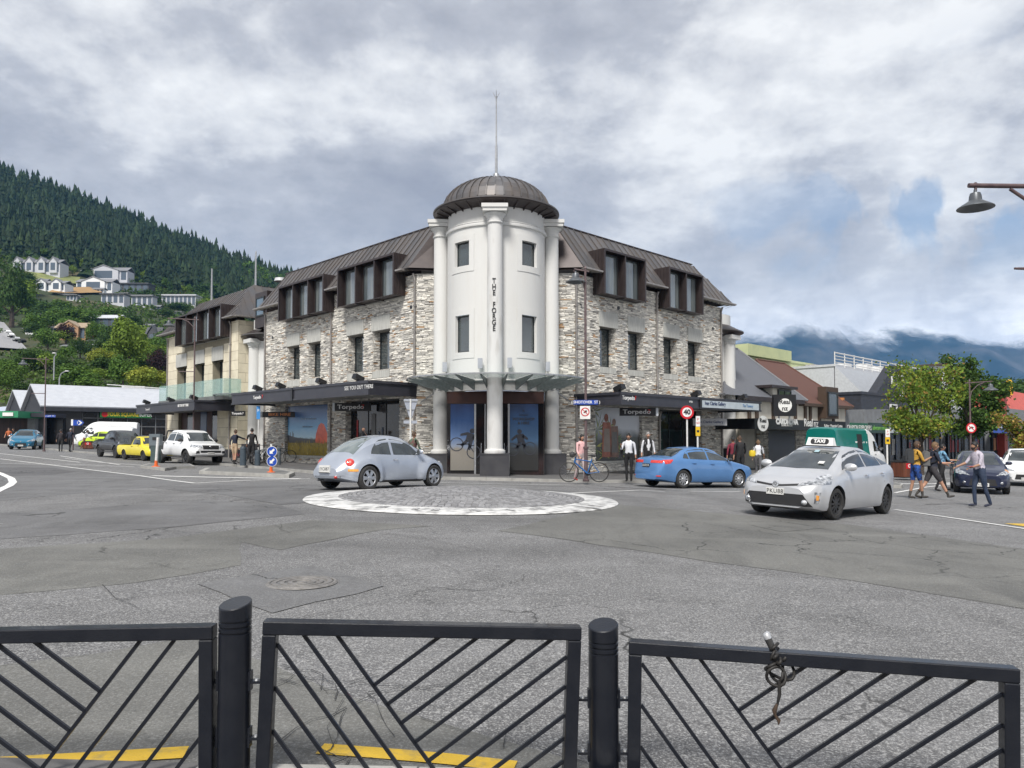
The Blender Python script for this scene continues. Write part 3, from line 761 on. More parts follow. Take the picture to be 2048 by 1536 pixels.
def slope_panels(F,x0,x1,y0,z0,y1,z1,parent,hip0=0.0,hip1=0.0,w=.52,skip=()):
 """steep roof from the eave (y0, z0) to the ridge (y1, z1); hip0/hip1 draw the ridge in at the ends"""
 cuts=sorted({x0,x1} | {v for q in skip for v in (q[0],q[1])}); edges=[x0]
 for c0,c1 in zip(cuts,cuts[1:]):
  k_=max(1,round((c1 - c0)/w)); edges += [c0 + (c1 - c0)*(j + 1)/k_ for j in range(k_)]
 n=len(edges) - 1
 nv=Vector((0,-(z1 - z0),(y1 - y0))).normalized()*.045
 for i in range(n):
  a,b=edges[i],edges[i + 1]
  def top(x):
   t=1.0
   if hip0 and x < x0 + hip0: t=min(t,(x - x0)/hip0)
   if hip1 and x > x1 - hip1: t=min(t,(x1 - x)/hip1)
   return max(0.0,t)
  ta,tb=top(a),top(b); t0=0.0
  for q0,q1,qz in skip:
   if b > q0 + .02 and a < q1 - .02: t0=(qz - z0)/(z1 - z0)
  m2=MB(); P=lambda x,t,l=0: Vector((x,y0 + (y1 - y0)*t,z0 + (z1 - z0)*t)) + nv*l
  if ta < .02 and tb < .02: continue
  pts=[P(a,t0),P(b,t0)] + ([P(b,tb)] if tb > .02 else []) + ([P(a,ta)] if ta > .02 else [])
  bk=[p + Vector((0,.06,-.02)) for p in pts]; k=len(pts)
  m2.add(pts + bk,[tuple(range(k))] + [(j,(j + 1) % k,k + (j + 1) % k,k + j)[::-1] for j in range(k)])
  if ta > .02:
   s=[P(a - .018,t0),P(a + .018,t0),P(a + .018,ta),P(a - .018,ta)]; u=[p + nv for p in s]
   m2.add(s + u,[(4,5,6,7),(0,1,5,4),(1,2,6,5),(2,3,7,6),(3,0,4,7)])
  part('roof_panel',m2,COPPER,parent,F)
YR0=-.55
def roof_at(y): return ZE + .2 + (RH + .0)*(y - YR0)/(RD - YR0)
slope_panels(FR,-.0,W_R + .55,YR0,ZE + .2,RD,ZE + .2 + RH,BLD,hip1=1.6,skip=[(d[0],d[1],d[3]) for d in DR_])
slope_panels(FL,W_L - .1,0,YR0,ZE + .2,RD,ZE + .2 + RH,BLD,hip0=.01,skip=[(d[0],d[1],d[3]) for d in DL_])
ZT=ZE + .2 + RH
slope_panels(FR @ T(W_R + .55,0,0) @ RZ(90),YR0,9,0,ZE + .2,1.6,ZT,BLD,hip0=1.8)
part('flat_roof',MB().poly([(0,RD,ZT),(W_R - 1.05,RD,ZT),(W_R - 1.05,9,ZT),(0,9,ZT)]),COPPERD,BLD,FR)
part('flat_roof',MB().poly([(W_L,RD,ZT),(0,RD,ZT),(0,9,ZT),(W_L,9,ZT)]),COPPERD,BLD,FL)
part('ridge_capping',MB().box(-.0,W_R - 1.05,RD - .05,RD + .1,ZT,ZT + .05),COPPERD,BLD,FR)
part('ridge_capping',MB().box(W_L,0,RD - .05,RD + .1,ZT,ZT + .05),COPPERD,BLD,FL)
for sgn,A in ((1,A_R),(-1,A_L)):
 F=FR if sgn > 0 else FL
 e=F @ Vector((0,YR0,ZE + .2)); t_=F @ Vector((0,RD,ZT)); i_=Vector((TC.x + sgn*2.3,A.y - .1,ZE + .2)); k_=Vector((TC.x + sgn*2.0,t_.y + .2,ZT))
 i_.y=min(i_.y,e.y + .2)
 q=[e,i_,k_,t_] if sgn < 0 else [i_,e,t_,k_]
 m2=MB(); m2.poly(q); m2.poly([p + Vector((0,.08,-.1)) for p in q][::-1]); part('roof_panel',m2,COPPERD,BLD,I4)
part('roof_vent',MB().lathe([(0,.25),(.35,.2),(.4,0)],14,c=(0,0,0)),mat('pale_grey_vent',(.55,.56,.58),rough=.4),BLD,T(*(at(838*.2857 + 322,563,47))),smooth=40)
DPANE=mat('dormer_pane',(.07,.09,.10),(.16,.18,.18),scale=.8,rough=.05,spec=1.0,coat=1.0,stretch=(5,5,.3))  # paler streaked colour stands for sky reflected in the panes
def dormer(F,dims,bays,parent,off=DOFF):
 x0,x1,z0,z1=dims
 t=.06
 m2=MB()
 m2.box(x0,x1,-off,1.2,z1,z1 + t)
 m2.box(x0,x0 + t,-off,.9,z0,z1); m2.box(x1 - t,x1,-off,.9,z0,z1)
 m2.box(x0 + t,x1 - t,-.30,-.24,z0,z1)
 m2.box(x0 + t,x1 - t,-off,.2,z0,z0 + .02)
 m2.box(x0 - .001,x0 + .1,-off - .02,-off,z0 - .04,z1 + t); m2.box(x1 - .1,x1 + .001,-off - .02,-off,z0 - .04,z1 + t); m2.box(x0 + .1,x1 - .1,-off - .02,-off,z1 - .04,z1 + t)
 k=5
 for i in range(k):
  y=-off + .12 + i*.2; m2.box(x0 - .025,x0,y,y + .02,z0,z1); m2.box(x1,x1 + .025,y,y + .02,z0,z1)
 for i in range(1,bays):
  xm=x0 + (x1 - x0)*i/bays; m2.box(xm - .04,xm + .04,-off,.02,z0 - .04,z1)
 D=part('dormer',m2,COPPERD,parent,F)
 bw=(x1 - x0)/bays
 for i in range(bays):
  a=x0 + bw*i + .07; b=x0 + bw*(i + 1) - .07
  w=b - a; mid=MB()
  xa,xb=(a + w*.12,a + w*.9)
  mid.box(xa,xa + .05,-.38,-.3,z0 + .1,z1 - .12); mid.box(xb - .05,xb,-.38,-.3,z0 + .1,z1 - .12); mid.box(xa,xb,-.38,-.3,z0 + .05,z0 + .1); mid.box(xa,xb,-.38,-.3,z1 - .12,z1 - .07)
  part('window_frame',mid,WINFRAME,D,F)
  part('window_pane',MB().box(xa + .05,xb - .05,-.35,-.34,z0 + .1,z1 - .12),DPANE,D,F)
  part('white_flashing',MB().box(a + .0,b,-.14,.1,z0 - .045,z0 - .01),LINTEL,D,F)
 return x0,x1
dr=[dormer(FR,d,2,BLD) for d in DR_]; dl=[dormer(FL,d,3,BLD) for d in DL_]
eave_brackets(FR,0,dr[0][0] - .05,BLD); eave_brackets(FR,dr[0][1] + .05,dr[1][0] - .05,BLD); eave_brackets(FR,dr[1][1] + .05,W_R + .6,BLD)
eave_brackets(FL,W_L - .35,dl[0][0] - .05,BLD); eave_brackets(FL,dl[0][1] + .05,dl[1][0] - .05,BLD); eave_brackets(FL,dl[1][1] + .05,-.3,BLD)
def downpipe(F,x,z0,z1,parent,r=.055,y=-.1):
 p=part('downpipe',MB().tube([(x,y,z0),(x,y,z1 - .25),(x,y - .1,z1)],r,8),GALVP,parent,F,smooth=50)
 for k in range(3):
  z=z0 + (z1 - z0)*(k + .5)/3; part('pipe_clip',MB().box(x - .08,x + .08,y - .07,0,z,z + .04),GALVP,p,F)
downpipe(FR,-.0 + .0,.1,ZE,BLD); downpipe(FR,fx(FR,1312),3.4,ZE,BLD); downpipe(FR,W_R - .12,.1,ZE,BLD); downpipe(FR,fx(FR,1316),.1,3.1,BLD)
downpipe(FL,-.06,.1,ZE,BLD); downpipe(FL,fx(FL,664),3.6,ZE,BLD); downpipe(FL,W_L + .1,.1,ZE,BLD); downpipe(FL,fx(FL,664),.1,3.5,BLD)
for F,px,py in ((FR,1162,612),(FR,1426,657),(FL,822,614),(FL,545,675),(FR,1237,616)):
 x,z=fhit(F,px,py,.05)
 part('round_vent',MB().tube([(x,-.06,z),(x,.1,z)],.09,12),SIGNBLK,BLD,F)
CX,CY=TC; DRUM,CRAD=2.22,2.52
ZG=.12
ZTOP=11.9
def vt(px,py,Y): return at(px,py,Y).z
zB=at(990,797,31.7).z
F0=T(CX,CY,0)
WINS=[]
for (a,b,c,d) in ((909.5,938,484,533),(912,938,632,706)):
 WINS.append((a,b,c,d))
def drum_ang(px,sign=1):
 d=ray(px,800); d=Vector((d.x,d.y)); o=Vector((-CX,-CY))
 aa=d.dot(d); bb=2*o.dot(d); cc=o.dot(o) - DRUM ** 2; t=(-bb - math.sqrt(max(0,bb*bb - 4*aa*cc)))/(2*aa)
 p=o + d*t; return math.degrees(math.atan2(p.y,p.x)),p.length,(p + Vector((CX,CY))).y
tw=[]
for (x0,x1,y0,y1) in ((909.5,938,484,533),(1044,1073,482,533),(911,938.5,631,705),(1043.5,1073,630,705)):
 a0,_,Y0=drum_ang(x0); a1,_,Y1=drum_ang(x1); Ym=(Y0 + Y1)/2
 tw.append((a0,a1,at(990,y1,Ym).z,at(990,y0,Ym).z))
tw=[(tw[0][0],tw[0][1],tw[0][2],tw[0][3]),(tw[1][0],tw[1][1],tw[0][2],tw[0][3]),(tw[2][0],tw[2][1],tw[2][2],tw[2][3]),(tw[3][0],tw[3][1],tw[2][2],tw[2][3])]
AA=sorted({-180 + 4*i for i in range(46)} | {w[0] for w in tw} | {w[1] for w in tw})
ZZ=sorted({3.75,ZTOP} | {w[2] for w in tw} | {w[3] for w in tw} | {4.2,6,8.2,10.2})
mb=MB()
def cyl(a,r,z): return (r*math.cos(R(a)),r*math.sin(R(a)),z)
def arch(a): return 3.75
for a,b in zip(AA,AA[1:]):
 if b - a < 1e-6: continue
 for c,d in zip(ZZ,ZZ[1:]):
  if any(w[0] - 1e-4 < (a + b)/2 < w[1] + 1e-4 and w[2] < (c + d)/2 < w[3] for w in tw): continue
  ca,cb=(arch(a),arch(b)) if c == 3.75 else (c,c)
  mb.poly([cyl(a,DRUM,ca),cyl(b,DRUM,cb),cyl(b,DRUM,d),cyl(a,DRUM,d)])
 mb.poly([cyl(a,DRUM,arch(a)),cyl(a,DRUM - .35,arch(a)),cyl(b,DRUM - .35,arch(b)),cyl(b,DRUM,arch(b))])
for a0,a1,z0,z1 in tw:
 ri=DRUM - .3
 mb.poly([cyl(a0,DRUM,z0),cyl(a0,ri,z0),cyl(a0,ri,z1),cyl(a0,DRUM,z1)][::-1]); mb.poly([cyl(a1,DRUM,z0),cyl(a1,ri,z0),cyl(a1,ri,z1),cyl(a1,DRUM,z1)])
 mb.poly([cyl(a0,DRUM,z0),cyl(a1,DRUM,z0),cyl(a1,ri,z0),cyl(a0,ri,z0)]); mb.poly([cyl(a0,DRUM,z1),cyl(a0,ri,z1),cyl(a1,ri,z1),cyl(a1,DRUM,z1)])
me_=mb.mesh('tower_wall',RENDER);
for p in me_.polygons: p.use_smooth=True
me_.set_sharp_from_angle(angle=R(30))
TW=part('tower_wall',me_,None,BLD,F0)
for a0,a1,z0,z1 in tw:
 am=(a0 + a1)/2; r1=DRUM - .2; p=Vector(cyl(am,r1,0)); hw=abs(math.sin(R((a1 - a0)/2)))*DRUM + .02
 Fw=F0 @ T(p.x,p.y,0) @ RZ(am + 90)
 window(Fw,-hw,hw,z0,z1,0,BLD,fr=.06)
 m2=MB(); o_=6.2; e=.27; rr=DRUM + .022
 def band(A0,A1,Z0,Z1):
  n=max(1,int(abs(A1 - A0)/3))
  for i in range(n):
   p0,p1=A0 + (A1 - A0)*i/n,A0 + (A1 - A0)*(i + 1)/n
   m2.poly([cyl(p0,rr,Z0),cyl(p1,rr,Z0),cyl(p1,rr,Z1),cyl(p0,rr,Z1)])
   m2.poly([cyl(p0,rr,Z1),cyl(p1,rr,Z1),cyl(p1,DRUM,Z1),cyl(p0,DRUM,Z1)]); m2.poly([cyl(p0,DRUM,Z0),cyl(p1,DRUM,Z0),cyl(p1,rr,Z0),cyl(p0,rr,Z0)])
  m2.poly([cyl(A0,DRUM,Z0),cyl(A0,rr,Z0),cyl(A0,rr,Z1),cyl(A0,DRUM,Z1)]); m2.poly([cyl(A1,rr,Z0),cyl(A1,DRUM,Z0),cyl(A1,DRUM,Z1),cyl(A1,rr,Z1)])
 band(a0 - o_,a0,z0 - e,z1 + e); band(a1,a1 + o_,z0 - e,z1 + e); band(a0,a1,z0 - e,z0); band(a0,a1,z1,z1 + e)
 part('window_surround',m2,RENDER,BLD,F0)
part('string_course',MB().lathe([(DRUM,-.11),(DRUM + .07,-.09),(DRUM + .09,-.03),(DRUM + .07,.03),(DRUM + .09,.06),(DRUM + .05,.10),(DRUM,.11)],60,c=(0,0,at(990,446,31.75).z)),RENDER,BLD,F0,smooth=50)
zd0=ZTOP - .0
zr=at(1114,437,34).z
RIM=2.84
zrim=at(990,392,31.1).z
prof=[(RIM,zrim - .04),(RIM + .02,zrim + .02),(2.42,zrim + .24)]
part('dome_eave',MB().lathe([(DRUM - .02,zrim - .24),(DRUM + .3,zrim - .16),(RIM - .02,zrim - .06),(RIM,zrim),(RIM - .03,zrim + .03),(2.38,zrim + .22)],72),COPPERD,BLD,F0,smooth=30)
BR2=MB().prism([(DRUM + .0,zrim - .32),(DRUM + .0,zrim - .14),(RIM - .1,zrim - .06),(RIM - .1,zrim - .11)],-.02,.02).mesh('eave_bracket',COPPERD)
for i in range(30): part('eave_bracket',BR2,None,BLD,F0 @ RZ(-180 + 12*i + 3))
part('eave_rim',MB().lathe([(RIM - .02,zrim - .02),(RIM + .035,zrim - .02),(RIM + .035,zrim + .035),(RIM - .02,zrim + .035)],72),COPPER,BLD,F0,smooth=30)
zap=at(990,350,33.9).z
H=zap - .3 - (zrim + .16)
NG=40
for g in range(NG):
 a0,a1=360/NG*g,360/NG*(g + 1)
 m2=MB(); N_=9
 for k in range(N_):
  t0,t1=k/N_*90,(k + 1)/N_*90
  r0,z0=2.42*math.cos(R(t0)),H*math.sin(R(t0)) ** 1.05; r1,z1=2.42*math.cos(R(t1)),H*math.sin(R(t1)) ** 1.05
  m2.poly([cyl(a0,r0,z0),cyl(a1,r0,z0),cyl(a1,max(r1,.01),z1),cyl(a0,max(r1,.01),z1)])
  if k < N_ - 1:
   w=math.degrees(.02/max(r0,.3)); w1=math.degrees(.02/max(r1,.3)); q=1.02
   s=[cyl(a0 - w,r0,z0),cyl(a0 + w,r0,z0),cyl(a0 + w1,r1,z1),cyl(a0 - w1,r1,z1)]
   u=[cyl(a0 - w,r0*q,z0 + .03),cyl(a0 + w,r0*q,z0 + .03),cyl(a0 + w1,r1*q,z1 + .04),cyl(a0 - w1,r1*q,z1 + .04)]
   m2.add(s + u,[(4,5,6,7),(0,1,5,4),(1,2,6,5),(2,3,7,6),(3,0,4,7)])
 part('dome_panel',m2,COPPER,BLD,F0 @ T(0,0,zrim + .18),smooth=25)
ztip=at(990,183,33.9).z
mb=MB().tube([(0,0,zap - .1),(0,0,zap + (ztip - zap)*.35),(0,0,zap + (ztip - zap)*.36),(0,0,ztip - .2)],[.065,.06,.04,.03],8)
mb.lathe([(.0,.12),(.14,.06),(.16,-.1)],12,c=(0,0,zap))
SPIRE=part('flagpole',mb,GALV,BLD,F0,smooth=40)
mb=MB()
for a in range(0,360,90): mb.tube([(0,0,ztip - .35),(.07*math.cos(R(a)),.07*math.sin(R(a)),ztip - .18),(.16*math.cos(R(a)),.16*math.sin(R(a)),ztip - .02)],[.02,.018,.008],5)
mb.tube([(0,0,ztip - .25),(0,0,ztip + .12)],[.02,.006],5)
part('finial',mb,GALV,SPIRE,F0)
def column(ax,ay,z0,ztop,cap=True,r=.335,m=RENDERW,capm=RENDER,base=True):
 C=F0 @ T(ax,ay,0)
 pts=[(r + .10,z0),(r + .115,z0 + .06),(r + .10,z0 + .13),(r + .02,z0 + .17),(r + .01,z0 + .2)] + [(r*(1 - .05*k/8),z0 + .2 + (ztop - .75 - z0 - .2)*k/8) for k in range(9)]
 e=ztop
 pts += [(r + .03,e - .74),(r + .045,e - .70),(r - .01,e - .66),(r,e - .5),(r + .06,e - .42),(r + .12,e - .36),(r + .13,e - .33),(r + .05,e - .30)]
 c=part('column',MB().lathe(pts,32),m,BLD,C,smooth=35)
 if cap:
  part('column_cap',MB().box(-r - .17,r + .17,-r - .17,r + .17,ztop - .30,ztop - .16).box(-r - .22,r + .22,-r - .22,r + .22,ztop - .157,ztop),capm,c,C)
 return c
zc_f=at(990,408,31.05).z; zc_s=at(882,445,CY).z; zped=at(990,907,31.1).z
column(0,-CRAD,zped,zc_f); column(-CRAD,0,at(882,907,CY - .3).z,zc_s,m=RENDER); column(CRAD,0,at(1104,907,CY - .3).z,zc_s,m=RENDER)
for ax,ay,zt,s in ((0,-CRAD,zped,.60),(-CRAD,0,at(882,907,CY - .3).z,.62),(CRAD,0,at(1104,907,CY - .3).z,.62)):
 C=F0 @ T(ax,ay,0); pd=MB(); n=8
 for f in range(4):
  Mx=C @ RZ(90*f)
  for k in range(2):
   part('cladding_slab',MB().box(-s + .001 + k*s,-s + k*s + s - .006,-s,-s + .03,-.3,zt - .05),BASALT,BLD,Mx)
 part('pedestal',MB().box(-s + .01,s - .01,-s + .01,s - .01,-.3,zt - .052).box(-s - .02,s + .02,-s - .02,s + .02,zt - .048,zt),BASALT,BLD,C)
RS=DRUM - .25
part('entrance_soffit',MB().lathe([(0,0),(DRUM - .36,0)],40,c=(0,0,3.74)),mat('entrance_soffit',(.10,.04,.03),rough=.7),BLD,F0)
DOORPANE=mat('dark_doorway',(.010,.009,.010),(.03,.012,.012),scale=.9,rough=.08,spec=.6,lo=.5,hi=.75)
SKYP={}
def poster_mat(name,*stops,scale=2.5,amp=.12):
 """printed picture: soft vertical bands broken up by noise (flat print)"""
 m=bpy.data.materials.new(name); m.use_nodes=True; nt=m.node_tree; L=nt.links.new; b=nt.nodes['Principled BSDF']; b.inputs['Roughness'].default_value=.25
 tc=nt.nodes.new('ShaderNodeTexCoord'); sp=nt.nodes.new('ShaderNodeSeparateXYZ'); L(tc.outputs['Generated'],sp.inputs[0])
 n=nt.nodes.new('ShaderNodeTexNoise'); L(tc.outputs['Generated'],n.inputs[0]); n.inputs['Scale'].default_value=scale; n.inputs['Detail'].default_value=6
 a=nt.nodes.new('ShaderNodeMath'); a.operation='MULTIPLY_ADD'; L(n.outputs[0],a.inputs[0]); a.inputs[1].default_value=amp; L(sp.outputs[2],a.inputs[2])
 s2=nt.nodes.new('ShaderNodeMath'); s2.operation='SUBTRACT'; L(a.outputs[0],s2.inputs[0]); s2.inputs[1].default_value=amp/2
 r=nt.nodes.new('ShaderNodeValToRGB'); L(s2.outputs[0],r.inputs[0]); e=r.color_ramp.elements
 while len(e) < len(stops): e.new(.5)
 for i,(p,c) in enumerate(stops): e[i].position=p; e[i].color=(*c,1)
 L(r.outputs[0],b.inputs['Base Color']); return m
ent=[(-1.75,-.62,'a'),(.55,1.72,'b')]
PM1=poster_mat('print_rider_left',(0,(.20,.19,.17)),(.30,(.24,.22,.19)),(.36,(.22,.26,.34)),(.5,(.11,.18,.34)),(.75,(.03,.08,.22)),(1,(.012,.03,.11)),scale=5,amp=.16)
PM2=poster_mat('print_rider_right',(0,(.03,.03,.03)),(.22,(.035,.035,.035)),(.34,(.06,.07,.08)),(.45,(.07,.14,.25)),(.75,(.03,.08,.19)),(1,(.012,.035,.11)),scale=4,amp=.12)
yE=-1.35
FE=F0 @ T(0,yE,0)
ED=part('entrance_wall',MB().box(-2.1,2.1,.04,.08,-.2,3.74),DOORPANE,BLD,FE)
part('entrance_bulkhead',MB().box(-2.1,2.1,-.06,.03,3.22,3.73),RUST,BLD,FE)
p1=part('display_poster',MB().box(-1.95,-.93,-.03,.0,.32,3.20),PM1,BLD,FE)
p2=part('display_poster',MB().box(.62,1.86,-.03,.0,.32,3.20),PM2,BLD,FE)
SIL=mat('print_dark_figure',(.03,.035,.05),(.05,.05,.06),scale=20,rough=.3)
SILR=mat('print_red',(.22,.02,.02),rough=.3)
def figure(F,cx,cz,s,M2,parent,lean=0):
 """printed cyclist: head, body, arms, two wheels, as flat print"""
 m2=MB(); rot=Matrix.Rotation(R(lean),4,'Y')
 def disc(x,z,r,n=12,y=-.034): m2.poly([(F_ @ Vector((x + r*math.cos(2*math.pi*i/n),y,z + r*math.sin(2*math.pi*i/n)))) for i in range(n)])
 F_=T(cx,0,cz) @ rot @ SC(s,1,s)
 disc(0,1.0,.13)
 for pts in ([(-.2,.85),(.2,.88),(.25,.45),(-.12,.4)],[(-.2,.85),(-.5,.62),(-.45,.52),(-.15,.7)],[(.2,.85),(.45,.6),(.38,.5),(.12,.7)],
    [(-.12,.45),(-.28,.1),(-.15,.05),(.05,.42)],[(.25,.45),(.3,.05),(.18,.05),(.05,.42)]):
  m2.poly([F_ @ Vector((x,-.034,z)) for x,z in pts][::-1])
 for sx in (-.45,.5):
  for i in range(14):
   a0,a1=2*math.pi*i/14,2*math.pi*(i + 1)/14
   m2.poly([F_ @ Vector((sx + r*math.cos(a),-.034,.05 + r*math.sin(a))) for r,a in ((.36,a1),(.36,a0),(.31,a0),(.31,a1))])
 m2.poly([F_ @ Vector((x,-.034,z)) for x,z in [(-.45,.08),(.1,.35),(.5,.08),(.5,.02),(.1,.28),(-.45,.02)]][::-1])
 for v in range(len(m2.f)): pass
 part('printed_figure',m2,M2,parent,F)
figure(FE,-1.35,1.25,.85,SIL,p1,lean=24); figure(FE,1.1,1.2,.8,SIL,p2,lean=-4)
text('lettering','WORKSHOP\n& HIRE',.17,INK,p2,FE @ T(1.22,-.036,2.45),.004,bold=.004)
text('lettering','Torpedo7',.1,INK,p2,FE @ T(1.22,-.036,2.72),.004); text('lettering','X',.14,INK,p2,FE @ T(1.22,-.036,2.9),.004,sx=1.3)
mb=MB()
for x in (-.9,-.86,.56,.6,-.45,.3): mb.box(x - .02,x + .02,-.05,.03,.12,3.2)
part('door_frame',mb,GALV,BLD,FE)
part('door_push_bar',MB().tube([(.38,-.1,.3),(.38,-.1,1.5)],.015,6),CHROME,BLD,FE)
part('door_push_bar',MB().tube([(-.62,-.1,.3),(-.62,-.1,1.5)],.015,6),CHROME,BLD,FE)
part('entrance_side_wall',MB().lathe([(DRUM + .05,-.3),(DRUM + .05,3.4)],20,a0=5,a1=175),DOORPANE,BLD,F0)
for s in (-1,1):
 part('entrance_side_wall',MB().box(s*2.02 - .1,s*2.02 + .1,-1.3,.4,-.2,3.73),mat('charcoal_wall',(.06,.055,.055),rough=.7),BLD,F0)
letters='THE FORGE'
zt0,zt1=at(990,562,31.1).z,at(990,657,31.1).z
for i,ch in enumerate(letters):
 if ch == ' ': continue
 text('letter',ch,.31,INK,BLD,F0 @ T(-.03,-CRAD - .335,zt0 + (zt1 - zt0)*i/(len(letters) - 1)),.03,sx=.8,bold=.004)
 for dz in ():
  if ch != 'O': part('letter_serif',MB().box(-.065,.065,-.0,.03,dz*.8 - .008,dz*.8 + .008),INK,BLD,F0 @ T(-.03,-CRAD - .35,zt0 + (zt1 - zt0)*i/(len(letters) - 1)))
for px,py0,py1 in ((960.5,717,737),(1019.5,716,736),(890,725,744),(1095.5,724,743)):
 Y=31.6 if 950 < px < 1030 else 33.2
 p=at(px,py0,Y); q=at(px,py1,Y)
 part('wall_lamp',MB().box(-.10,.10,-.16,0,0,p.z - q.z).box(-.03,.03,0,.5,.15,.2),mat('pale_metal_lamp',(.42,.44,.48),rough=.4,metal=.3),BLD,T(p.x,p.y,q.z))
ZR,ZI,RCN,RIN=at(990,746,29.9).z,at(990,758,31.6).z,4.02,2.3
A0,A1=-205,25; NS=15
st=(A1 - A0)/NS
for i in range(NS):
 a,b=A0 + st*i,A0 + st*(i + 1); m2=MB(); g=.4
 for k in range(3):
  p,q=a + g + (b - a - 2*g)*k/3,a + g + (b - a - 2*g)*(k + 1)/3
  t_=[cyl(p,RIN,ZI),cyl(q,RIN,ZI),cyl(q,RCN,ZR),cyl(p,RCN,ZR)]; u_=[(x,y,z + .018) for x,y,z in t_]
  m2.add(t_ + u_,[(3,2,1,0),(4,5,6,7),(0,1,5,4),(2,3,7,6)])
 part('canopy_glass',m2,CANGLASS,BLD,F0)
for i in range(NS + 1):
 a=A0 + st*i
 part('canopy_rib',MB().prism([(RIN - .05,ZI - .48),(RIN + .02,ZI - .50),(RCN - .02,ZR - .05),(RCN - .02,ZR - .01),(RIN - .05,ZI - .01)],-.018,.018).box(RIN + .0,RCN - .05,-.04,.04,-9,-8.99) if False else MB().prism([(RIN - .05,ZI - .42),(RIN + .03,ZI - .44),(RCN - .02,ZR - .05),(RCN - .02,ZR - .01),(RIN - .05,ZI - .01)],-.02,.02),CANSTEEL,BLD,F0 @ RZ(a))
part('canopy_rim',MB().lathe([(RCN - .03,ZR - .02),(RCN + .03,ZR - .02),(RCN + .03,ZR + .035),(RCN - .03,ZR + .035),(RCN - .03,ZR - .02)],60,a0=A0,a1=A1),GALV,BLD,F0,smooth=30)
part('canopy_ring',MB().lathe([(DRUM - .03,ZI - .12),(RIN + .0,ZI - .12),(RIN + .0,ZI - .04),(DRUM - .03,ZI - .04)],60,a0=A0,a1=A1),CANSTEEL,BLD,F0,smooth=30)
for s in (-1,1):
 part('canopy_strut',MB().tube([(s*2.45,-.4,3.95),(s*3.45,.35,3.35)],.035,8),GALV,BLD,F0)
def veranda(F,x0,x1,off,zt,zb,parent_thing,ends=(True,True),joints=(),name='veranda'):
 M2=F
 v=part(name,MB().box(x0,x1,-off,0,zb + .10,zt - .10),SOFFIT,parent_thing,M2)
 part('fascia',MB().box(x0 - .03,x1 + .03,-off - .05,-off,zb,zt).box(x0 - .03,x0 + .02,-off,-.02,zb,zt).box(x1 - .02,x1 + .03,-off,-.02,zb,zt),FASCIA,v,M2)
 part('fascia_trim',MB().box(x0 - .06,x1 + .06,-off - .10,-off - .05,zt - .10,zt + .02).box(x0 - .06,x1 + .06,-off - .085,-off - .05,zb - .01,zb + .07)
         .box(x0 - .09,x0 - .03,-off,0,zt - .1,zt + .02).box(x1 + .03,x1 + .09,-off,0,zt - .1,zt + .02),FASCIA,v,M2)
 for j in joints: part('fascia_joint',MB().box(j - .09,j + .09,-off - .12,-off - .05,zb - .02,zt + .01),SIGNBLK,v,M2)
 for k in range(int((x1 - x0)/2.2)):
  x=x0 + 1.1 + 2.2*k; part('downlight',MB().tube([(x,-off/2,zb + .085),(x,-off/2,zb + .11)],.07,10),mat('downlight_lens',(.7,.68,.62),rough=.3),v,M2)
 return v
zRt=ZF(FR,1241.5,784.6,2.6); zRb=ZF(FR,1241.5,809,2.6)
xRe=fx(FR,1519,2.6,810); xRm=fx(FR,1398,2.6,805)
VR=veranda(FR,-.0,xRe,2.6,zRt,zRb,BLD,joints=(xRm,))
zLt=ZF(FL,742.6,760.7,2.6); zLb=ZF(FL,742.6,789,2.6)
xLe=fx(FL,466,2.6,800)
VL=veranda(FL,xLe,0,2.6,zLt,zLb,BLD,joints=(fx(FL,587,2.6,780),))
part('gallery_fascia',MB().box(xRm + .1,xRe - .3,-2.72,-2.651,zRb + .06,zRt - .12),mat('pale_blue_fascia',(.50,.56,.60),(.44,.5,.54),scale=3,rough=.4),VR,FR)
def ftext(s,F,px,py,off,size,m,parent,**k):
 x,z=fhit(F,px,py,off); return text('lettering',s,size,m,parent,F @ T(x,-off,z),.01,**k)
ftext('Torpedo',FR,1257,796,2.67,.26,WHITEPAINT,VR,bold=.006); ftext('7',FR,1271,796.5,2.67,.26,REDTXT,VR,bold=.006)
ftext('Ivan Clarke Gallery',FR,1431,807.5,2.73,.26,BLUETXT,VR,bold=.002); ftext('The Tannery',FR,1496,812,2.73,.22,mat('blue_letter',(.12,.25,.45),rough=.5),VR)
ftext('PSB',FR,1382,804,2.67,.14,WHITEPAINT,VR,sx=1.4)
ftext('SEE YOU OUT THERE',FL,717,775,2.67,.25,WHITEPAINT,VL,bold=.0,sx=.9,spacing=1.1)
ftext('Torpedo',FL,514,795,2.67,.25,WHITEPAINT,VL,bold=.006); ftext('7',FL,524.5,793.5,2.67,.25,REDTXT,VL,bold=.006)
FLD=[]
def flood(F,px,py,off=2.3):
 x,z=fhit(F,px,py,off); zb=zRt if F is FR else zLt
 t=MB().box(-.16,.16,-.28,.18,.10,.32,RX(-22)).box(-.04,.04,-.05,.05,-.02,.2)
 return part('floodlight',t,SIGNBLK,VR if F is FR else VL,F @ T(x,-off,zb))
for F,px in ((FR,1240),(FR,1393),(FR,1486),(FL,514),(FL,560),(FL,641),(FL,715)): flood(F,px,780)
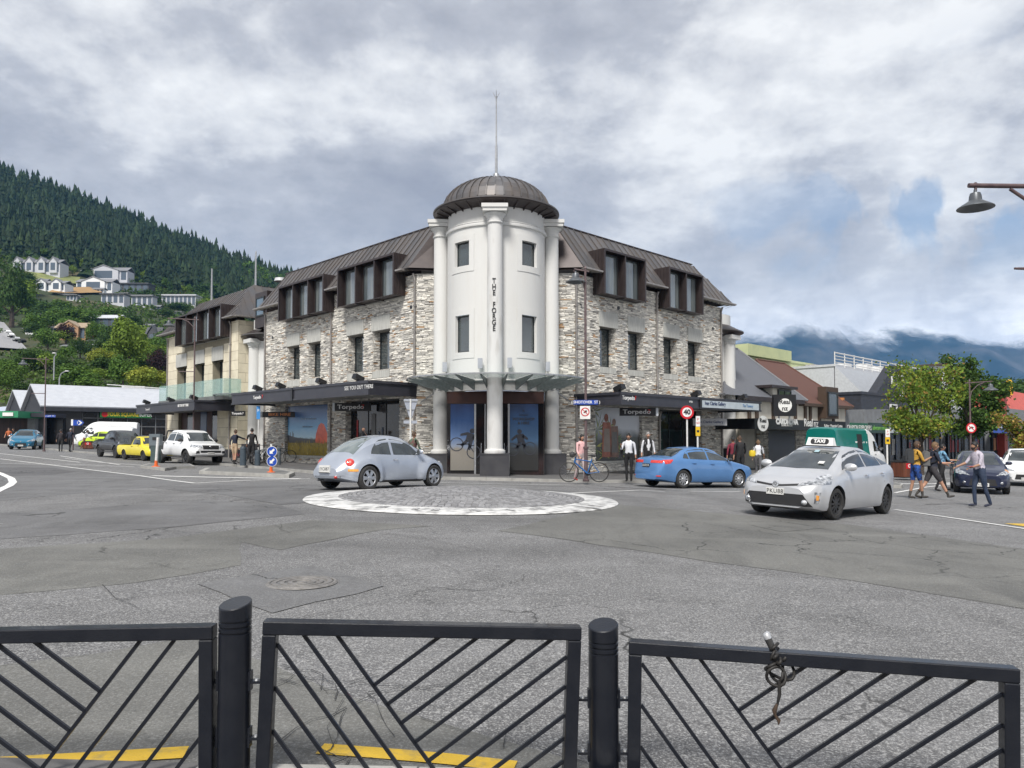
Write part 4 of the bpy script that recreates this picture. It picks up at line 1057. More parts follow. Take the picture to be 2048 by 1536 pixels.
def hang_sign(F,px0,px1,py0,py1,off,txts,name='hanging_sign',face=SIGNBLK,label=None,white_end=None,label2=None,cat='sign',size=.2,colr=GREYTXT):
 """a box sign hanging across the footpath, seen face on: stands frontal"""
 x,z1=fhit(F,px0,py0,off); c=F @ Vector((x,-off,0)); Y=c.y
 a=at(px0,py0,Y); b=at(px1,py1,Y); w=b.x - a.x; h=a.z - b.z
 M2=T(a.x,Y,b.z)
 s=thing(name,label,cat,M2)
 part('sign_box',MB().box(0,w,0,.16,0,h),face,s)
 if white_end == 0: part('pale_end',MB().box(-.001,.11,-.01,.17,-.01,h + .01),mat('pale_sign_end',(.6,.64,.68),rough=.4),s)  # one end of the box coloured paler
 if white_end == 1: part('pale_end',MB().box(w - .11,w + .001,-.01,.17,-.01,h + .01),mat('pale_sign_end',(.6,.64,.68),rough=.4),s)
 part('hanger',MB().tube([(w*.25,.08,h),(w*.25,.08,h + .25)],.012,6).tube([(w*.75,.08,h),(w*.75,.08,h + .25)],.012,6),GALV,s)
 for t_,fxp,sz,col,kw in txts: text('lettering',t_,sz,col,s,M2 @ T(w*fxp,-.004,h*.5),.008,**kw)
 return s
hang_sign(FL,521,594,823.5,834.5,1.3,[('BIKE HIRE',.52,.22,ORANGETXT,dict(sx=1.35,bold=.003))],label='long black hanging sign reading BIKE HIRE under the left veranda',white_end=0)
hang_sign(FL,665,741,806,822,1.3,[('Torpedo',.48,.30,GREYTXT,dict(sx=1.25,bold=.004)),('7',.80,.30,REDTXT,{})],label='black hanging sign reading Torpedo7 above the silver beetle car',white_end=0)
hang_sign(FR,1240,1316.5,816,831.5,1.3,[('Torpedo',.44,.28,GREYTXT,dict(sx=1.3,bold=.004)),('7',.76,.28,REDTXT,{})],label='black hanging sign reading Torpedo7 beside the palm poster',white_end=1)
hang_sign(FR,1386,1454,837,851,1.1,[('Ivan Clarke Gallery',.5,.19,BLUETXT,dict(sx=.95,bold=.002))],face=mat('grey_sign',(.42,.43,.45),rough=.5),label='pale grey hanging sign of the Ivan Clarke Gallery',colr=BLUETXT)
hang_sign(FL,462,489,822,832,2.2,[('Torpedo7',.5,.17,WHITEPAINT,dict(bold=.004))],label='small black hanging sign in front of the cream corner')
SKYT=poster_mat('print_tent_sky',(0,(.30,.22,.04)),(.14,(.38,.28,.05)),(.26,(.24,.18,.04)),(.31,(.12,.12,.12)),(.36,(.42,.62,.75)),(.55,(.12,.34,.58)),(.8,(.03,.12,.32)),(1,(.02,.06,.17)),scale=9,amp=.12)
a,b,z0,z1=SH_L[0]
MU=part('window_mural',MB().box(a + .1,b - .02,.12,.15,z0,z1),SKYT,BLD,FL)
w_=b - a
m2=MB(); m2.poly([(b - 1.5 + x*1.45,.116,z0 + .72 + z*1.25) for x,z in ((0,0),(.03,.35),(.22,.75),(.42,.86),(.62,.8),(.85,.45),(.98,.05),(.6,-.05))])
part('printed_tent',m2,mat('print_orange_tent',(.80,.11,.03),(.55,.06,.02),scale=3,rough=.3),MU,FL)
m2=MB()
for x,h in ((.35,.5),(.62,.55),(.72,.45),(1.5,.22)):
 m2.poly([(a + x,.117,z0 + .8),(a + x + .09,.117,z0 + .8),(a + x + .08,.117,z0 + .8 + h),(a + x + .02,.117,z0 + .8 + h)])
m2.poly([(a + .1,.1175,z0 + .7),(b - .9,.1175,z0 + .7),(b - 1.0,.1175,z0 + .85),(a + 1.1,.1175,z0 + 1.0),(a + .1,.1175,z0 + 1.15)])
part('printed_hills',m2,SIL,MU,FL)
r_=random.Random(4); m2=MB()
for i in range(260):
 x=a + .15 + r_.random()*(w_ - .25); z=z0 + .02 + r_.random()*.72; h=.1 + r_.random()*.16; s_=r_.uniform(-.12,.12); y=.115 - i*1e-5
 m2.poly([(x,y,z),(x + .05,y,z),(x + .025 + s_,y,z + h)])
GR=mat('print_tussock',(.40,.30,.05),(.12,.09,.02),scale=2.2,rough=.4,vary=.4); o=part('printed_tussock',m2,GR,MU,FL)
o['kind']='stuff'
text('lettering','Don’t fall out of summer',.17,mat('print_pale',(.35,.45,.55),rough=.4),MU,FL @ T((a + b)/2 + .1,.112,z1 - .75),.004)
text('lettering','EXPLORE & discover',.13,SIL,MU,FL @ T((a + b)/2,.112,z1 - 1.2),.004)
def shopwin(F,hole,parent,mull,pane=SHOPPANE,stuff=True,rs=0):
 a,b,z0,z1=hole
 W=window(F,a + .02,b - .02,z0,z1,.34,parent,fr=.06,mull=mull,pane=pane,name='shop_window')
 return W
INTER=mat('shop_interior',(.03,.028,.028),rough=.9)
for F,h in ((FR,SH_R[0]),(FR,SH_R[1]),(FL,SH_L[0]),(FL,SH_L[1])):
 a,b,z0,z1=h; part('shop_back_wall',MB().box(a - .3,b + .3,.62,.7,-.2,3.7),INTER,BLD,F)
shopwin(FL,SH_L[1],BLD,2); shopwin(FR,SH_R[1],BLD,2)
a,b,z0,z1=SH_L[1]; r_=random.Random(3)
for x,w2,zz0,zz1,c in ((.55,.12,.9,2.6,(.35,.02,.02)),(1.0,.1,.8,2.2,(.12,.12,.12)),(1.25,.3,.5,1.5,(.25,.05,.04)),(1.9,.35,.6,2.9,(.12,.15,.09)),(2.5,.1,.6,2.0,(.10,.12,.16)),(2.8,.1,.6,2.2,(.06,.08,.12)),(.2,.2,.6,1.0,(.3,.3,.3))):
 if a + x + w2 < b: part('display_goods',MB().box(a + x,a + x + w2,.325 - .02,.33,z0 + zz0 - .5,z0 + zz1 - .5),mat('goods_%d' % int(c[0]*999),c,rough=.6),BLD,FL)
a,b,z0,z1=SH_R[0]
PP=part('window_mural',MB().box(a + .02,b - .02,.12,.15,z0,z1),poster_mat('print_pale_sky',(0,(.05,.05,.045)),(.4,(.10,.10,.09)),(.6,(.60,.63,.68)),(1,(.68,.71,.76)),scale=3,amp=.3),BLD,FR)
m2=MB(); m3=MB(); r_=random.Random(9); n_=0
for (cx,cz,L_,k) in ((.35,1.5,1.0,26),(.2,.7,.9,22),(1.7,.95,.75,26),(.1,2.4,.8,16),(1.3,1.7,.5,16),(.8,.3,.6,14),(2.1,.4,.7,18)):
 for i in range(k):
  an=r_.uniform(0,2*math.pi); l=L_*r_.uniform(.5,1); w2=.022; y=.118 - n_*2e-5; n_ += 1
  c0=Vector((a + cx,z0 + cz)); t_=c0 + Vector((math.cos(an),math.sin(an)))*l; nn=Vector((-math.sin(an),math.cos(an)))*w2; md=c0.lerp(t_,.5)
  cl=lambda p: (min(max(p.x,a + .03),b - .03),y,min(max(p.y,z0 + .02),z1 - .02))
  (m2 if i % 3 else m3).poly([cl(c0),cl(md - nn),cl(t_),cl(md + nn)])
o=part('printed_palm_leaves',m2,mat('print_palm_green',(.14,.22,.05),(.05,.09,.03),scale=6,rough=.4,vary=.4),PP,FR); o['kind']='stuff'
o=part('printed_palm_leaves',m3,mat('print_palm_yellow',(.50,.46,.10),(.22,.26,.06),scale=6,rough=.4,vary=.3),PP,FR); o['kind']='stuff'
for cx,c1_,c2_,sz in ((1.05,(.42,.14,.08),(.30,.24,.20),1.0),(1.65,(.28,.16,.12),(.16,.15,.14),.9)):
 y=.105; m2=MB(); C0=Vector((a + cx,z0 + .05))
 def P_(l,yy): m2.poly([(C0.x + x*sz*1.25,yy,C0.y + z*sz*1.25) for x,z in l])
 P_([(-.05 + .13*math.cos(t*.63),1.62 + .16*math.sin(t*.63)) for t in range(10)],y)
 P_([(-.32,.1),(.28,.1),(.22,1.45),(-.28,1.45)],y - .001)
 part('printed_model',m2,mat('print_skin_%d' % int(cx*10),c1_,tuple(v*.6 for v in c1_),scale=5,rough=.4),PP,FR)
 m2=MB(); P_([(-.24,.3),(.2,.3),(.14,1.2),(-.18,1.2)],y - .003); part('printed_clothes',m2,mat('print_cloth_%d' % int(cx*10),c2_,rough=.4),PP,FR)
U0=fx(FL,476); U1=fx(FL,333.5)
CRM=thing('cream_building','cream stone block with copper box dormer and glass balcony on the left street','building',FL @ T(U0,0,0))
def block_courses(F,x0,x1,z0,z1,holes,parent,h=.42,w=.9,rs=1,name='stone_block',m=None):
 r=random.Random(rs); z=z0; row=0; cnt=0
 while z < z1 - .02:
  hh=min(h,z1 - z); x=x0 - (w/2 if row % 2 else 0)
  while x < x1 - .01:
   a,b=max(x,x0),min(x + w,x1); x += w
   segs=[(a,b)]
   for q0,q1,q2,q3 in holes:
    if z + hh > q2 + .01 and z < q3 - .01:
     ns=[]
     for s0,s1 in segs:
      if s1 <= q0 or s0 >= q1: ns.append((s0,s1)); continue
      if s0 < q0: ns.append((s0,q0))
      if s1 > q1: ns.append((q1,s1))
     segs=ns
   for s0,s1 in segs:
    if s1 - s0 > .04:
     part(name,MB().box(s0 + .01,s1 - .01,-.03 - r.uniform(0,.006),0,z + .01,z + hh - .01),m or CREAM,parent,F); cnt += 1
  z += hh; row += 1
 return cnt
CO=[]
for (lx0,lx1,lt,lb,wx0,wx1) in ((353,374,711,735,354,372.5),(388.6,409.4,704,730,389,408.5),(424.4,447,695.7,724,425,445.5)):
 CO.append(dict(lx0=fx(FL,lx0),lx1=fx(FL,lx1),x0=fx(FL,wx0),x1=fx(FL,wx1),lz1=ZF(FL,lx0,lt),lz0=ZF(FL,lx0,lb)))
for k in ('lz1','lz0'):
 m_=sum(o[k] for o in CO)/3
 for o in CO: o[k]=m_
for o in CO: o['z1']=o['lz0']; o['z0']=4.3
gx=[(fx(FL,358),fx(FL,436),.4,3.9)]
DC=None
x0_,z1_=fhit(FL,351,636.5,DOFF); x1_,_=fhit(FL,442,636,DOFF); z0_=ZF(FL,351,692.6,DOFF)
DC=(x0_,x1_,z0_,z1_)
holes=[(o['x0'],o['x1'],o['z0'],o['z1']) for o in CO] + gx + [(DC[0] + .05,DC[1] - .05,DC[2] + .05,ZE + .01)]
wall('wall',FL,U1,U0,-1,ZE,holes,.6,mat('cream_joint',(.30,.27,.20),rough=.9),CRM)
block_courses(FL,U1,U0,.55,ZE,holes + [(o['lx0'],o['lx1'],o['lz0'],o['lz1']) for o in CO],CRM,h=.62,w=1.35,rs=3)
part('base_course',MB().box(U1,gx[0][0],-.035,0,-.5,.98),BASALT,CRM,FL); part('base_course',MB().box(gx[0][1],U0,-.035,0,-.5,.98),BASALT,CRM,FL)
FU=FL @ T(U0,0,0) @ RZ(90)
part('wall',MB().box(0,4.2,.0,.3,-1,ZE),mat('cream_joint'),CRM,FU)
block_courses(FU,0,1.9,.98,ZE,[],CRM,h=.62,w=.95,rs=5)
part('base_course',MB().box(0,1.9,-.035,0,-.5,.98),BASALT,CRM,FU)
for o in CO:
 part('lintel',MB().box(o['lx0'],o['lx1'],-.09,.2,o['lz0'],o['lz1']),LINTEL,CRM,FL)
 window(FL,o['x0'] + .1,o['x1'] - .02,o['z0'],o['z1'] - .01,.5,CRM,fr=.07,mull=0,blind=.5)
slope_panels(FL,U1 - .5,U0 + .55,YR0,ZE + .2,RD + .6,ZT + .15,CRM,hip0=1.9,hip1=1.9,skip=[(DC[0],DC[1],DC[3])])
slope_panels(FU @ T(0,.0,0),YR0,8,-.55,ZE + .2,1.35,ZT + .15,CRM,hip0=1.85)
part('flat_roof',MB().poly([(U1 + 1.4,RD + .6,ZT + .15),(U0 - 1.3,RD + .6,ZT + .15),(U0 - 1.3,8,ZT + .15),(U1 + 1.4,8,ZT + .15)]),COPPERD,CRM,FL)
part('wall',MB().box(U1 - .0,U1 + .3,.3,8,-1,ZE),CREAM,CRM,FL)
dc=dormer(FL,DC,4,CRM)
eave_brackets(FL,U1 - .5,dc[0] - .05,CRM); eave_brackets(FL,dc[1] + .05,U0 + .6,CRM); eave_brackets(FU,-.5,3.0,CRM)
downpipe(FL,fx(FL,462),.2,ZE,CRM); downpipe(FL,fx(FL,336),.2,ZE,CRM)
for px,y0,y1 in ((423,537,590),(511,503,565)):
 p=at(px,y1 + 12,56 if px < 450 else 52); q=at(px,y0,p.y)
 part('mast',MB().tube([(0,0,-1),(0,0,q.z - p.z)],[.08,.05],6),GALV,CRM,T(p))
BT=at(400,801,50).z
bz=ZF(FL,360,799,1.1); bx0,bx1=fx(FL,320,1.1,780),fx(FL,449,1.1,780)
part('balcony_floor',MB().box(bx0,bx1,-1.2,.0,bz - .25,bz),mat('balcony_edge',(.16,.17,.17),rough=.6),CRM,FL)
n=8
for i in range(n):
 a=bx0 + (bx1 - bx0)*i/n; b=bx0 + (bx1 - bx0)*(i + 1)/n
 part('balustrade_pane',MB().box(a + .02,b - .02,-1.16,-1.145,bz,bz + 1.08),GREENGLASS,CRM,FL)
part('balustrade_pane',MB().box(bx1 - .015,bx1,-1.14,-.03,bz,bz + 1.08),GREENGLASS,CRM,FL)
zt=ZF(FL,390,801,2.6) + .02; zb=zt - .62
xa,xb=fx(FL,274.6,2.6,820),fx(FL,390,2.6,805)
VC=veranda(FL,xa,xb,2.6,zt,zb,CRM,joints=())
ftext('SEE YOU OUT THERE',FL,366,811,2.67,.22,WHITEPAINT,VC,bold=.008,sx=.85); ftext('Torpedo7',FL,295,819,2.67,.22,WHITEPAINT,VC)
for px in (292,340,386):
 x,z=fhit(FL,px,815,2.3); part('floodlight',MB().box(-.16,.16,-.28,.18,.1,.32,RX(-22)).box(-.04,.04,-.05,.05,-.02,.2),SIGNBLK,VC,FL @ T(x,-2.3,zt))
a,b,z0,z1=gx[0]
part('shop_back_wall',MB().box(a,b,.45,.55,z0,z1),INTER,CRM,FL)
for k,(t0,t1,mm) in enumerate(((0,.16,RUST),(.17,.33,SHOPPANE),(.34,.5,RUST),(.51,.66,mat('blue_poster',(.03,.06,.13),rough=.3)),(.67,.8,RUST),(.81,1,SHOPPANE))):
 part('shop_panel',MB().box(a + (b - a)*t0,a + (b - a)*t1,.2,.26,z0,z1),mm,CRM,FL)
def turret(F,xc,z0g,parent,sign,wx,hoodz):
 """xc: column position along the wall; the white wall stands behind it"""
 C=F @ T(xc,1.0,0)
 part('turret_wall',MB().lathe([(1.55,-1),(1.55,hoodz + 1.2)],40,c=(0,1.2,0)),RENDER,parent,C,smooth=40)
 r=.36; zt_=hoodz - .05
 pts=[(r + .1,z0g + 1.0),(r + .1,z0g + 1.12),(r,z0g + 1.2)] + [(r*(1 - .05*k/5),z0g + 1.2 + (zt_ - .6 - z0g - 1.2)*k/5) for k in range(6)] + [(r + .03,zt_ - .55),(r,zt_ - .5),(r + .1,zt_ - .3)]
 part('column',MB().lathe(pts,24),RENDER,parent,C @ T(0,-.45,0),smooth=35)
 part('column_cap',MB().box(-r - .15,r + .15,-r - .15,r + .15,zt_ - .3,zt_ - .05),RENDER,parent,C @ T(0,-.45,0))
 part('pedestal',MB().box(-r - .18,r + .18,-r - .18,r + .18,-.5,z0g + 1.0),BASALT,parent,C @ T(0,-.45,0))
 part('copper_hood',MB().lathe([(1.5,hoodz - .25),(2.25,hoodz + .12),(2.3,hoodz + .18),(1.5,hoodz + .62)],40,c=(0,1.2,0)),COPPERD,parent,C,smooth=30)
 part('hood_rim',MB().lathe([(2.28,hoodz + .13),(2.34,hoodz + .13),(2.34,hoodz + .19),(2.28,hoodz + .19)],40,c=(0,1.2,0)),COPPER,parent,C,smooth=30)
 mbk=MB()
 return C
xm=(fx(FL,503,-.4) )
hz_=ZF(FL,503,674,-.2)
TL=thing('link_turret','narrow white turret with column and copper hood between cream and grey stone wings','turret',FL @ T(xm,1,0))
Ct=turret(FL,xm,.35,TL,-1,0,hz_)
wxa,wz1=fhit(FL,514,733,-1.0); wxb,_=fhit(FL,526,733,-1.0); wz0=ZF(FL,514,768,-1.0)
part('recess_wall',MB().box(W_L - 2.5 - .6,W_L + .1,1.0,1.2,-.5,8.0),RENDER,TL,FL)
window(FL,wxa,wxb,wz0,wz1,.97,TL,fr=.05);
window(FL,wxa - .1,wxb + .2,4.9,5.0,.97,TL,fr=.03) if False else None
part('dark_dormer',MB().box(W_L - 1.9,W_L - .3,.2,2.5,8.6,10.8),COPPERD,TL,FL)
window(FL,W_L - 1.7,W_L - .6,9.3,10.5,.17,TL,fr=.08,pane=mat('blue_pane',(.10,.16,.22),rough=.05))
part('entrance_dark',MB().box(W_L - 1.6,W_L - .2,.93,.99,.2,3.6),DOORPANE,TL,FL)
part('glass_hood',MB().lathe([(1.0,4.15),(2.9,4.42),(2.9,4.45),(1.0,4.18)],30,c=(xm - .3,1.2,0),a0=180,a1=360),CANGLASS,TL,FL)
part('glass_hood_rim',MB().lathe([(2.88,4.40),(2.93,4.40),(2.93,4.47),(2.88,4.47)],30,c=(xm - .3,1.2,0),a0=180,a1=360),CANSTEEL,TL,FL)
xr=fx(FR,1463,-.3)
hz2=ZF(FR,1465,662,.3)
TR=thing('link_turret','white column and copper hood at the right end of the grey stone wing','turret',FR @ T(xr,1,0))
turret(FR,xr + .2,.1,TR,1,0,hz2)
part('recess_wall',MB().box(W_R + .1,fx(FR,1472,-1.0),1.0,1.2,-.5,8.5),RENDER,TR,FR); part('low_wall',MB().box(fx(FR,1472,-1.0),fx(FR,1504,-1.0),1.0,1.2,-.5,ZF(FR,1488,806,-1)),RENDER,TR,FR)
a_,z_=fhit(FR,1477.5,870,-.95); b_,_=fhit(FR,1501.5,870,-.95); zz=ZF(FR,1478,904.5,-.95)
POS=thing('framed_sign','wooden framed white Art Gallery sign on the pale wall','sign',FR @ T((a_ + b_)/2,.95,zz))
part('frame',MB().box(a_,b_,.93,.98,zz,zz + .09).box(a_,b_,.93,.98,z_ - .09,z_).box(a_,a_ + .09,.93,.98,zz + .09,z_ - .09).box(b_ - .09,b_,.93,.98,zz + .09,z_ - .09),mat('brown_frame',(.16,.08,.035),rough=.5),POS,FR)
part('panel',MB().box(a_ + .08,b_ - .08,.955,.975,zz + .08,z_ - .08),mat('white_board',(.62,.62,.58),rough=.5),POS,FR)
text('lettering','Art\nGallery',.40,INK,POS,FR @ T((a_ + b_)/2,.95,(zz + z_)/2),.006,sx=.8)
part('ruled_line',MB().box(a_ + .25,b_ - .25,.948,.953,zz + .3,zz + .33).box(a_ + .3,b_ - .3,.948,.953,z_ - .36,z_ - .33),INK,POS,FR)
def interp(tab,x):
 """tab: (x, v...) sorted by falling x; smooth interpolation"""
 if x >= tab[0][0]: return tab[0][1]
 for (a,va),(b,vb) in zip(tab,tab[1:]):
  if a >= x >= b:
   t=(a - x)/(a - b) if a > b else 0
   return va + (vb - va)*t
 return tab[-1][1]
def smooth_tab(tab,x,w):
 return sum(interp(tab,x + d*w)*k for d,k in ((-1,1),(-.5,2),(0,3),(.5,2),(1,1)))/9
class Car:
 def __init__(s,name,label,m,sp,paintm,group=None,cat='car'):
  s.sp=sp; s.t=thing(name,label,cat,m,group); s.m=m
  X0,X1=sp['top'][0][0],sp['top'][-1][0]; n=sp.get('n',84); s.X0,s.X1=X0,X1
  xs=[X0 + (X1 - X0)*(.5 - .5*math.cos(math.pi*i/n))*.35 + (X1 - X0)*i/n*.65 for i in range(n + 1)]
  V,F=[],[]
  wr=sp['wr']; wh=sp['wheels']; bul=sp.get('bulge',.02); bR=sp.get('bulge_r',wr*1.65)
  sm=sp.get('smooth',.06)
  for x in xs:
   zt=smooth_tab(sp['top'],x,sm); zb=min(smooth_tab(sp['belt'],x,sm),zt - .01); z0=smooth_tab(sp['bot'],x,sm); P=smooth_tab(sp['plan'],x,sm); Rr=sp['roofw']
   h=zt - zb; g=max(0,min(1,(h - .12)/.35)); g=g*g*(3 - 2*g)
   L_=lambda a,b,t: a + (b - a)*t
   low=[(0,z0),(.80*P,z0),(.93*P,z0 + .03),(.975*P,z0 + .10),(.995*P,L_(z0,zb,.36)),(P,L_(z0,zb,.58)),(.993*P,L_(z0,zb,.80)),(.975*P,L_(z0,zb,.94)),(.95*P,zb)]
   hood=[(.90*P,zb + .35*h),(.82*P,zb + .58*h),(.70*P,zb + .76*h),(.52*P,zb + .89*h),(.28*P,zt - .02*h),(0,zt)]
   W9=.93*P
   er=sp.get('roofround',.09)
   gh=[(L_(W9,Rr,.30),zb + .33*h),(L_(W9,Rr,.68),zb + .70*h),(Rr,zt - er),(Rr - er*.7,zt - er*.28),(.52*Rr,zt - .012),(0,zt)]
   up=[(L_(a[0],b[0],g),L_(a[1],b[1],g)) for a,b in zip(hood,gh)]
   ring=low + up
   row=[]
   for (y,z) in ring:
    if y > .5*P and z < zb + .05:
     for wx in wh:
      r=math.hypot(x - wx,z - wr)
      if r < bR: q=1 - (r/bR) ** 2; y += bul*(q*q*3 if q < .4 else .48 + (q - .4)*.4)
    row.append((y,z))
   V.append(row)
  m_=len(V[0]); verts=[]
  for x,row in zip(xs,V):
   for y,z in row: verts.append((x,y,z))
   for y,z in row[-2:0:-1]: verts.append((x,-y,z))
  c=2*m_ - 2
  for i in range(n):
   for j in range(c): F.append((i*c + j,i*c + (j + 1) % c,(i + 1)*c + (j + 1) % c,(i + 1)*c + j))
  F.append(tuple(range(c))[::-1]); F.append(tuple(n*c + j for j in range(c)))
  s.bvh=BVHTree.FromPolygons(verts,F)
  me=bpy.data.meshes.new('body'); me.from_pydata(verts,[],F); me.materials.append(paintm); me.materials.append(BLKPLASTIC); me.update()
  bm=bmesh.new(); bm.from_mesh(me); bmesh.ops.recalc_face_normals(bm,faces=bm.faces[:]); bm.to_mesh(me); bm.free()
  cut=MB();
  for wx in wh:
   for sd_ in (-1,1):
    r=wr*sp.get('archr',1.14); N_=28; P=sp['plan_max'] + .25
    a=[(wx + r*math.cos(2*math.pi*i/N_),sd_*P,wr + .01 + r*math.sin(2*math.pi*i/N_)) for i in range(N_)]
    b=[(v[0],sd_*(sp['plan_max'] - .30),v[2]) for v in a]
    f=[tuple(range(N_)),tuple(range(2*N_ - 1,N_ - 1,-1))] + [((i + 1) % N_,i,N_ + i,N_ + (i + 1) % N_) for i in range(N_)]
    if sd_ < 0: f=[q[::-1] for q in f]
    cut.add(a + b,f)
  cme=cut.mesh('cut',[paintm,BLKPLASTIC]); cme.polygons.foreach_set('material_index',[1]*len(cme.polygons))
  bm=bmesh.new(); bm.from_mesh(cme); bmesh.ops.recalc_face_normals(bm,faces=bm.faces[:]); bm.to_mesh(cme); bm.free()
  bo=bpy.data.objects.new('b',me); co=bpy.data.objects.new('c',cme)
  md=bo.modifiers.new('b','BOOLEAN'); md.object=co; md.operation='DIFFERENCE'; md.solver='EXACT'
  if hasattr(md,'material_mode'): md.material_mode='TRANSFER'
  res=bake([bo,co])[0]; bpy.data.objects.remove(bo); bpy.data.objects.remove(co)
  res.polygons.foreach_set('use_smooth',[True]*len(res.polygons)); res.set_sharp_from_angle(angle=R(32))
  s.body=part('body',res,None,s.t)
  for wx in wh:
   for sd_ in (-1,1): s.wheel(wx,sd_)
 def cast(s,o,d):
  h=s.bvh.ray_cast(Vector(o),Vector(d)); return h[0],h[1]
 def surf(s,mode,a,b):
  """point on the body: side(+1/-1): (x, z); front/rear: (y, z); top: (x, y)"""
  if mode in ('L','R'):
   y=3 if mode == 'L' else -3; p,n=s.cast((a,y,b),(0,-y,0))
  elif mode == 'F': p,n=s.cast((6,a,b),(-1,0,0))
  elif mode == 'B': p,n=s.cast((-6,a,b),(1,0,0))
  else: p,n=s.cast((a,b,5),(0,0,-1))
  return p,n
 def patch(s,name,mode,bot,top,m,off=.006,nu=10,nv=4,parent=None,label=None,mirror=False,smooth=60,thick=.012):
  def pl(l,t):
   L_=[0]
   for a,b in zip(l,l[1:]): L_.append(L_[-1] + math.dist(a,b))
   q=t*L_[-1]
   for i in range(len(l) - 1):
    if q <= L_[i + 1] + 1e-9:
     f=(q - L_[i])/max(1e-9,L_[i + 1] - L_[i]); return (l[i][0] + (l[i + 1][0] - l[i][0])*f,l[i][1] + (l[i + 1][1] - l[i][1])*f)
   return l[-1]
  G_=[]
  for j in range(nv + 1):
   for i in range(nu + 1):
    a=pl(bot,i/nu); b=pl(top,i/nu); t=j/nv
    u,v=a[0] + (b[0] - a[0])*t,a[1] + (b[1] - a[1])*t
    p,nrm=s.surf(mode,u,v)
    if p is None:
     for k in range(1,12):
      uu=u + (sum(q[0] for q in bot + top)/len(bot + top) - u)*k*.06; vv=v + (sum(q[1] for q in bot + top)/len(bot + top) - v)*k*.06
      p,nrm=s.surf(mode,uu,vv)
      if p is not None: break
    if p is None: p,nrm=Vector((0,0,1)),Vector((0,0,1))
    dv={'L': Vector((0,1,0)),'R': Vector((0,-1,0)),'F': Vector((1,0,0)),'B': Vector((-1,0,0)),'T': Vector((0,0,1))}[mode]
    if nrm.dot(dv) < 0: nrm=-nrm
    G_.append((p + nrm*off,nrm))
  mb=MB(); vs=[p for p,n_ in G_]; k=len(vs); c=nu + 1
  fs=[(j*c + i,j*c + i + 1,(j + 1)*c + i + 1,(j + 1)*c + i) for j in range(nv) for i in range(nu)]
  bd=[i for i in range(c)] + [j*c + nu for j in range(1,nv + 1)] + [nv*c + i for i in range(nu - 1,-1,-1)] + [j*c for j in range(nv - 1,0,-1)]
  low=[G_[i][0] - G_[i][1]*(off + thick) for i in bd]
  fs += [(bd[(i + 1) % len(bd)],bd[i],k + i,k + (i + 1) % len(bd)) for i in range(len(bd))]
  n0=(vs[1] - vs[0]).cross(vs[c] - vs[0]) if nu > 0 else Vector((0,0,1))
  if n0.dot(G_[0][1]) < 0: fs=[f[::-1] for f in fs]
  mb.add(vs + low,fs)
  o=part(name,mb,m,parent or s.t,s.m,smooth=smooth,label=label)
  if mirror:
   mm=MB(); mm.add([(p[0],-p[1],p[2]) for p in mb.v],[f[::-1] for f in mb.f]); part(name,mm,m,parent or s.t,s.m,smooth=smooth)
  return o
 def line(s,mode,pts,w=.012,m=None,name='gap_or_crease_line',parent=None,off=.0015):
  """thin dark joint, or the painted shade of a crease, drawn along the body"""
  mb=MB(); P=[]
  for a,b in zip(pts,pts[1:]):
   n=max(1,int(math.dist(a,b)/.05))
   for k in range(n): P.append((a[0] + (b[0] - a[0])*k/n,a[1] + (b[1] - a[1])*k/n))
  P.append(pts[-1]); Q=[s.surf(mode,*p) for p in P]; Q=[q for q in Q if q[0] is not None]
  for (p,n1),(q,n2) in zip(Q,Q[1:]):
   d=(q - p)
   if d.length > .25 or d.length < 1e-5: continue
   d.normalize(); sd_=n1.cross(d).normalized()*w/2; a,b,c,e=p - sd_ + n1*off,p + sd_ + n1*off,q + sd_ + n2*off,q - sd_ + n2*off
   mb.poly([a,b,c,e]); mb.poly([e,c,b,a])
  if mb.v: return part(name,mb,m or INK,parent or s.body,s.m)
 def wheel(s,x,side):
  sp=s.sp; r=sp['wr']; w=sp.get('ww',.205); y=side*(sp['plan_max'] - .02 - w/2 + sp.get('wout',0))
  M2=s.m @ T(x,y,r) @ (RZ(sp.get('steer',0)) if x > 0 else I4) @ RX(-90*side)
  key=(round(r,3),w,sp.get('rim',.66))
  rr=r*sp.get('rim',.66)
  if key not in s.TY:
   prof=[(rr,-w/2 + .02),(rr + .02,-w/2),(r - .03,-w/2),(r - .008,-w/2 + .02),(r,-w/4),(r,w/4),(r - .008,w/2 - .02),(r - .03,w/2),(rr + .02,w/2),(rr,w/2 - .02)]
   s.TY[key]=MB().lathe(prof,36).mesh('wheel',RUBBER,40)
  t=part('wheel',s.TY[key],None,s.t,M2)
  k2=(key,sp.get('spokes',5),sp.get('rimm','alloy'))
  if k2 not in s.RI:
   mm={'alloy': ALLOY,'black': STEELRIM}[sp.get('rimm','alloy')]; mb=MB()
   mb.lathe([(rr,w/2 - .02),(rr - .012,w/2 - .012),(rr - .03,w/2 - .03),(rr - .035,w/2 - .10),(0,w/2 - .12)],36)
   mb.lathe([(0,w/2 - .012),(.05,w/2 - .016),(.062,w/2 - .03),(.07,w/2 - .09)],16)
   n=sp.get('spokes',5); sw=sp.get('spw',.5)
   for i in range(n):
    a=2*math.pi*i/n; ca,sa=math.cos(a),math.sin(a)
    w0,w1=sw*.045,sw*rr*math.pi/n*.62
    q=[(.04,-w0),(rr - .02,-w1),(rr - .02,w1),(.04,w0)]
    tp=[(x_*ca - y_*sa,x_*sa + y_*ca,w/2 - (.02 if x_ < .1 else .026)) for x_,y_ in q]
    bt=[(p[0],p[1],p[2] - .04) for p in tp]
    mb.add(tp + bt,[(0,1,2,3),(0,4,5,1),(1,5,6,2),(2,6,7,3),(3,7,4,0)])
   s.RI[k2]=(mb,mm)
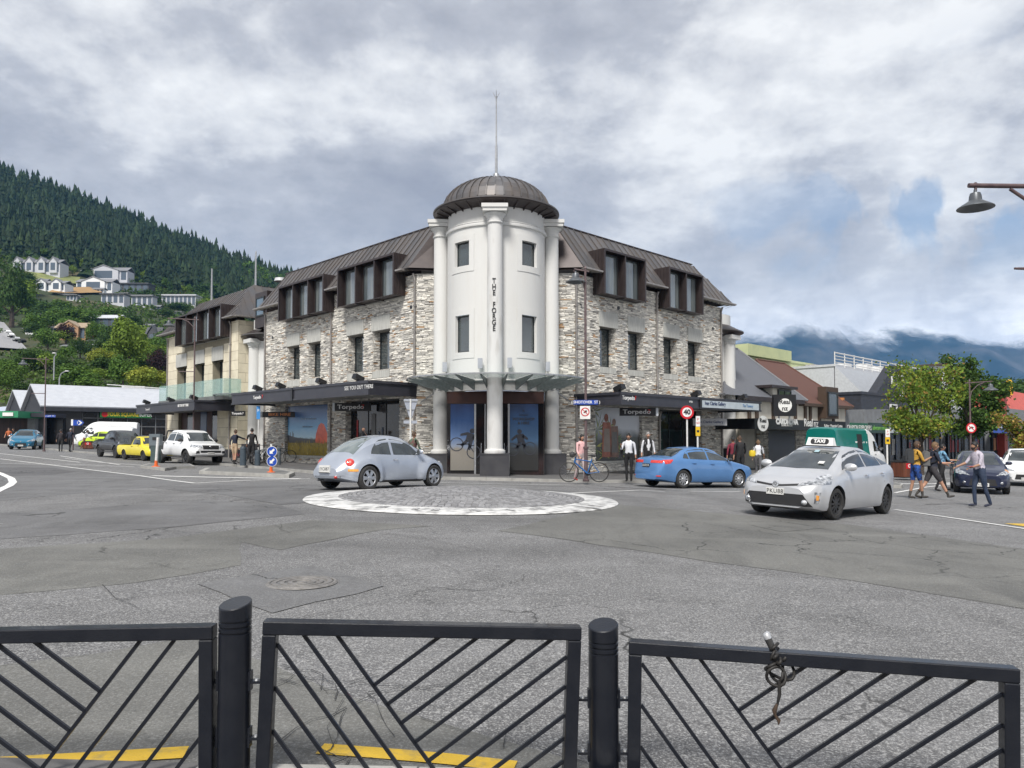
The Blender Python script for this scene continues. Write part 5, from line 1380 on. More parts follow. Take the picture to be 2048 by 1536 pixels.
   mb.m=[0]*len(mb.f);
   for i in range(36*4): mb.m[i]=0
   mb.m=[1 if i % 4 in (2,3) and i < 144 else 0 for i in range(len(mb.f))]
   s.RI[k2]=mb.mesh('rim',[mm,STEELRIM],30)
  part('rim',s.RI[k2],None,t,M2)
  return t
 TY={}; RI={}
 def mirror_(s,x,z,m,size=.1):
  for sd_ in (-1,1):
   p,n=s.surf('L' if sd_ > 0 else 'R',x,z)
   if p is None: continue
   q=p + Vector((0,sd_*.13,.05))
   vs=[]; N_=10; mb=MB()
   prof=[(0,-.05),(size*.7,-.045),(size,-.0),(size*.8,.05),(0,.075)]
   mb.lathe(prof,12,M=T(q) @ SC(.55,1.2,1) @ RY(90) @ SC(.75,1,1.3)); mb.tube([p + Vector((0,-sd_*.02,-.01)),q + Vector((0,0,-.03))],.022,6)
   mi=part('wing_mirror',mb,m,s.t,s.m,smooth=60)
   part('mirror_glass',MB().tube([(q.x - .062,q.y,q.z),(q.x - .068,q.y,q.z)],size*.62,12),CHROME,mi,s.m)
 def handle(s,x,z,m=CHROME,sides='LR'):
  for md in sides:
   p,n=s.surf(md,x,z)
   if p is None: continue
   sg=1 if md == 'L' else -1; mb=MB(); mb.tube([p + Vector((-.09,sg*.012,0)),p + Vector((-.05,sg*.032,0)),p + Vector((.05,sg*.032,0)),p + Vector((.09,sg*.012,0))],.014,6)
   part('door_handle',mb,m,s.t,s.m)
 def plate(s,mode,y,z,w,h,txt,size,dark=False):
  p,n=s.surf(mode,y,z); x=p.x + (.02 if mode == 'F' else -.02)
  M2=s.m @ T(x,y,z) @ RZ(90 if mode == 'F' else -90)
  pl_=part('number_plate',MB().box(-w/2,w/2,-.006,.03,-h/2,h/2),INK if dark else PLATEW,s.t,M2)
  text('lettering',txt,size*1.02,PLATEW if dark else INK,pl_,M2 @ T(0,-.008,0),.004,bold=.0,spacing=1.12,sx=.92)
  return M2
def heading(pr,pf,near_y,wb,sign=1,h=0.0):
 """frame of a car from the photograph places where its near-side rear and front tyres touch the road"""
 a,b=ground(*pr),ground(*pf)
 d=(b - a); d.z=0; ln=d.length; d.normalize()
 ang=math.degrees(math.atan2(d.y,d.x)); n=Vector((-d.y,d.x,0))
 c=(a + b)/2 - n*near_y
 return c,ang,ln/wb
def heading2(pr,pxf,near_y,wb,sc=1.0):
 """as heading(), from one tyre's place and the column of the other, which stands farther off, for a car of known length"""
 a=ground(*pr); best=None
 for i in range(2,400):
  Y=a.y + i*.01; X=(pxf - 1024)/FPX*(Y*_cp - 1.5*_sp); p=Vector((X,Y,0)); e=abs((p.xy - a.xy).length - wb*sc)
  if best is None or e < best[0]: best=(e,p)
 return a,best[1]
def car_frame(rear,front,near_y,sc):
 d=(front - rear); d.z=0; d.normalize(); n=Vector((-d.y,d.x,0)); c=(rear + front)/2; c.z=0
 return frame(c - n*near_y*sc,math.degrees(math.atan2(d.y,d.x)),sc)
def frame(c,ang,sc=1.0):
 z=G(c.x,c.y); e=.5
 dx=Vector((math.cos(R(ang)),math.sin(R(ang)))); gz=(G(c.x + dx.x*1.3,c.y + dx.y*1.3) - G(c.x - dx.x*1.3,c.y - dx.y*1.3))/2.6
 gy=(G(c.x - dx.y*.8,c.y + dx.x*.8) - G(c.x + dx.y*.8,c.y - dx.x*.8))/1.6
 zz=(G(c.x + dx.x*1.3,c.y + dx.y*1.3) + G(c.x - dx.x*1.3,c.y - dx.y*1.3))/2
 return T(c.x,c.y,zz + .004) @ RZ(ang) @ RY(-math.degrees(math.atan(gz))) @ RX(math.degrees(math.atan(gy))) @ SC(sc)
def side_windows(c,defs,m=GLASS,sides='LR',nm='side_window',trim=None):
 for md in sides:
  for bot,top in defs:
   o=c.patch(nm,md,bot,top,m,off=.005)
def strip(c,mode,pts,w,m,name,off=.004,parent=None): return c.line(mode,pts,w,m,name,parent or c.t,off)
SILVERBLUE=paint('silver_blue_paint',(.44,.48,.55),.45,.26); SILVER=paint('silver_paint',(.60,.61,.63),.45,.26)
SKYBLUE=paint('sky_blue_paint',(.10,.24,.50),.35,.3); NAVY=paint('navy_paint',(.012,.018,.05),.2,.25); WHITECAR=paint('white_car_paint',(.78,.79,.80)); BLACKCAR=paint('black_car_paint',(.006,.006,.007),0,.3)
YELLOWCAR=paint('yellow_car_paint',(.72,.60,.02)); TEAL=paint('teal_paint',(.0,.17,.145),.1); LIME=paint('lime_paint',(.50,.68,.02)); CYANCAR=paint('cyan_blue_paint',(.02,.17,.30),.3)
a_,b_=heading2((738,981),867,-.80,2.51,1.04)
SPB=dict(top=[(2.02,.56),(1.97,.66),(1.82,.78),(1.5,.90),(1.2,.98),(1.02,1.05),(.80,1.20),(.50,1.36),(.2,1.455),(-.1,1.495),(-.4,1.49),(-.75,1.43),(-1.1,1.31),(-1.4,1.14),(-1.65,.97),(-1.88,.80),(-2.02,.66),(-2.07,.55)],
           belt=[(2.02,.5),(1.7,.66),(1.3,.80),(.9,.88),(.5,.90),(-.9,.91),(-1.3,.86),(-1.7,.72),(-2.07,.5)],
           bot=[(2.02,.30),(1.6,.20),(-1.6,.20),(-2.07,.33)],plan=[(2.02,.42),(1.95,.56),(1.75,.67),(1.3,.72),(.8,.755),(-.8,.755),(-1.3,.72),(-1.75,.66),(-1.98,.56),(-2.07,.44)],
           roofw=.50,roofround=.13,wheels=(1.255,-1.255),wr=.325,plan_max=.86,bulge=.19,bulge_r=.66,archr=1.12,spokes=6,spw=.75,n=96,rim=.70,smooth=.12)
B=Car('beetle_car','silver rounded two door beetle car seen from behind at the roundabout',car_frame(a_,b_,-.80,1.04),SPB,SILVERBLUE)
side_windows(B,[([(.78,.93),(-.28,.94)],[(.70,1.0),(.48,1.20),(.10,1.33),(-.28,1.375)]),([(-.38,.94),(-1.08,.96)],[(-.38,1.38),(-.62,1.35),(-.86,1.24),(-1.0,1.10),(-1.08,.97)])])
B.patch('rear_window','T',[(-1.56,-.50),(-1.60,0),(-1.56,.50)],[(-.78,-.36),(-.76,0),(-.78,.36)],mat('pale_rear_glass',(.10,.13,.13),(.16,.19,.19),scale=3,rough=.04,coat=1.0),nu=12,nv=8)
B.patch('windscreen','T',[(.95,-.55),(1.0,0),(.95,.55)],[(.28,-.40),(.30,0),(.28,.40)],GLASS,nu=12,nv=6)
for s_ in ('L','R'):
 B.line(s_,[(.82,.30),(.86,.60),(.80,.92)]); B.line(s_,[(-.33,.92),(-.34,.30)]); B.line(s_,[(.82,.26),(-.34,.26)])
 B.patch('sill_strip',s_,[(.80,.20),(-.78,.20)],[(.80,.25),(-.78,.25)],BLKPLASTIC,off=.012)
 B.patch('side_marker',s_,[(-1.84,.50),(-1.62,.50)],[(-1.84,.56),(-1.62,.56)],AMBER,off=.012,nu=6,nv=2)
 B.line(s_,[(.83,.95),(.62,1.14),(.35,1.28),(0,1.39),(-.4,1.42)],.018,INK,'roof_seal')
B.handle(-.24,.80)
B.mirror_(.66,.97,SILVERBLUE,.10)
def lens(c,md,u,v,r,m,name='tail_lamp',sx=1.0,depth=.035,ring=None,lean=0):
 p,n=c.surf(md,u,v)
 if n.dot(Vector((-1 if md == 'B' else 1,0,0))) < 0 and md in 'FB': n=-n
 q=n.to_track_quat('Z','Y').to_matrix().to_4x4()
 o=part(name,MB().lathe([(0,depth),(r*.5,depth*.85),(r*.85,depth*.5),(r,0),(r*1.05,-.02)],18,M=T(p) @ q @ SC(sx,1,1)),m,c.t,c.m,smooth=50)
 return o
for y in (-.60,.60):
 lens(B,'B',y,.74,.115,REDLAMP,sx=1.0,depth=.03); o=lens(B,'B',y,.735,.05,mat('pink_lamp',(.85,.35,.3),rough=.1,coat=1.0),depth=.045)
 lens(B,'F',y,.66,.115,LAMP,'headlight')
for y in (-.42,): lens(B,'B',y,.34,.045,REDLAMP,'reflector',depth=.02)
B.line('B',[(-.52,.40),(-.2,.41),(.2,.41),(.52,.40)],.012); B.line('T',[(-1.62,-.45),(-1.85,-.40),(-1.98,0),(-1.85,.40),(-1.62,.45)],.01)
B.patch('rear_valance','B',[(-.5,.33),(.5,.33)],[(-.52,.385),(.52,.385)],mat('grey_plastic',(.20,.22,.25),rough=.45),off=.004)
B.plate('B',.0,.56,.42,.20,'JYC087',.115)
part('plate_surround',MB().box(-2.12,-2.06,-.19,.19,.455,.475),INK,B.t)
B.line('T',[(-1.70,-.14),(-1.70,.14)],.02,INK,'brake_light',B.t)
part('aerial',MB().tube([(-.62,0,1.46),(-.74,.0,1.60)],.008,5).lathe([(0,.05),(.035,.035),(.05,0),(.035,-.035),(0,-.05)],10,c=(-.755,0,1.63)),mat('aerial_ball',(.22,.12,.08),rough=.7),B.t)
part('exhaust',MB().tube([(-2.02,.36,.27),(-1.8,.36,.28)],.035,8),CHROME,B.t)
for s_ in (-1,): pass
a_,b_=heading2((1365,977),1476,-.775,2.70,1.02)
SPC=dict(top=[(2.28,.62),(2.22,.72),(1.9,.83),(1.4,.93),(1.12,.99),(.85,1.14),(.45,1.33),(.05,1.43),(-.4,1.46),(-.85,1.43),(-1.2,1.33),(-1.55,1.17),(-1.78,1.09),(-2.1,1.06),(-2.24,1.02),(-2.30,.90),(-2.33,.55)],
           belt=[(2.28,.55),(2.0,.74),(1.4,.86),(1.0,.91),(-1.5,.97),(-2.15,.95),(-2.33,.5)],bot=[(2.28,.26),(1.8,.19),(-1.7,.19),(-2.33,.30)],
           plan=[(2.28,.50),(2.2,.68),(1.95,.80),(1.4,.86),(.5,.885),(-1.2,.88),(-1.8,.85),(-2.15,.77),(-2.30,.64),(-2.33,.55)],
           roofw=.56,wheels=(1.35,-1.35),wr=.32,plan_max=.885,bulge=.03,spokes=10,spw=.55,rim=.68)
C=Car('saloon_car','sky blue saloon car seen from behind on the right of the roundabout',car_frame(a_,b_,-.80,1.02),SPC,SKYBLUE)
side_windows(C,[([(.88,.97),(-.12,1.0)],[(.62,1.16),(.35,1.27),(-.05,1.36),(-.12,1.365)]),([(-.20,1.0),(-1.02,1.02)],[(-.20,1.37),(-.6,1.36),(-.95,1.31),(-1.02,1.28)]),([(-1.08,1.02),(-1.32,1.04)],[(-1.08,1.26),(-1.16,1.22),(-1.26,1.13),(-1.32,1.06)])])
C.patch('rear_window','T',[(-1.70,-.58),(-1.73,0),(-1.70,.58)],[(-1.02,-.46),(-1.0,0),(-1.02,.46)],GLASS,nu=12,nv=6)
C.patch('windscreen','T',[(1.05,-.62),(1.12,0),(1.05,.62)],[(.42,-.47),(.45,0),(.42,.47)],GLASS,nu=12,nv=6)
for s_ in 'LR':
 C.line(s_,[(.95,.25),(.98,.6),(.92,.95)]); C.line(s_,[(-.16,1.0),(-.18,.25)]); C.line(s_,[(-1.02,1.0),(-1.08,.75),(-.92,.45),(-.90,.25)]); C.line(s_,[(.95,.24),(-.90,.24)])
 C.line(s_,[(.98,.76),(-.2,.79),(-1.9,.86)],.012,mat('crease_shade',(.05,.11,.25),rough=.3))  # shade of the body crease painted on as a darker blue line
 C.patch('tail_lamp',s_,[(-2.12,.83),(-1.92,.86)],[(-2.16,.97),(-1.78,.99)],REDLAMP,off=.008)
for y0,y1 in ((-.70,-.20),(.20,.70)): C.patch('tail_lamp','B',[(y0,.86),(y1,.86)],[(y0,.95),(y1,.95)],REDLAMP,off=.012,nu=8)
C.line('B',[(-.66,.962),(.66,.962)],.02,CHROME,'chrome_strip',C.t,.016); C.line('B',[(-.72,.56),(.72,.56)],.012)
for y in (-.62,.62): C.patch('reflector','B',[(y - .07,.40),(y + .07,.40)],[(y - .07,.44),(y + .07,.44)],REDLAMP,off=.01,nu=3,nv=1)
C.plate('B',0,.77,.36,.12,'LRZ210',.10,dark=True)
C.handle(-.02,.86,SKYBLUE); C.handle(-.88,.88,SKYBLUE); C.mirror_(.78,.97,BLKPLASTIC,.09)
C.line('T',[(-1.78,-.66),(-1.78,.66)],.012)
a_,b_=heading2((1666,1040),1766,.765,2.70,1.07)
SPT=dict(top=[(2.25,.60),(2.20,.72),(2.0,.82),(1.6,.92),(1.30,1.0),(1.0,1.14),(.6,1.31),(.2,1.43),(-.2,1.49),(-.6,1.475),(-1.1,1.39),(-1.6,1.26),(-1.95,1.14),(-2.08,1.08),(-2.16,.92),(-2.20,.55)],
           belt=[(2.25,.54),(2.0,.72),(1.5,.86),(1.1,.92),(-.6,1.0),(-1.6,1.04),(-2.08,1.0),(-2.2,.5)],bot=[(2.25,.24),(1.8,.16),(-1.7,.17),(-2.2,.28)],
           plan=[(2.25,.56),(2.18,.70),(2.0,.80),(1.5,.86),(.8,.873),(-1.2,.873),(-1.8,.83),(-2.1,.74),(-2.20,.58)],
           roofw=.55,wheels=(1.35,-1.35),wr=.318,plan_max=.873,bulge=.03,rimm='black',spokes=10,spw=.5,rim=.66,steer=-4)
P=Car('taxi','silver hatchback taxi with a white TAXI roof sign facing the camera',car_frame(b_,a_,.78,1.07),SPT,SILVER,cat='taxi')
side_windows(P,[([(.98,.99),(-.20,1.06)],[(.80,1.10),(.45,1.27),(.1,1.36),(-.20,1.40)]),([(-.28,1.06),(-1.10,1.09)],[(-.28,1.405),(-.7,1.38),(-1.02,1.30),(-1.10,1.27)]),([(-1.16,1.10),(-1.62,1.12)],[(-1.16,1.26),(-1.35,1.21),(-1.50,1.16),(-1.62,1.13)])],TINT)
P.patch('windscreen','T',[(1.26,-.62),(1.36,0),(1.26,.62)],[(.36,-.47),(.40,0),(.36,.47)],GLASS,nu=14,nv=10)
P.patch('rear_window','T',[(-1.95,-.5),(-1.95,.5)],[(-1.1,-.42),(-1.1,.42)],TINT,nu=10,nv=6)
P.line('T',[(1.32,-.60),(1.40,-.2),(1.41,.1),(1.36,.40)],.03,INK,'wiper',P.t,.02)
for s_ in 'LR':
 P.line(s_,[(1.02,.25),(1.05,.6),(1.0,.98)]); P.line(s_,[(-.24,1.06),(-.26,.25)]); P.line(s_,[(-1.12,1.08),(-1.15,.8),(-.95,.5),(-.92,.25)]); P.line(s_,[(1.02,.24),(-.92,.24)])
 P.line(s_,[(1.0,1.02),(.75,1.16),(.42,1.30),(.05,1.40),(-.24,1.43)],.05,mat('door_visor',(.16,.13,.13),rough=.3),'window_visor',P.t,.012)
 P.line(s_,[(-.28,1.43),(-.7,1.41),(-1.05,1.33),(-1.25,1.26)],.04,mat('door_visor'),'window_visor',P.t,.012)
 P.line(s_,[(1.1,.80),(0,.86),(-1.7,.95)],.014,mat('silver_crease_shade',(.20,.21,.23),rough=.4))  # flank crease: its shade is a painted dark grey line
 sg=1 if s_ == 'L' else -1
 P.patch('headlight',s_,[(2.10,.70),(1.62,.71)],[(2.10,.74),(1.80,.84),(1.50,.90)],LAMP,off=.008)
 P.patch('lamp_housing',s_,[(2.12,.34),(2.02,.34)],[(2.12,.56),(1.98,.55)],LAMP,off=.006,nu=3,nv=3); P.patch('fog_lamp',s_,[(2.09,.40),(2.04,.40)],[(2.09,.50),(2.03,.49)],AMBER,off=.012,nu=3,nv=3)
for sg in (-1,1):
 P.patch('headlight','F',[(sg*.42,.655),(sg*.74,.70)],[(sg*.50,.73),(sg*.74,.80)],LAMP,off=.010,nu=8)
 lens(P,'F',sg*.58,.35,.055,LAMP,'fog_lamp',depth=.03)
P.patch('upper_grille','F',[(-.42,.665),(-.1,.635),(.1,.635),(.42,.665)],[(-.44,.70),(-.1,.665),(.1,.665),(.44,.70)],INK,off=.012,nu=14,nv=1)
P.patch('lower_grille','F',[(-.70,.27),(.70,.27)],[(-.56,.50),(.56,.50)],INK,off=.012,nu=16,nv=4)
for z in (.32,.37,.42,.46): P.line('F',[(-.55,z),(.55,z)],.012,BLKPLASTIC,'grille_bar',P.t,.024)
P.line('F',[(-.70,.275),(-.3,.262),(.3,.262),(.70,.275)],.03,CHROME,'bumper_trim',P.t,.03)
P.line('F',[(-.66,.575),(.66,.575)],.006)
P.line('T',[(1.35,-.66),(1.9,-.56),(2.10,-.40),(2.16,0),(2.10,.40),(1.9,.56),(1.35,.66)],.01)
P.plate('F',0,.53,.36,.125,'PKU88',.118)
p_,n_=P.surf('F',0,.665)
part('badge',MB().tube([(p_.x + .012,0,.672),(p_.x + .03,0,.672)],.065,20).lathe([(.04,0),(.055,.004),(.07,0)],20,M=T(p_.x + .034,0,.672) @ RY(90)).lathe([(.018,0),(.026,.004),(.034,0)],14,M=T(p_.x + .036,0,.682) @ RY(90) @ SC(1,.7,1)),CHROME,P.t,smooth=40)
P.handle(-.12,.88); P.handle(-1.0,.92); P.mirror_(.86,1.0,SILVER,.11)
tb=thing('taxi_sign','white illuminated TAXI box standing on the roof of the silver taxi','sign',P.m @ T(.15,0,1.49))
Mt=P.m @ T(.18,0,1.475) @ SC(.82)
part('sign_box',MB().add([(-.11,-.36,0),(.13,-.36,0),(.13,.36,0),(-.11,.36,0),(-.05,-.33,.21),(.05,-.33,.21),(.05,.33,.21),(-.05,.33,.21)],[(3,2,1,0),(4,5,6,7),(0,1,5,4),(1,2,6,5),(2,3,7,6),(3,0,4,7)]),WHITEPAINT,tb,Mt)
Mf=Mt @ T(.092,0,.105) @ RZ(90) @ RX(-21)
part('black_panel',MB().prism([(-.24,-.035),(-.20,-.075),(.20,-.075),(.24,-.035),(.24,.035),(.20,.075),(-.20,.075),(-.24,.035)],-.012,.0),INK,tb,Mf)
text('lettering','TAXI',.13,WHITEPAINT,tb,Mf @ T(0,-.016,0),.004,bold=.006,sx=1.05)
part('roof_bar',MB().box(-.02,.02,-.5,.5,-.03,.0),BLKPLASTIC,tb,Mt)
part('sticker',MB().box(0,.002,.34,.46,0,.1),PLATEW,P.t,P.m @ T(1.12,0,1.10) @ RY(-62))
part('sticker',MB().box(0,.002,.02,.12,0,.1),mat('pale_sticker',(.35,.5,.55),rough=.4),P.t,P.m @ T(.58,0,1.332) @ RY(-64))
def hatch(name,label,c0,ang,sc,pm,L=4.0,H=1.47,W=.87,wr=.31,bonnet=.95,tall=0.0,plate='KWH52',group=None,rim='alloy',yellowlamp=False,big=False):
 f=L/2
 sp=dict(top=[(f,.62),(f - .06,.74),(f - .35,.84 + tall*.5),(f - .95,.96 + tall),(f - 1.15,1.02 + tall),(f - 1.6,H - .16),(f - 1.95,H - .03),(f - 2.3,H),(-f + .9,H - .04),(-f + .35,H - .18),(-f + .08,1.05),(-f,.6)],
              belt=[(f,.55),(f - .5,.78 + tall*.6),(f - 1.1,.92 + tall),(-f + .3,.98 + tall),(-f,.5)],bot=[(f,.26),(f - .4,.2 + tall*.5),(-f + .4,.2 + tall*.5),(-f,.3)],
              plan=[(f,.52),(f - .1,.70),(f - .4,W - .05),(f - 1.2,W),(-f + .5,W - .01),(-f + .1,W - .1),(-f,W - .25)],roofw=W - .30,wheels=(f - .78,-f + .75),wr=wr,plan_max=W,bulge=.03,spokes=5,spw=.8,rimm=rim,n=60)
 c=Car(name,label,frame(c0,ang,sc),sp,pm,group)
 t=tall
 side_windows(c,[([(f - 1.38,1.02 + t),(-.15,1.03 + t)],[(f - 1.62,H - .25),(f - 1.9,H - .12),(-.15,H - .11)]),([(-.22,1.03 + t),(-f + .75,1.05 + t)],[(-.22,H - .11),(-f + 1.0,H - .15),(-f + .8,H - .2)])],TINT)
 c.patch('windscreen','T',[(f - 1.12,-W + .26),(f - 1.05,0),(f - 1.12,W - .26)],[(f - 1.85,-W + .42),(f - 1.83,0),(f - 1.85,W - .42)],GLASS,nu=12,nv=6)
 for s_ in 'LR':
  c.line(s_,[(f - 1.2,.25 + t),(f - 1.15,.9 + t)]); c.line(s_,[(-.18,1.0 + t),(-.2,.25 + t)])
  c.patch('headlight',s_,[(f - .14,.66),(f - .5,.72)],[(f - .16,.74),(f - .62,.86 + t*.5)],LAMP,off=.01)
 for sg in (-1,1):
  c.patch('headlight','F',[(sg*.38,.64),(sg*.70,.70)],[(sg*.50,.72),(sg*.68,.78)],LAMP,off=.012,nu=6)
  lens(c,'F',sg*.56,.40,.05,LAMP,'fog_lamp')
  if yellowlamp and sg > 0: c.patch('indicator','L',[(f - .45,.74),(f - .60,.78)],[(f - .47,.82),(f - .64,.86)],AMBER,off=.016)
 c.patch('grille','F',[(-.42,.30),(.42,.30)],[(-.36,.52),(.36,.52)],INK,off=.012,nu=10,nv=3)
 for z in (.35,.41,.47): c.line('F',[(-.36,z),(.36,z)],.012,CHROME if big else BLKPLASTIC,'grille_bar',c.t,.02)
 lens(c,'F',0,.64,.05,CHROME,'badge',depth=.02)
 c.plate('F',0,.33,.36,.12,plate,.10)
 c.handle(-.05,.86 + t); c.mirror_(f - 1.4,1.02 + t,pm,.09)
 return c
q=ground(2011,988);
hatch('hatchback_car','dark navy hatchback with yellow lit indicator behind the crossing man',q + Vector((-.15,1.35,0)),-118,1.04,NAVY,L=4.03,H=1.50,W=.86,yellowlamp=True,plate='KBZ14')
hatch('suv_car','white car cut off at the right edge behind the navy hatchback',ground(2062,972) + Vector((.5,1.2,0)),-122,1.0,WHITECAR,L=4.5,H=1.66,W=.92,wr=.35,tall=.10)
q=ground(28,899)
hatch('suv_car','blue compact off-roader with black slotted grille at the left edge',q + Vector((.0,1.6,0)),-68,1.06,CYANCAR,L=4.17,H=1.61,W=.89,wr=.36,tall=.10,big=True,rim='black',plate='NBT51')
hatch('parked_car','pale car half hidden behind the blue off-roader',ground(-8,896) + Vector((-.6,4.5,0)),-68,1.0,SILVER,L=4.3,H=1.5)
def pickup(name,label,c0,ang,sc,pm,kind,plate='LQW',cab=1):
 """kind: hilux (double cab, tray), old (single cab, low), dark (double cab with lid)"""
 if kind == 'old':
  L0,L1=1.95,-2.35
  top=[(L0,.70),(L0 - .05,.80),(1.5,.90),(.95,.96),(.86,1.0),(.52,1.32),(.40,1.40),(.1,1.43),(-.25,1.42),(-.42,1.36),(-.50,1.0),(-.56,.93),(-2.30,.93),(L1,.88)]
  belt=[(L0,.6),(1.0,.84),(.5,.86),(-.4,.87),(-.6,.86),(L1,.82)]; bot=[(L0,.28),(-2.2,.26),(L1,.34)]
  plan=[(L0,.66),(1.85,.76),(1.4,.79),(-2.2,.79),(L1,.77)]; W,rw,wr,wh=.80,.58,.29,(1.2,-1.35); tall=0
 else:
  L0,L1=2.45,-2.80
  top=[(L0,.95),(L0 - .05,1.04),(2.1,1.12),(1.55,1.19),(1.42,1.22),(.98,1.58),(.80,1.70),(.45,1.79),(-.1,1.81),(-.6,1.78),(-.82,1.70),(-.95,1.30),(-1.0,1.15),(-2.74,1.15),(L1,1.1)]
  belt=[(L0,.8),(2.0,1.0),(1.4,1.08),(-.9,1.12),(-1.1,1.09),(L1,1.02)]; bot=[(L0,.52),(1.9,.44),(-2.4,.46),(L1,.58)]
  plan=[(L0,.70),(2.38,.82),(2.1,.90),(1.4,.93),(-2.6,.93),(L1,.91)]; W,rw,wr,wh=.93,.64,.385,(1.56,-1.52)
 sp=dict(top=top,belt=belt,bot=bot,plan=plan,roofw=rw,wheels=wh,wr=wr,plan_max=W,bulge=.05 if kind != 'old' else .015,spokes=6,spw=.7,rimm='black',n=90,rim=.62,ww=.25 if kind != 'old' else .19,smooth=.03,archr=1.2 if kind != 'old' else 1.15)
 c=Car(name,label,frame(c0,ang,sc),sp,pm,cat='pickup truck')
 if kind == 'old':
  side_windows(c,[([(.72,.93),(-.32,.93)],[(.48,1.22),(.36,1.32),(-.28,1.34)])],GLASS)
  c.patch('windscreen','T',[(.86,-.60),(.88,.60)],[(.46,-.52),(.46,.52)],GLASS,nu=8,nv=4)
  for s_ in 'LR': c.line(s_,[(.75,.3),(.78,.92)]); c.line(s_,[(-.38,.9),(-.38,.3)]); c.patch('sill',s_,[(.9,.27),(-1.0,.27)],[(.9,.31),(-1.0,.31)],BLKPLASTIC)
  c.patch('grille','F',[(-.55,.55),(.55,.55)],[(-.55,.72),(.55,.72)],INK); c.patch('bumper','F',[(-.66,.36),(.66,.36)],[(-.66,.46),(.66,.46)],CHROME,off=.06)
  for sg in (-1,1): lens(c,'F',sg*.45,.64,.09,LAMP,'headlight')
  part('canopy',MB().add([(-.60,-.70,.93),(-.60,.70,.93),(-2.28,.70,.93),(-2.28,-.70,.93),(-.85,-.60,1.42),(-.85,.60,1.42),(-2.15,.60,1.42),(-2.15,-.60,1.42)],[(0,1,2,3),(7,6,5,4),(4,5,1,0),(5,6,2,1),(6,7,3,2),(7,4,0,3)]),mat('canopy_grey',(.055,.06,.065),rough=.6),c.t)
  for s_ in (-1,1): part('canopy_window',MB().add([(-1.05,s_*.69,1.04),(-1.9,s_*.69,1.04),(-1.9,s_*.635,1.30),(-1.1,s_*.635,1.30)],[(0,1,2,3),(3,2,1,0)]),GLASS,c.t)
  c.handle(-.28,.82,INK); c.mirror_(.55,.95,BLKPLASTIC,.07)
 else:
  side_windows(c,[([(1.08,1.20),(.12,1.22)],[(.92,1.42),(.72,1.58),(.12,1.66)]),([(.04,1.22),(-.70,1.24)],[(.04,1.665),(-.55,1.65),(-.70,1.60)])],GLASS)
  c.patch('windscreen','T',[(1.38,-.66),(1.44,0),(1.38,.66)],[(.82,-.56),(.84,0),(.82,.56)],GLASS,nu=10,nv=6)
  for s_ in 'LR':
   c.line(s_,[(1.15,.5),(1.18,1.15)]); c.line(s_,[(.08,1.2),(.08,.5)]); c.line(s_,[(-.85,1.2),(-.92,.5)]); c.line(s_,[(1.15,.5),(-.9,.5)])
   c.patch('headlight',s_,[(2.36,.90),(2.02,.93)],[(2.36,1.02),(1.96,1.06)],LAMP)
   sg=1 if s_ == 'L' else -1
   part('side_step',MB().box(-.9,1.1,sg*.90 - .07,sg*.90 + .07,.38,.43),BLKPLASTIC,c.t)
  for sg in (-1,1):
   c.patch('headlight','F',[(sg*.45,.90),(sg*.80,.92)],[(sg*.47,1.02),(sg*.76,1.03)],LAMP,off=.012,nu=6); c.patch('fog_lamp','F',[(sg*.58,.62),(sg*.76,.62)],[(sg*.60,.74),(sg*.74,.74)],INK,off=.012,nu=4)
  c.patch('grille','F',[(-.40,.84),(.40,.84)],[(-.44,1.02),(.44,1.02)],INK,off=.016,nu=10); c.patch('lower_grille','F',[(-.52,.66),(.52,.66)],[(-.55,.76),(.55,.76)],INK,off=.014,nu=10)
  c.patch('skid_plate','F',[(-.6,.545),(.6,.545)],[(-.75,.58),(.75,.58)],mat('skid_grey',(.3,.3,.31),rough=.4),off=.02)
  lens(c,'F',0,.95,.07,CHROME,'badge',depth=.02)
  c.plate('F',0,.615,.36,.12,plate,.10); c.handle(.20,1.08,INK); c.handle(-.72,1.10,INK); c.mirror_(1.0,1.22,BLKPLASTIC,.12)
  if kind == 'hilux':
   part('sports_bar',MB().add([(-1.0,-.80,1.15),(-1.18,-.80,1.15),(-1.08,-.72,1.72),(-.95,-.72,1.72)],[(0,1,2,3),(3,2,1,0)]).tube([(-1.1,-.82,1.15),(-1.02,-.70,1.74),(-1.02,.70,1.74),(-1.1,.82,1.15)],.05,8).box(-2.75,-1.0,-.95,.95,.75,1.13),BLKPLASTIC,c.t)
  else: part('tray_lid',MB().box(-2.7,-1.05,-.80,.80,1.14,1.19),BLKPLASTIC,c.t)
 return c
q=ground(371,930.5); h=Vector((math.cos(R(-42)),math.sin(R(-42)),0)); n_=Vector((-h.y,h.x,0))
pickup('pickup_truck','white double cab pickup truck facing the street beside the cream building',q - h*1.56 + n_*.88,-42,1.02,WHITECAR,'hilux','LUU954')
q=ground(286,922); h=Vector((math.cos(R(-40)),math.sin(R(-40)),0)); n_=Vector((-h.y,h.x,0))
pickup('pickup_truck','small old yellow pickup truck with a black canopy on its tray',q - h*1.2 + n_*.75,-40,1.0,YELLOWCAR,'old')
q=ground(229,916.5); h=Vector((math.cos(R(-44)),math.sin(R(-44)),0)); n_=Vector((-h.y,h.x,0))
pickup('pickup_truck','black lifted double cab pickup truck behind the yellow pickup',q - h*1.56 + n_*.9,-44,.98,BLACKCAR,'dark','NKT7')
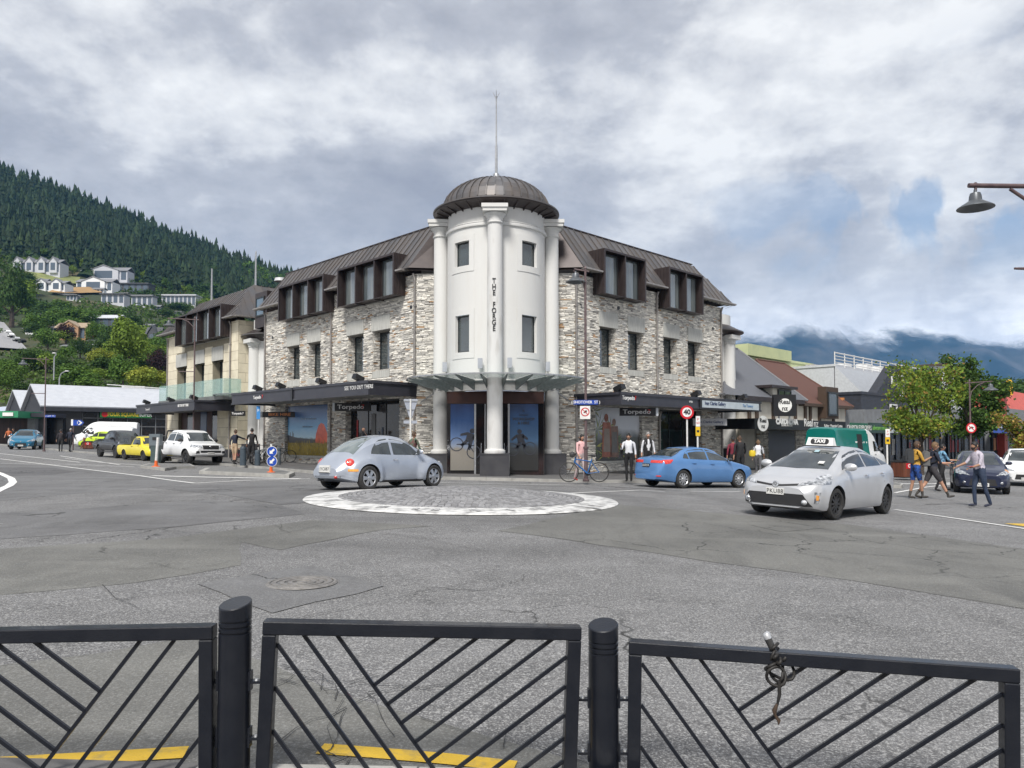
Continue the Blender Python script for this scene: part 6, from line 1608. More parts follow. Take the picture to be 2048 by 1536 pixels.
def van(name,label,c0,ang,sc,pm,H=2.6,L=5.9,rearm=None,txt=None):
 f=L/2
 sp=dict(top=[(f,.95),(f - .05,1.05),(f - .5,1.22),(f - .85,1.34),(f - 1.35,1.95),(f - 1.7,H - .3),(f - 2.0,H - .12),(f - 2.5,H),(-f + .2,H),(-f,H - .1)],
              belt=[(f,.8),(f - .6,1.12),(f - 1.2,1.25),(-f + .1,1.3),(-f,1.3)],bot=[(f,.34),(f - .6,.26),(-f + .5,.3),(-f,.42)],
              plan=[(f,.70),(f - .15,.86),(f - .6,.96),(f - 1.3,1.0),(-f + .1,1.0),(-f,.97)],roofw=.80,roofround=.14,wheels=(f - .95,-f + 1.15),wr=.35,plan_max=1.0,bulge=.02,spokes=6,rimm='black',n=70,smooth=.05)
 c=Car(name,label,frame(c0,ang,sc),sp,pm,cat='van')
 side_windows(c,[([(f - 1.02,1.35),(f - 1.95,1.32)],[(f - 1.30,1.72),(f - 1.55,1.88),(f - 1.95,1.92)])],TINT)
 c.patch('windscreen','T',[(f - .88,-.74),(f - .80,0),(f - .88,.74)],[(f - 1.62,-.66),(f - 1.60,0),(f - 1.62,.66)],GLASS)
 for s_ in 'LR':
  c.line(s_,[(f - 2.02,.4),(f - 2.02,2.0)]); c.line(s_,[(f - .95,.7),(f - 1.0,1.35)]); c.line(s_,[(f - 3.3,.4),(f - 3.3,2.2)]); c.line(s_,[(f - 2.0,1.25),(-f + .1,1.28)],.03)
  c.line(s_,[(f - 1.8,H - .32),(-f + .1,H - .32)],.02,mat('van_groove',(.3,.32,.33),rough=.5)); c.line(s_,[(f - 1.8,H - .45),(-f + .1,H - .45)],.02,mat('van_groove'))
  c.patch('headlight',s_,[(f - .12,.82),(f - .4,.9)],[(f - .12,1.0),(f - .5,1.12)],LAMP)
  if rearm:
   c.patch('coloured_panel',s_,[(f - 2.55,.45),(-f + .02,.45)],[(f - 2.55,H - .30),(-f + .02,H - .30)],rearm,off=.004,nu=16,nv=10)
   c.patch('side_door',s_,[(f - 3.35,1.4),(f - 3.95,1.4)],[(f - 3.35,H - .34),(f - 3.95,H - .34)],INK,off=.014,nu=4,nv=8)
   if s_ == 'R': pass
 if rearm: c.patch('coloured_panel','B',[(-.86,.55),(.86,.55)],[(-.78,H - .2),(.78,H - .2)],rearm,off=.006,nu=8,nv=8); c.patch('coloured_panel','T',[(f - 3.0,-.86),(-f + .05,-.86)],[(f - 3.0,.86),(-f + .05,.86)],rearm,off=.005,nu=10,nv=10)
 c.patch('grille','F',[(-.5,.62),(.5,.62)],[(-.5,.9),(.5,.9)],INK); c.plate('F',0,.52,.36,.12,'MLK',.1); c.mirror_(f - 1.15,1.42,INK,.14)
 c.handle(f - 1.85,1.15,INK)
 return c
q=ground(1690,957); V=van('delivery_van','teal and white high roof TOLL delivery van behind the taxi',Vector((19.2,43.0,0)),41,1.0,TEAL,H=2.62,L=6.4,rearm=TEAL)
vm=V.body.data; vm.materials.append(WHITECAR); wi_=len(vm.materials) - 1
for f_ in vm.polygons:
 if f_.center.x > .55 and f_.material_index == 0: f_.material_index=wi_
for s_,mz in (('R',180),):
 p_,n__=V.surf('R',-1.0,1.9)
 text('lettering','TOLL',.62,WHITEPAINT,V.t,V.m @ T(-1.35 + 1.2,p_.y - .012,1.62) @ RZ(0),.006,bold=.02,sx=1.1)
q=ground(110,897)
van('white_van','white high roof van parked across the street from the supermarket',ground(140,893) + Vector((1.0,5,0)),197,1.05,WHITECAR,H=2.6,L=6.2)
van('white_van','lower white van in front of the high roof van by the supermarket',ground(162,896) + Vector((1.2,2.0,0)),192,1.0,WHITECAR,H=2.1,L=5.4)
lj=hatch('small_jeep','boxy lime green small off-roader with its door open behind the rubbish bins',ground(178,897) + Vector((.6,.8,0)),178,.98,LIME,L=3.7,H=1.70,W=.82,wr=.34,tall=.12,big=False,rim='black')
FENCEP=mat('fence_paint',(.006,.008,.014),(.011,.013,.019),scale=9,rough=.42,bump=.08,bscale=90,coat=.3,spec=.35)
def street_post(px,Y,ztop,label,r=.074):
 p=at(px,900,Y); M2=T(p.x,Y,0); t=thing('bollard_post',label,'post',M2,'posts of the street fence')
 h=ztop; prof=[(0,h),(r - .004,h),(r,h - .004)]
 for k in range(3):
  z=h - .075 - k*.026; prof += [(r,z),(r - .006,z - .003),(r - .006,z - .008),(r,z - .011)]
 prof += [(r,KH),(r,0)]
 mb=MB().lathe(prof,36); mb.v=[(x,y,z + (y*.24 + x*.10 if z > h - .006 else 0)) for x,y,z in mb.v]; part('shaft',mb,FENCEP,t,smooth=35)
 for s_ in (-1,1):
  for z in (h - .36,h - .62):
   b=part('bracket',MB().box(s_*(r - .006),s_*(r + .006),-.02,.02,z - .045,z + .045).box(min(s_*r,s_*(r + .055)),max(s_*r,s_*(r + .055)),-.018,.018,z - .012,z + .0),FENCEP,t)
   part('bolt',MB().lathe([(0,.008),(.009,.007),(.012,0)],10,c=(s_*(r + .03),0,z)),GALV,b,M2)
 return t
street_post(475,3.56,.945,'round dark fence post with grooved top left of the middle fence panel')
street_post(1205,3.76,.795,'round dark fence post with grooved top right of the middle fence panel')
def fence_panel(a,b,ht,mirror,label):
 """a, b: upper outer corners; local x along the panel, z up"""
 a,b=Vector(a),Vector(b); d=b - a; L_=d.length; ex=d.normalized(); ez=Vector((0,0,1)); ey=ez.cross(ex).normalized()
 M2=Matrix((ex,ey,ez)).transposed().to_4x4(); M2.translation=a
 t=thing('street_fence',label,'fence panel',M2,'panels of the street fence'); w,dd=.064,.075
 for nm,q in (('top_rail',(0,L_,-w,0)),('bottom_rail',(0,L_,-ht,-ht + w)),('end_rail',(0,w,-ht + w,-w)),('end_rail',(L_ - w,L_,-ht + w,-w))):
  o=part(nm,MB().box(q[0],q[1],-dd/2,dd/2,q[2],q[3]),FENCEP,t)
  bv=o.modifiers.new('edge','BEVEL'); bv.width=.006; bv.segments=2
 X0,X1,Z0,Z1=w,L_ - w,-ht + w,-w
 sl=1.29; u0=.34 if not mirror else .34
 def bar(p,q):
  p,q=Vector((p[0],0,p[1])),Vector((q[0],0,q[1]))
  if mirror: p.x,q.x=L_ - p.x,L_ - q.x
  v=(q - p); ln=v.length
  if ln < .03: return
  v.normalize(); an=math.atan2(v.z,v.x); Mb=T(p) @ Matrix.Rotation(-an,4,'Y')
  part('bar',MB().box(0,ln,-.007,.007,-.0085,.0085,Mb),FENCEP,t)
 def clip(x,z,dx,dz,stop=None):
  """ray inside the frame"""
  ts=[]
  if dx > 0: ts.append((X1 - x)/dx)
  if dx < 0: ts.append((X0 - x)/dx)
  if dz > 0: ts.append((Z1 - z)/dz)
  if dz < 0: ts.append((Z0 - z)/dz)
  k=min(ts); return (x + dx*k,z + dz*k)
 n1=math.hypot(1,sl); dn=(1/n1,-sl/n1); up=(sl/n1,1/n1)
 x=u0; st=.157
 k=0
 while True:
  xs_=u0 - st*k
  if xs_ >= X0: p=(xs_,Z1)
  else:
   z=Z1 - (X0 - xs_)*sl
   if z < Z0 + .03: break
   p=(X0,z)
  bar(p,clip(*p,*dn)); k += 1
 main_end=clip(u0,Z1,*dn); ln=math.hypot(main_end[0] - u0,main_end[1] - Z1); s_=.30; step=.112
 while s_ < ln:
  p=(u0 + dn[0]*s_,Z1 + dn[1]*s_); bar(p,clip(*p,*up)); s_ += step
 xx=main_end[0] + step*n1/sl*.5
 while xx < X1 - .03:
  bar((xx,Z0),clip(xx,Z0,*up)); xx += step*n1/1.0/1.0*.78
 return t,M2
def P3(px,py,Y): return at(px,py,Y)
fence_panel(P3(-292,1262,3.50),P3(430,1240,3.55),.86,True,'dark metal fence panel with diagonal bars, first from the left edge')
fence_panel(P3(529,1239,3.58),P3(1160,1276,3.70),.86,False,'middle dark metal fence panel with diagonal bars between the two round posts')
F3,M3=fence_panel(P3(1258,1279,3.76),P3(2034,1349,3.42),.86,False,'dark metal fence panel with a bike lock tied on its top rail')
LK=thing('bike_lock','black cable bike lock with grey plastic grip knotted round the top rail','lock',M3 @ T(.70,0,0))
CAB=mat('cable_black',(.014,.013,.013),(.028,.026,.024),scale=30,rough=.6)
ML=M3 @ T(.695,0,0) @ SC(.86,1,.9)
def loop(cx,cz,rx,rz,y0,y1,n=18,ph=0,span=360):
 return [(cx + rx*math.cos(R(ph + span*i/n)),y0 + (y1 - y0)*(.5 + .5*math.sin(R(ph + span*i/n)*2)),cz + rz*math.sin(R(ph + span*i/n))) for i in range(n + 1)]
part('cable',MB().tube(loop(0,-.06,.035,.085,-.045,.04),.0085,8),CAB,LK,ML,smooth=60); part('cable',MB().tube(loop(.02,-.085,.075,.045,-.05,.045,ph=40),.0085,8),CAB,LK,ML,smooth=60)
part('cable',MB().tube(loop(-.005,-.11,.05,.05,-.05,-.03,ph=200),.0085,8),CAB,LK,ML,smooth=60); part('cable',MB().tube(loop(.01,.01,.04,.04,-.04,.04,ph=90,span=240),.0085,8),CAB,LK,ML,smooth=60)
part('cable_end',MB().tube([(.01,-.045,-.13),(.012,-.05,-.20),(.0,-.05,-.26)],[.010,.010,.006],8),CAB,LK,ML,smooth=60)
part('strap',MB().tube([(0,-.05,-.25),(-.015,-.052,-.285),(-.01,-.045,-.31),(.01,-.05,-.335),(.008,-.05,-.355)],[.007,.013,.008,.011,.004],6),mat('brown_strap',(.07,.045,.03),rough=.7),LK,ML,smooth=60)
part('grip',MB().tube([(-.005,-.02,.0),(-.025,-.015,.035),(-.045,-.01,.075)],[.015,.019,.021],12),mat('lock_grey',(.045,.045,.045),rough=.45),LK,ML,smooth=60)
part('grip_cap',MB().tube([(-.044,-.01,.074),(-.055,-.008,.098),(-.06,-.007,.105)],[.021,.022,.014],12),mat('lock_silver',(.55,.56,.58),rough=.35,metal=.4),LK,ML,smooth=60)
part('knot',MB().tube(loop(0,-.02,.018,.02,-.055,-.02),.010,8),CAB,LK,ML,smooth=60)
def bell(c,s=1.0): return MB().lathe([(0,.36*s),(.03*s,.36*s),(.035*s,.30*s),(.10*s,.28*s),(.12*s,.22*s),(.13*s,.12*s),(.20*s,.07*s),(.36*s,-.03*s),(.37*s,-.05*s),(.35*s,-.045*s),(.19*s,.05*s),(0,.08*s)],28,c=c)
def lamp_post(px,py,arm,Htop,label,yaw=0,low_arm=-.8,armlen=1.3,base=None,sc=1.0,hgt=None,name='street_lamp'):
 p=base if base is not None else ground(px,py); g=G(p.x,p.y) + (hgt or 0)
 M2=T(p.x,p.y,g) @ RZ(yaw) @ SC(sc); t=thing(name,label,'street lamp',M2,None)
 part('pole',MB().tube([(0,0,0),(0,0,1.2),(0,0,1.21),(0,0,Htop)],[.075,.07,.05,.042],12).lathe([(.12,0),(.12,.08),(.095,.1)],14).lathe([(.07,1.18),(.10,1.2),(.10,1.26),(.066,1.28)],14).lathe([(0,Htop + .12),(.03,Htop + .06),(.06,Htop)],10),BROWNPOLE,t,smooth=35)
 s_=arm
 part('arm',MB().tube([(-s_*.25,0,Htop - .12),(s_*armlen,0,Htop - .02)],.03,8).tube([(0,0,Htop - 1.0),(s_*.12,0,Htop - .55),(s_*.45,0,Htop - .22),(s_*.8,0,Htop - .08)],.022,8),BROWNPOLE,t,smooth=50)
 part('lamp_shade',bell((s_*(armlen - .1),0,Htop - .46)),LAMPGREY,t,smooth=40)
 if low_arm: part('lower_arm',MB().tube([(0,0,Htop*.62),(low_arm,0,Htop*.62)],.028,8),BROWNPOLE,t)
 return t,M2
p=ground(386,919)
lamp_post(386,919,-1,at(388,636,p.y).z - G(p.x,p.y),'tall brown street lamp with bell shade in front of the cream building',low_arm=-1.0,armlen=1.75)
p=ground(88,903)
lamp_post(88,903,-1,at(92,716,p.y).z - G(p.x,p.y),'brown street lamp with bell shade standing before the supermarket',low_arm=-1.1,armlen=1.9)
p=ground(1172,963,KH); z=at(1163,537,p.y).z - G(p.x,p.y) - KH
LP,ML_=lamp_post(0,0,-.55,z,'brown corner street lamp with bell shade carrying the SHOTOVER ST sign',low_arm=-.35,armlen=.75,base=p,hgt=KH,yaw=-0)
p=ground(1951,935); z=at(1950,762,p.y).z - G(p.x,p.y)
p2=at(1943,960,41); z2=at(1943,762,41).z - G(p2.x,p2.y)
lamp_post(0,0,1,z2,'brown street lamp with bell shade rising in front of the dark green tree',low_arm=0,armlen=1.25,base=p2,yaw=0)
Yb=7.6; pb=at(2110,768,Yb)
zt_=at(1940,371,Yb).z
tb2=thing('street_lamp','grey bell shaded street lamp reaching in from the right edge of the picture','street lamp',T(pb.x,pb.y,G(pb.x,pb.y)))
part('pole',MB().tube([(pb.x,Yb,G(pb.x,Yb)),(pb.x,Yb,zt_ + .15)],.06,12),BROWNPOLE,tb2,I4,smooth=40)
xa_=at(1941,371,Yb).x
part('arm',MB().tube([(xa_ - .02,Yb,zt_),(pb.x,Yb,zt_ - .01)],.024,10).tube([(at(2020,379,Yb).x,Yb,at(2020,378,Yb).z),(at(2050,400,Yb).x,Yb,at(2050,398,Yb).z),(pb.x,Yb,zt_ - .42)],.018,8),BROWNPOLE,tb2,I4,smooth=50)
part('lamp_shade',bell((0,0,0),.47),LAMPGREY,tb2,T(at(1951,410,Yb).x,Yb,at(1951,412,Yb).z),smooth=40)
part('lower_arm',MB().tube([(at(2029,537,Yb).x,Yb,at(2029,537,Yb).z),(pb.x,Yb,at(2029,538,Yb).z)],[.012,.024],8),BROWNPOLE,tb2,I4)
part('hanger',MB().tube([(at(1951,371,Yb).x,Yb,zt_ + .03),(at(1951,371,Yb).x,Yb,at(1951,382,Yb).z)],.014,8),BROWNPOLE,tb2,I4)
SIGNBLUE=mat('sign_blue',(.01,.06,.38),rough=.4); SIGNRED=mat('sign_red',(.55,.01,.02),rough=.4); SIGNWHITE=mat('sign_white',(.78,.78,.76),rough=.4); SIGNYEL=mat('sign_yellow',(.75,.48,.02),rough=.4); SIGNBACK=mat('sign_back',(.42,.45,.52),(.36,.39,.45),scale=4,rough=.45,metal=.3); CONE=mat('cone_orange',(.70,.13,.02),rough=.5)
def disc(r,y,M2,n=28): return MB().prism([(r*math.cos(2*math.pi*i/n),r*math.sin(2*math.pi*i/n)) for i in range(n)],y - .006,y,M2)
xq=at(1172,804,LP.location.y); Yq=LP.location.y - .1
def on_pole(px0,px1,py0,py1,Y): a=at(px0,py1,Y); b=at(px1,py0,Y); return a.x,b.x,a.z,b.z
x0,x1,z0,z1=on_pole(1147,1196,800,809,Yq)
sn=thing('street_sign','small blue SHOTOVER ST street name plate on the corner lamp pole','sign',T(x0,Yq,z0))
part('plate',MB().box(x0,x1,Yq,Yq + .02,z0,z1),SIGNBLUE,sn,I4); text('lettering','( SHOTOVER  ST )',(z1 - z0)*.85,SIGNWHITE,sn,T((x0 + x1)/2,Yq - .004,(z0 + z1)/2),.004,bold=.003,sx=.95)
x0,x1,z0,z1=on_pole(1160,1180.5,812,838,Yq)
sn=thing('no_turn_sign','white square plate with red prohibition ring under the street name','sign',T(x0,Yq,z0))
part('plate',MB().box(x0,x1,Yq,Yq + .015,z0,z1),SIGNWHITE,sn,I4)
cx,cz=(x0 + x1)/2,(z0 + z1)/2 + .02
part('red_ring',MB().lathe([(.125,0),(.16,0)],28,M=T(cx,Yq - .005,cz) @ RX(90)).box(-.13,.13,-.006,.0,-.012,.012,T(cx,Yq - .003,cz) @ RY(45)),SIGNRED,sn,I4)
part('arrow',MB().prism([(-.06,-.02),(.0,.02),(-.02,.05),(.07,.06),(.05,-.03),(.03,-.005),(-.04,-.05)],Yq - .004,Yq - .001,T(cx,0,cz)),INK,sn,I4)
def pole_sign(name,label,px,py,pyt,r=.035,h=KH,m=WHITEPOST,cat='sign',grp=None):
 p=ground(px,py,h); zt=at(px,pyt,p.y).z; t=thing(name,label,cat,T(p),grp)
 part('post',MB().tube([(0,0,0),(0,0,zt - p.z)],r,10),m,t,smooth=40)
 return t,p
t,p=pole_sign('give_way_sign','back of a white triangular give way sign on a pole left of the tower',820.5,952,798)
x0,x1,z0,z1=on_pole(806.5,836,798,838,p.y - .05); w=(x1 - x0)/2; h=z1 - z0
part('sign_plate',MB().prism([(-w + .03,0),(w - .03,0),(w,-.04),(w - .02,-.07),(.03,-h),(-.03,-h),(-w + .02,-.07),(-w,-.04)],.03,.045),SIGNBACK,t,T(p.x,p.y,z1)); part('sign_rail',MB().box(-w*.95,w*.95,.0,.03,-.1,-.06).box(-w*.5,w*.5,0,.03,-h*.55,-h*.5),GALV,t,T(p.x,p.y,z1))
a=at(807,841,p.y); b=at(834,847,p.y); part('side_plate',MB().box(a.x,b.x,p.y + .04,p.y + .055,b.z,a.z),SIGNBACK,t,I4)
t,p=pole_sign('speed_sign','round red bordered 40 speed limit sign on a white pole by the blue saloon',1375,962,812,h=KH)
c=at(1374,824.5,p.y - .06); D=T(c.x,c.y,c.z)
part('red_disc',disc(.27,0,D),SIGNRED,t,I4); part('white_disc',disc(.19,-.007,D),SIGNWHITE,t,I4); text('lettering','40',.27,INK,t,D @ T(0,-.018,0),.004,bold=.012)
for (px,py,top,w0,w1,n_,lab) in ((1396,962,832,832,872,1,'white and yellow parking plates on a pole right of the 40 sign'),(1775.5,974,858,858,888,1,'white and yellow bus stop plates on a thin white pole behind the taxi')):
 t,p=pole_sign('parking_sign',lab,px,py,top,h=KH if px < 1500 else .02)
 m_=(w0 + w1)/2 + 1; x0,x1,z0,z1=on_pole(px - 4.2,px + 4.2,w0,m_,p.y - .06); part('white_plate',MB().box(x0,x1,p.y - .06,p.y - .045,z0,z1),SIGNWHITE,t,I4); text('lettering','P\n60',(z1 - z0)*.33,SIGNRED,t,T((x0 + x1)/2,p.y - .064,(z0 + z1)/2),.002)
 x0,x1,z0,z1=on_pole(px - 4.5,px + 4.5,m_ + .5,w1,p.y - .06); part('yellow_plate',MB().box(x0,x1,p.y - .06,p.y - .045,z0,z1),SIGNYEL,t,I4); part('bus_symbol',MB().box((x0 + x1)/2 - .05,(x0 + x1)/2 + .05,p.y - .064,p.y - .061,(z0 + z1)/2 - .04,(z0 + z1)/2 + .05),INK,t,I4)
Yn=p2.y - .12; c=at(1942.5,856,Yn); D=T(c.x,Yn,c.z); t=thing('no_turn_sign','round red ringed no right turn sign on the pole by the green tree','sign',D)
part('red_disc',disc(.28,0,D),SIGNRED,t,I4); part('white_disc',disc(.205,-.007,D),SIGNWHITE,t,I4); part('arrow',MB().prism([(-.14,-.08),(-.10,.02),(.0,.05),(.0,.09),(.14,.02),(.02,-.05),(.02,-.01),(-.05,-.02),(-.08,-.08)],-.019,-.0135,D),INK,t,I4); part('red_bar',MB().box(-.2,.2,-.021,-.0195,-.022,.022,D @ RY(40)),SIGNRED,t,I4)
p=ground(542,945,.13); t=thing('keep_left_sign','pair of blue keep left arrow discs on an orange footed bollard','sign',T(p))
part('foot',MB().lathe([(.17,0),(.16,.03),(.07,.05),(.05,.28),(0,.28)],16),CONE,t,smooth=40); part('post',MB().tube([(0,0,.2),(0,0,1.15)],.04,10),WHITEPOST,t)
for py in (903,922.5):
 c=at(544,py,p.y - .06); D=T(c.x,c.y,c.z)
 d_=part('disc',disc(.215,0,D),SIGNWHITE,t,I4); part('blue_face',disc(.195,-.007,D),SIGNBLUE,d_,I4); part('arrow',MB().prism([(-.13,0),(-.02,.10),(-.02,.04),(.13,.04),(.13,-.04),(-.02,-.04),(-.02,-.10)],-.019,-.0135,D @ RY(-45)),SIGNWHITE,d_,I4)
p=ground(312,934,.1); t=thing('marker_post','slim white marker post with orange foot on the left island','post',T(p))
part('foot',MB().lathe([(.2,0),(.18,.04),(.08,.06),(.06,.30),(0,.30)],16),CONE,t,smooth=40); part('post',MB().tube([(0,0,.25),(.07,0,1.35)],.06,10),WHITEPOST,t)
t,p=pole_sign('parking_sign','tall narrow blue plate on a white pole beside the cyclists',516,926,812)
x0,x1,z0,z1=on_pole(513,520.5,812,838,p.y - .05); part('blue_plate',MB().box(x0,x1,p.y - .06,p.y - .045,z0,z1),mat('bright_blue',(.05,.25,.6),rough=.4),t,I4); text('lettering','P',.22,SIGNWHITE,t,T((x0 + x1)/2,p.y - .063,z1 - .25),.003)
t,p=pole_sign('direction_sign','blue and white arrow sign on a dark pole in front of the white vans',146,903,840,m=BROWNPOLE,h=0,r=.05)
x0,x1,z0,z1=on_pole(146,168,840,851,p.y - .07); m_=(z0 + z1)/2; Y=p.y - .07
part('arrow_board',MB().prism([(x0,z0),(x1 - .25,z0),(x1,m_),(x1 - .25,z1),(x0,z1)],Y,Y + .03),SIGNBLUE,t,I4); part('white_chevron',MB().prism([(x1 - .5,z0 + .04),(x1 - .36,z0 + .04),(x1 - .12,m_),(x1 - .36,z1 - .04),(x1 - .5,z1 - .04),(x1 - .28,m_)],Y - .006,Y - .001),SIGNWHITE,t,I4); part('white_end',MB().box(x0 - .16,x0,Y,Y + .03,z0,z1 + .05),SIGNWHITE,t,I4)
text('lettering','i',.3,SIGNWHITE,t,T(x0 + .35,Y - .004,m_),.004,bold=.01)
Yl=ground(88,903).y - .15; x0,x1,z0,z1=on_pole(90,111,830,834.5,Yl); t=thing('street_sign','small blue street name plate on the lamp by the supermarket','sign',T(x0,Yl,z0)); part('plate',MB().box(x0,x1,Yl,Yl + .02,z0,z1),SIGNBLUE,t,I4); text('lettering','( CAMP  ST )',(z1 - z0)*.8,SIGNWHITE,t,T((x0 + x1)/2,Yl - .004,(z0 + z1)/2),.004)
BOLL=mat('bollard_blue',(.045,.065,.085),(.06,.08,.10),scale=5,rough=.5)
for (px,py,w,top,lab) in ((486,931,6,893,'thick blue grey bollard nearest the white pickup'),(515,931,5.5,900,'blue grey bollard between the bicycles'),(558,930,3.2,895,'slim blue grey bollard right of the keep left sign')):
 p=ground(px,py,KH); zt=at(px,top,p.y).z - p.z; r=w/FPX*p.y; t=thing('bollard',lab,'bollard',T(p),'bollards beside the bicycles')
 part('shaft',MB().lathe([(0,zt),(r*.9,zt - .01),(r,zt - .04),(r,zt - .15),(r*.93,zt - .16),(r*.93,zt - .19),(r,zt - .2),(r,0)],20),BOLL,t,smooth=35)
def wood_bin(px,py,top,w,lab,mw=None):
 p=ground(px,py,KH); h=at(px,top,p.y).z - p.z; t=thing('rubbish_bin',lab,'bin',T(p) @ RZ(20)); r=w/2
 part('liner',MB().box(-r + .04,r - .04,-r + .04,r - .04,0,h - .05),BLKPLASTIC,t)
 n=6; W=mw or mat('bin_wood',(.16,.05,.025),(.10,.035,.02),scale=3,rough=.6,stretch=(4,4,.5),vary=.2)
 for f in range(4):
  for i in range(n): part('slat',MB().box(-r + i*w/n + .006,-r + (i + 1)*w/n - .006,-r,-r + .035,.05,h - .12),W,t,WM[t] @ RZ(90*f))
 part('lid',MB().box(-r - .02,r + .02,-r - .02,r + .02,h - .10,h - .04).box(-r*.7,r*.7,-r*.7,r*.7,h - .04,h),BLKPLASTIC,t)
 part('red_label',MB().box(-.2,.2,-r - .015,-r - .002,h*.52,h*.82),SIGNRED,t); part('white_mark',MB().lathe([(.05,0),(.09,0)],16,M=T(0,-r - .018,h*.68) @ RX(90)),SIGNWHITE,t)
 return t
wood_bin(1806,955,920,.75,'slatted wooden rubbish bin with red label behind the hikers'); wood_bin(177,898,882,.8,'slatted wooden rubbish bin with red label by the lime vehicle')
p=ground(1823,955,KH); t=thing('rubbish_bin','plain grey recycling bin beside the slatted wooden bin','bin',T(p)); part('body',MB().box(-.3,.3,-.3,.3,0,.85),mat('grey_bin',(.09,.09,.10),rough=.6),t); part('lid',MB().box(-.33,.33,-.33,.33,.85,.95),BLKPLASTIC,t)
p=ground(311,929,.0); t=thing('parking_meter','grey parking machine standing behind the white marker post','parking meter',T(p)); h_=at(311,868,p.y).z - p.z
part('cabinet',MB().box(-.20,.22,-.15,.15,.1,h_*.98),mat('meter_green',(.06,.09,.09),rough=.5),t); part('head',MB().box(-.28,.28,-.17,.17,h_*.62,h_),mat('meter_grey',(.14,.17,.19),rough=.5),t); part('screen',MB().box(-.1,.1,-.19,-.171,h_*.8,h_*.9),INK,t)
def bicycle(label,m,fm,dark=True,sc=1.0,bag=False):
 t=thing('bicycle',label,'bicycle',m)
 if sc != 1: pass
 r=.345
 for x in (-.53,.53):
  w=part('wheel',MB().lathe([(r - .03,-.022),(r,-.02),(r + .006,0),(r,.02),(r - .03,.022),(r - .03,-.022)],32,M=T(x,0,r) @ RX(90)),RUBBER,t,smooth=50)
  mb=MB()
  for i in range(14): a=2*math.pi*i/14; mb.tube([(x + .03*math.cos(a + .6),.012,r + .03*math.sin(a + .6)),(x + (r - .03)*math.cos(a),0,r + (r - .03)*math.sin(a))],.0025,3,False)
  mb.tube([(x,-.05,r),(x,.05,r)],.025,8); part('spokes',mb,GALV,w,m)
 part('frame',MB().tube([(-.12,0,.30),(-.28,0,.80)],.02,8).tube([(-.12,0,.30),(.33,0,.70)],.028,8).tube([(-.25,0,.72),(.31,0,.80)],.02,8).tube([(.33,0,.68),(.29,0,.86)],.026,8)
         .tube([(-.12,.05,.30),(-.53,.05,r)],.012,6).tube([(-.12,-.05,.30),(-.53,-.05,r)],.012,6).tube([(-.26,.03,.70),(-.53,.05,r)],.010,6).tube([(-.26,-.03,.70),(-.53,-.05,r)],.010,6),fm,t,smooth=50)
 part('fork',MB().tube([(.33,.05,.68),(.42,.055,.5),(.53,.055,r)],.016,6).tube([(.33,-.05,.68),(.42,-.055,.5),(.53,-.055,r)],.016,6),BLKPLASTIC,t,smooth=50)
 part('handlebar',MB().tube([(.29,0,.86),(.26,0,.96),(.33,0,.99)],.015,6).tube([(.27,-.33,1.0),(.32,-.15,.98),(.32,.15,.98),(.27,.33,1.0)],.014,6),BLKPLASTIC,t,smooth=50)
 part('saddle',MB().tube([(-.40,0,.93),(-.30,0,.945),(-.14,0,.935)],[.06,.05,.02],8).tube([(-.28,0,.80),(-.29,0,.92)],.013,6),BLKPLASTIC,t,smooth=50)
 part('chainset',MB().lathe([(0,0),(.09,0),(.09,.008),(0,.008)],18,M=T(-.12,-.05,.30) @ RX(90)).tube([(-.12,-.07,.30),(-.04,-.07,.16),(-.04,-.14,.16)],.012,6).tube([(-.12,.05,.30),(-.2,.07,.44),(-.2,.14,.44)],.012,6),BLKPLASTIC,t)
 if bag: part('handlebar_bag',MB().lathe([(0,.12),(.09,.10),(.11,0),(.09,-.10),(0,-.12)],12,M=T(.40,0,.96) @ RX(90)),BLKPLASTIC,t,smooth=50)
 return t
p=ground(1168,964,KH); bicycle('blue mountain bike leaning on the corner street lamp',T(p.x + .0,p.y - .02,p.z) @ RZ(180) @ RX(4) @ SC(1.02),mat('bike_blue',(.02,.12,.35),rough=.3),bag=True)
for (px,py,a,lab,c_) in ((503,926,30,'dark bicycle held by the rider in the navy top',(.05,.05,.06)),(538,927,200,'grey bicycle parked behind the keep left sign',(.3,.3,.3)),(522,929,70,'silver hire bicycle standing beside the tall blue sign',(.4,.42,.45)),(560,925,15,'dark bicycle parked by the stone pier',(.04,.05,.05)),(478,925,-40,'pinkish red bicycle behind the cyclist in tan shorts',(.25,.05,.06))):
 p=ground(px,py,KH); bicycle(lab,T(p) @ RZ(a),mat('bike_%d' % px,c_,rough=.35))
p=ground(63,893); bicycle('dark bicycle parked beside the supermarket door',T(p) @ RZ(10),mat('bike_dk',(.04,.04,.04),rough=.4))
SKIN=mat('skin',(.52,.30,.21),(.44,.24,.16),scale=14,rough=.55); SKIN2=mat('skin_tan',(.36,.20,.13),scale=14,rough=.55)
def cloth(n,c,c2=None,sc=6): return mat('cloth_' + n,c,c2,scale=sc,rough=.85,bump=.5,bscale=18)
NAVYC=cloth('navy',(.018,.022,.04)); BLACKC=cloth('black',(.015,.015,.017)); GREYC=cloth('grey',(.10,.10,.11)); WHITEC=cloth('white',(.70,.71,.74),(.55,.56,.60),4); DENIM=cloth('denim',(.02,.035,.07),(.035,.05,.09),10)
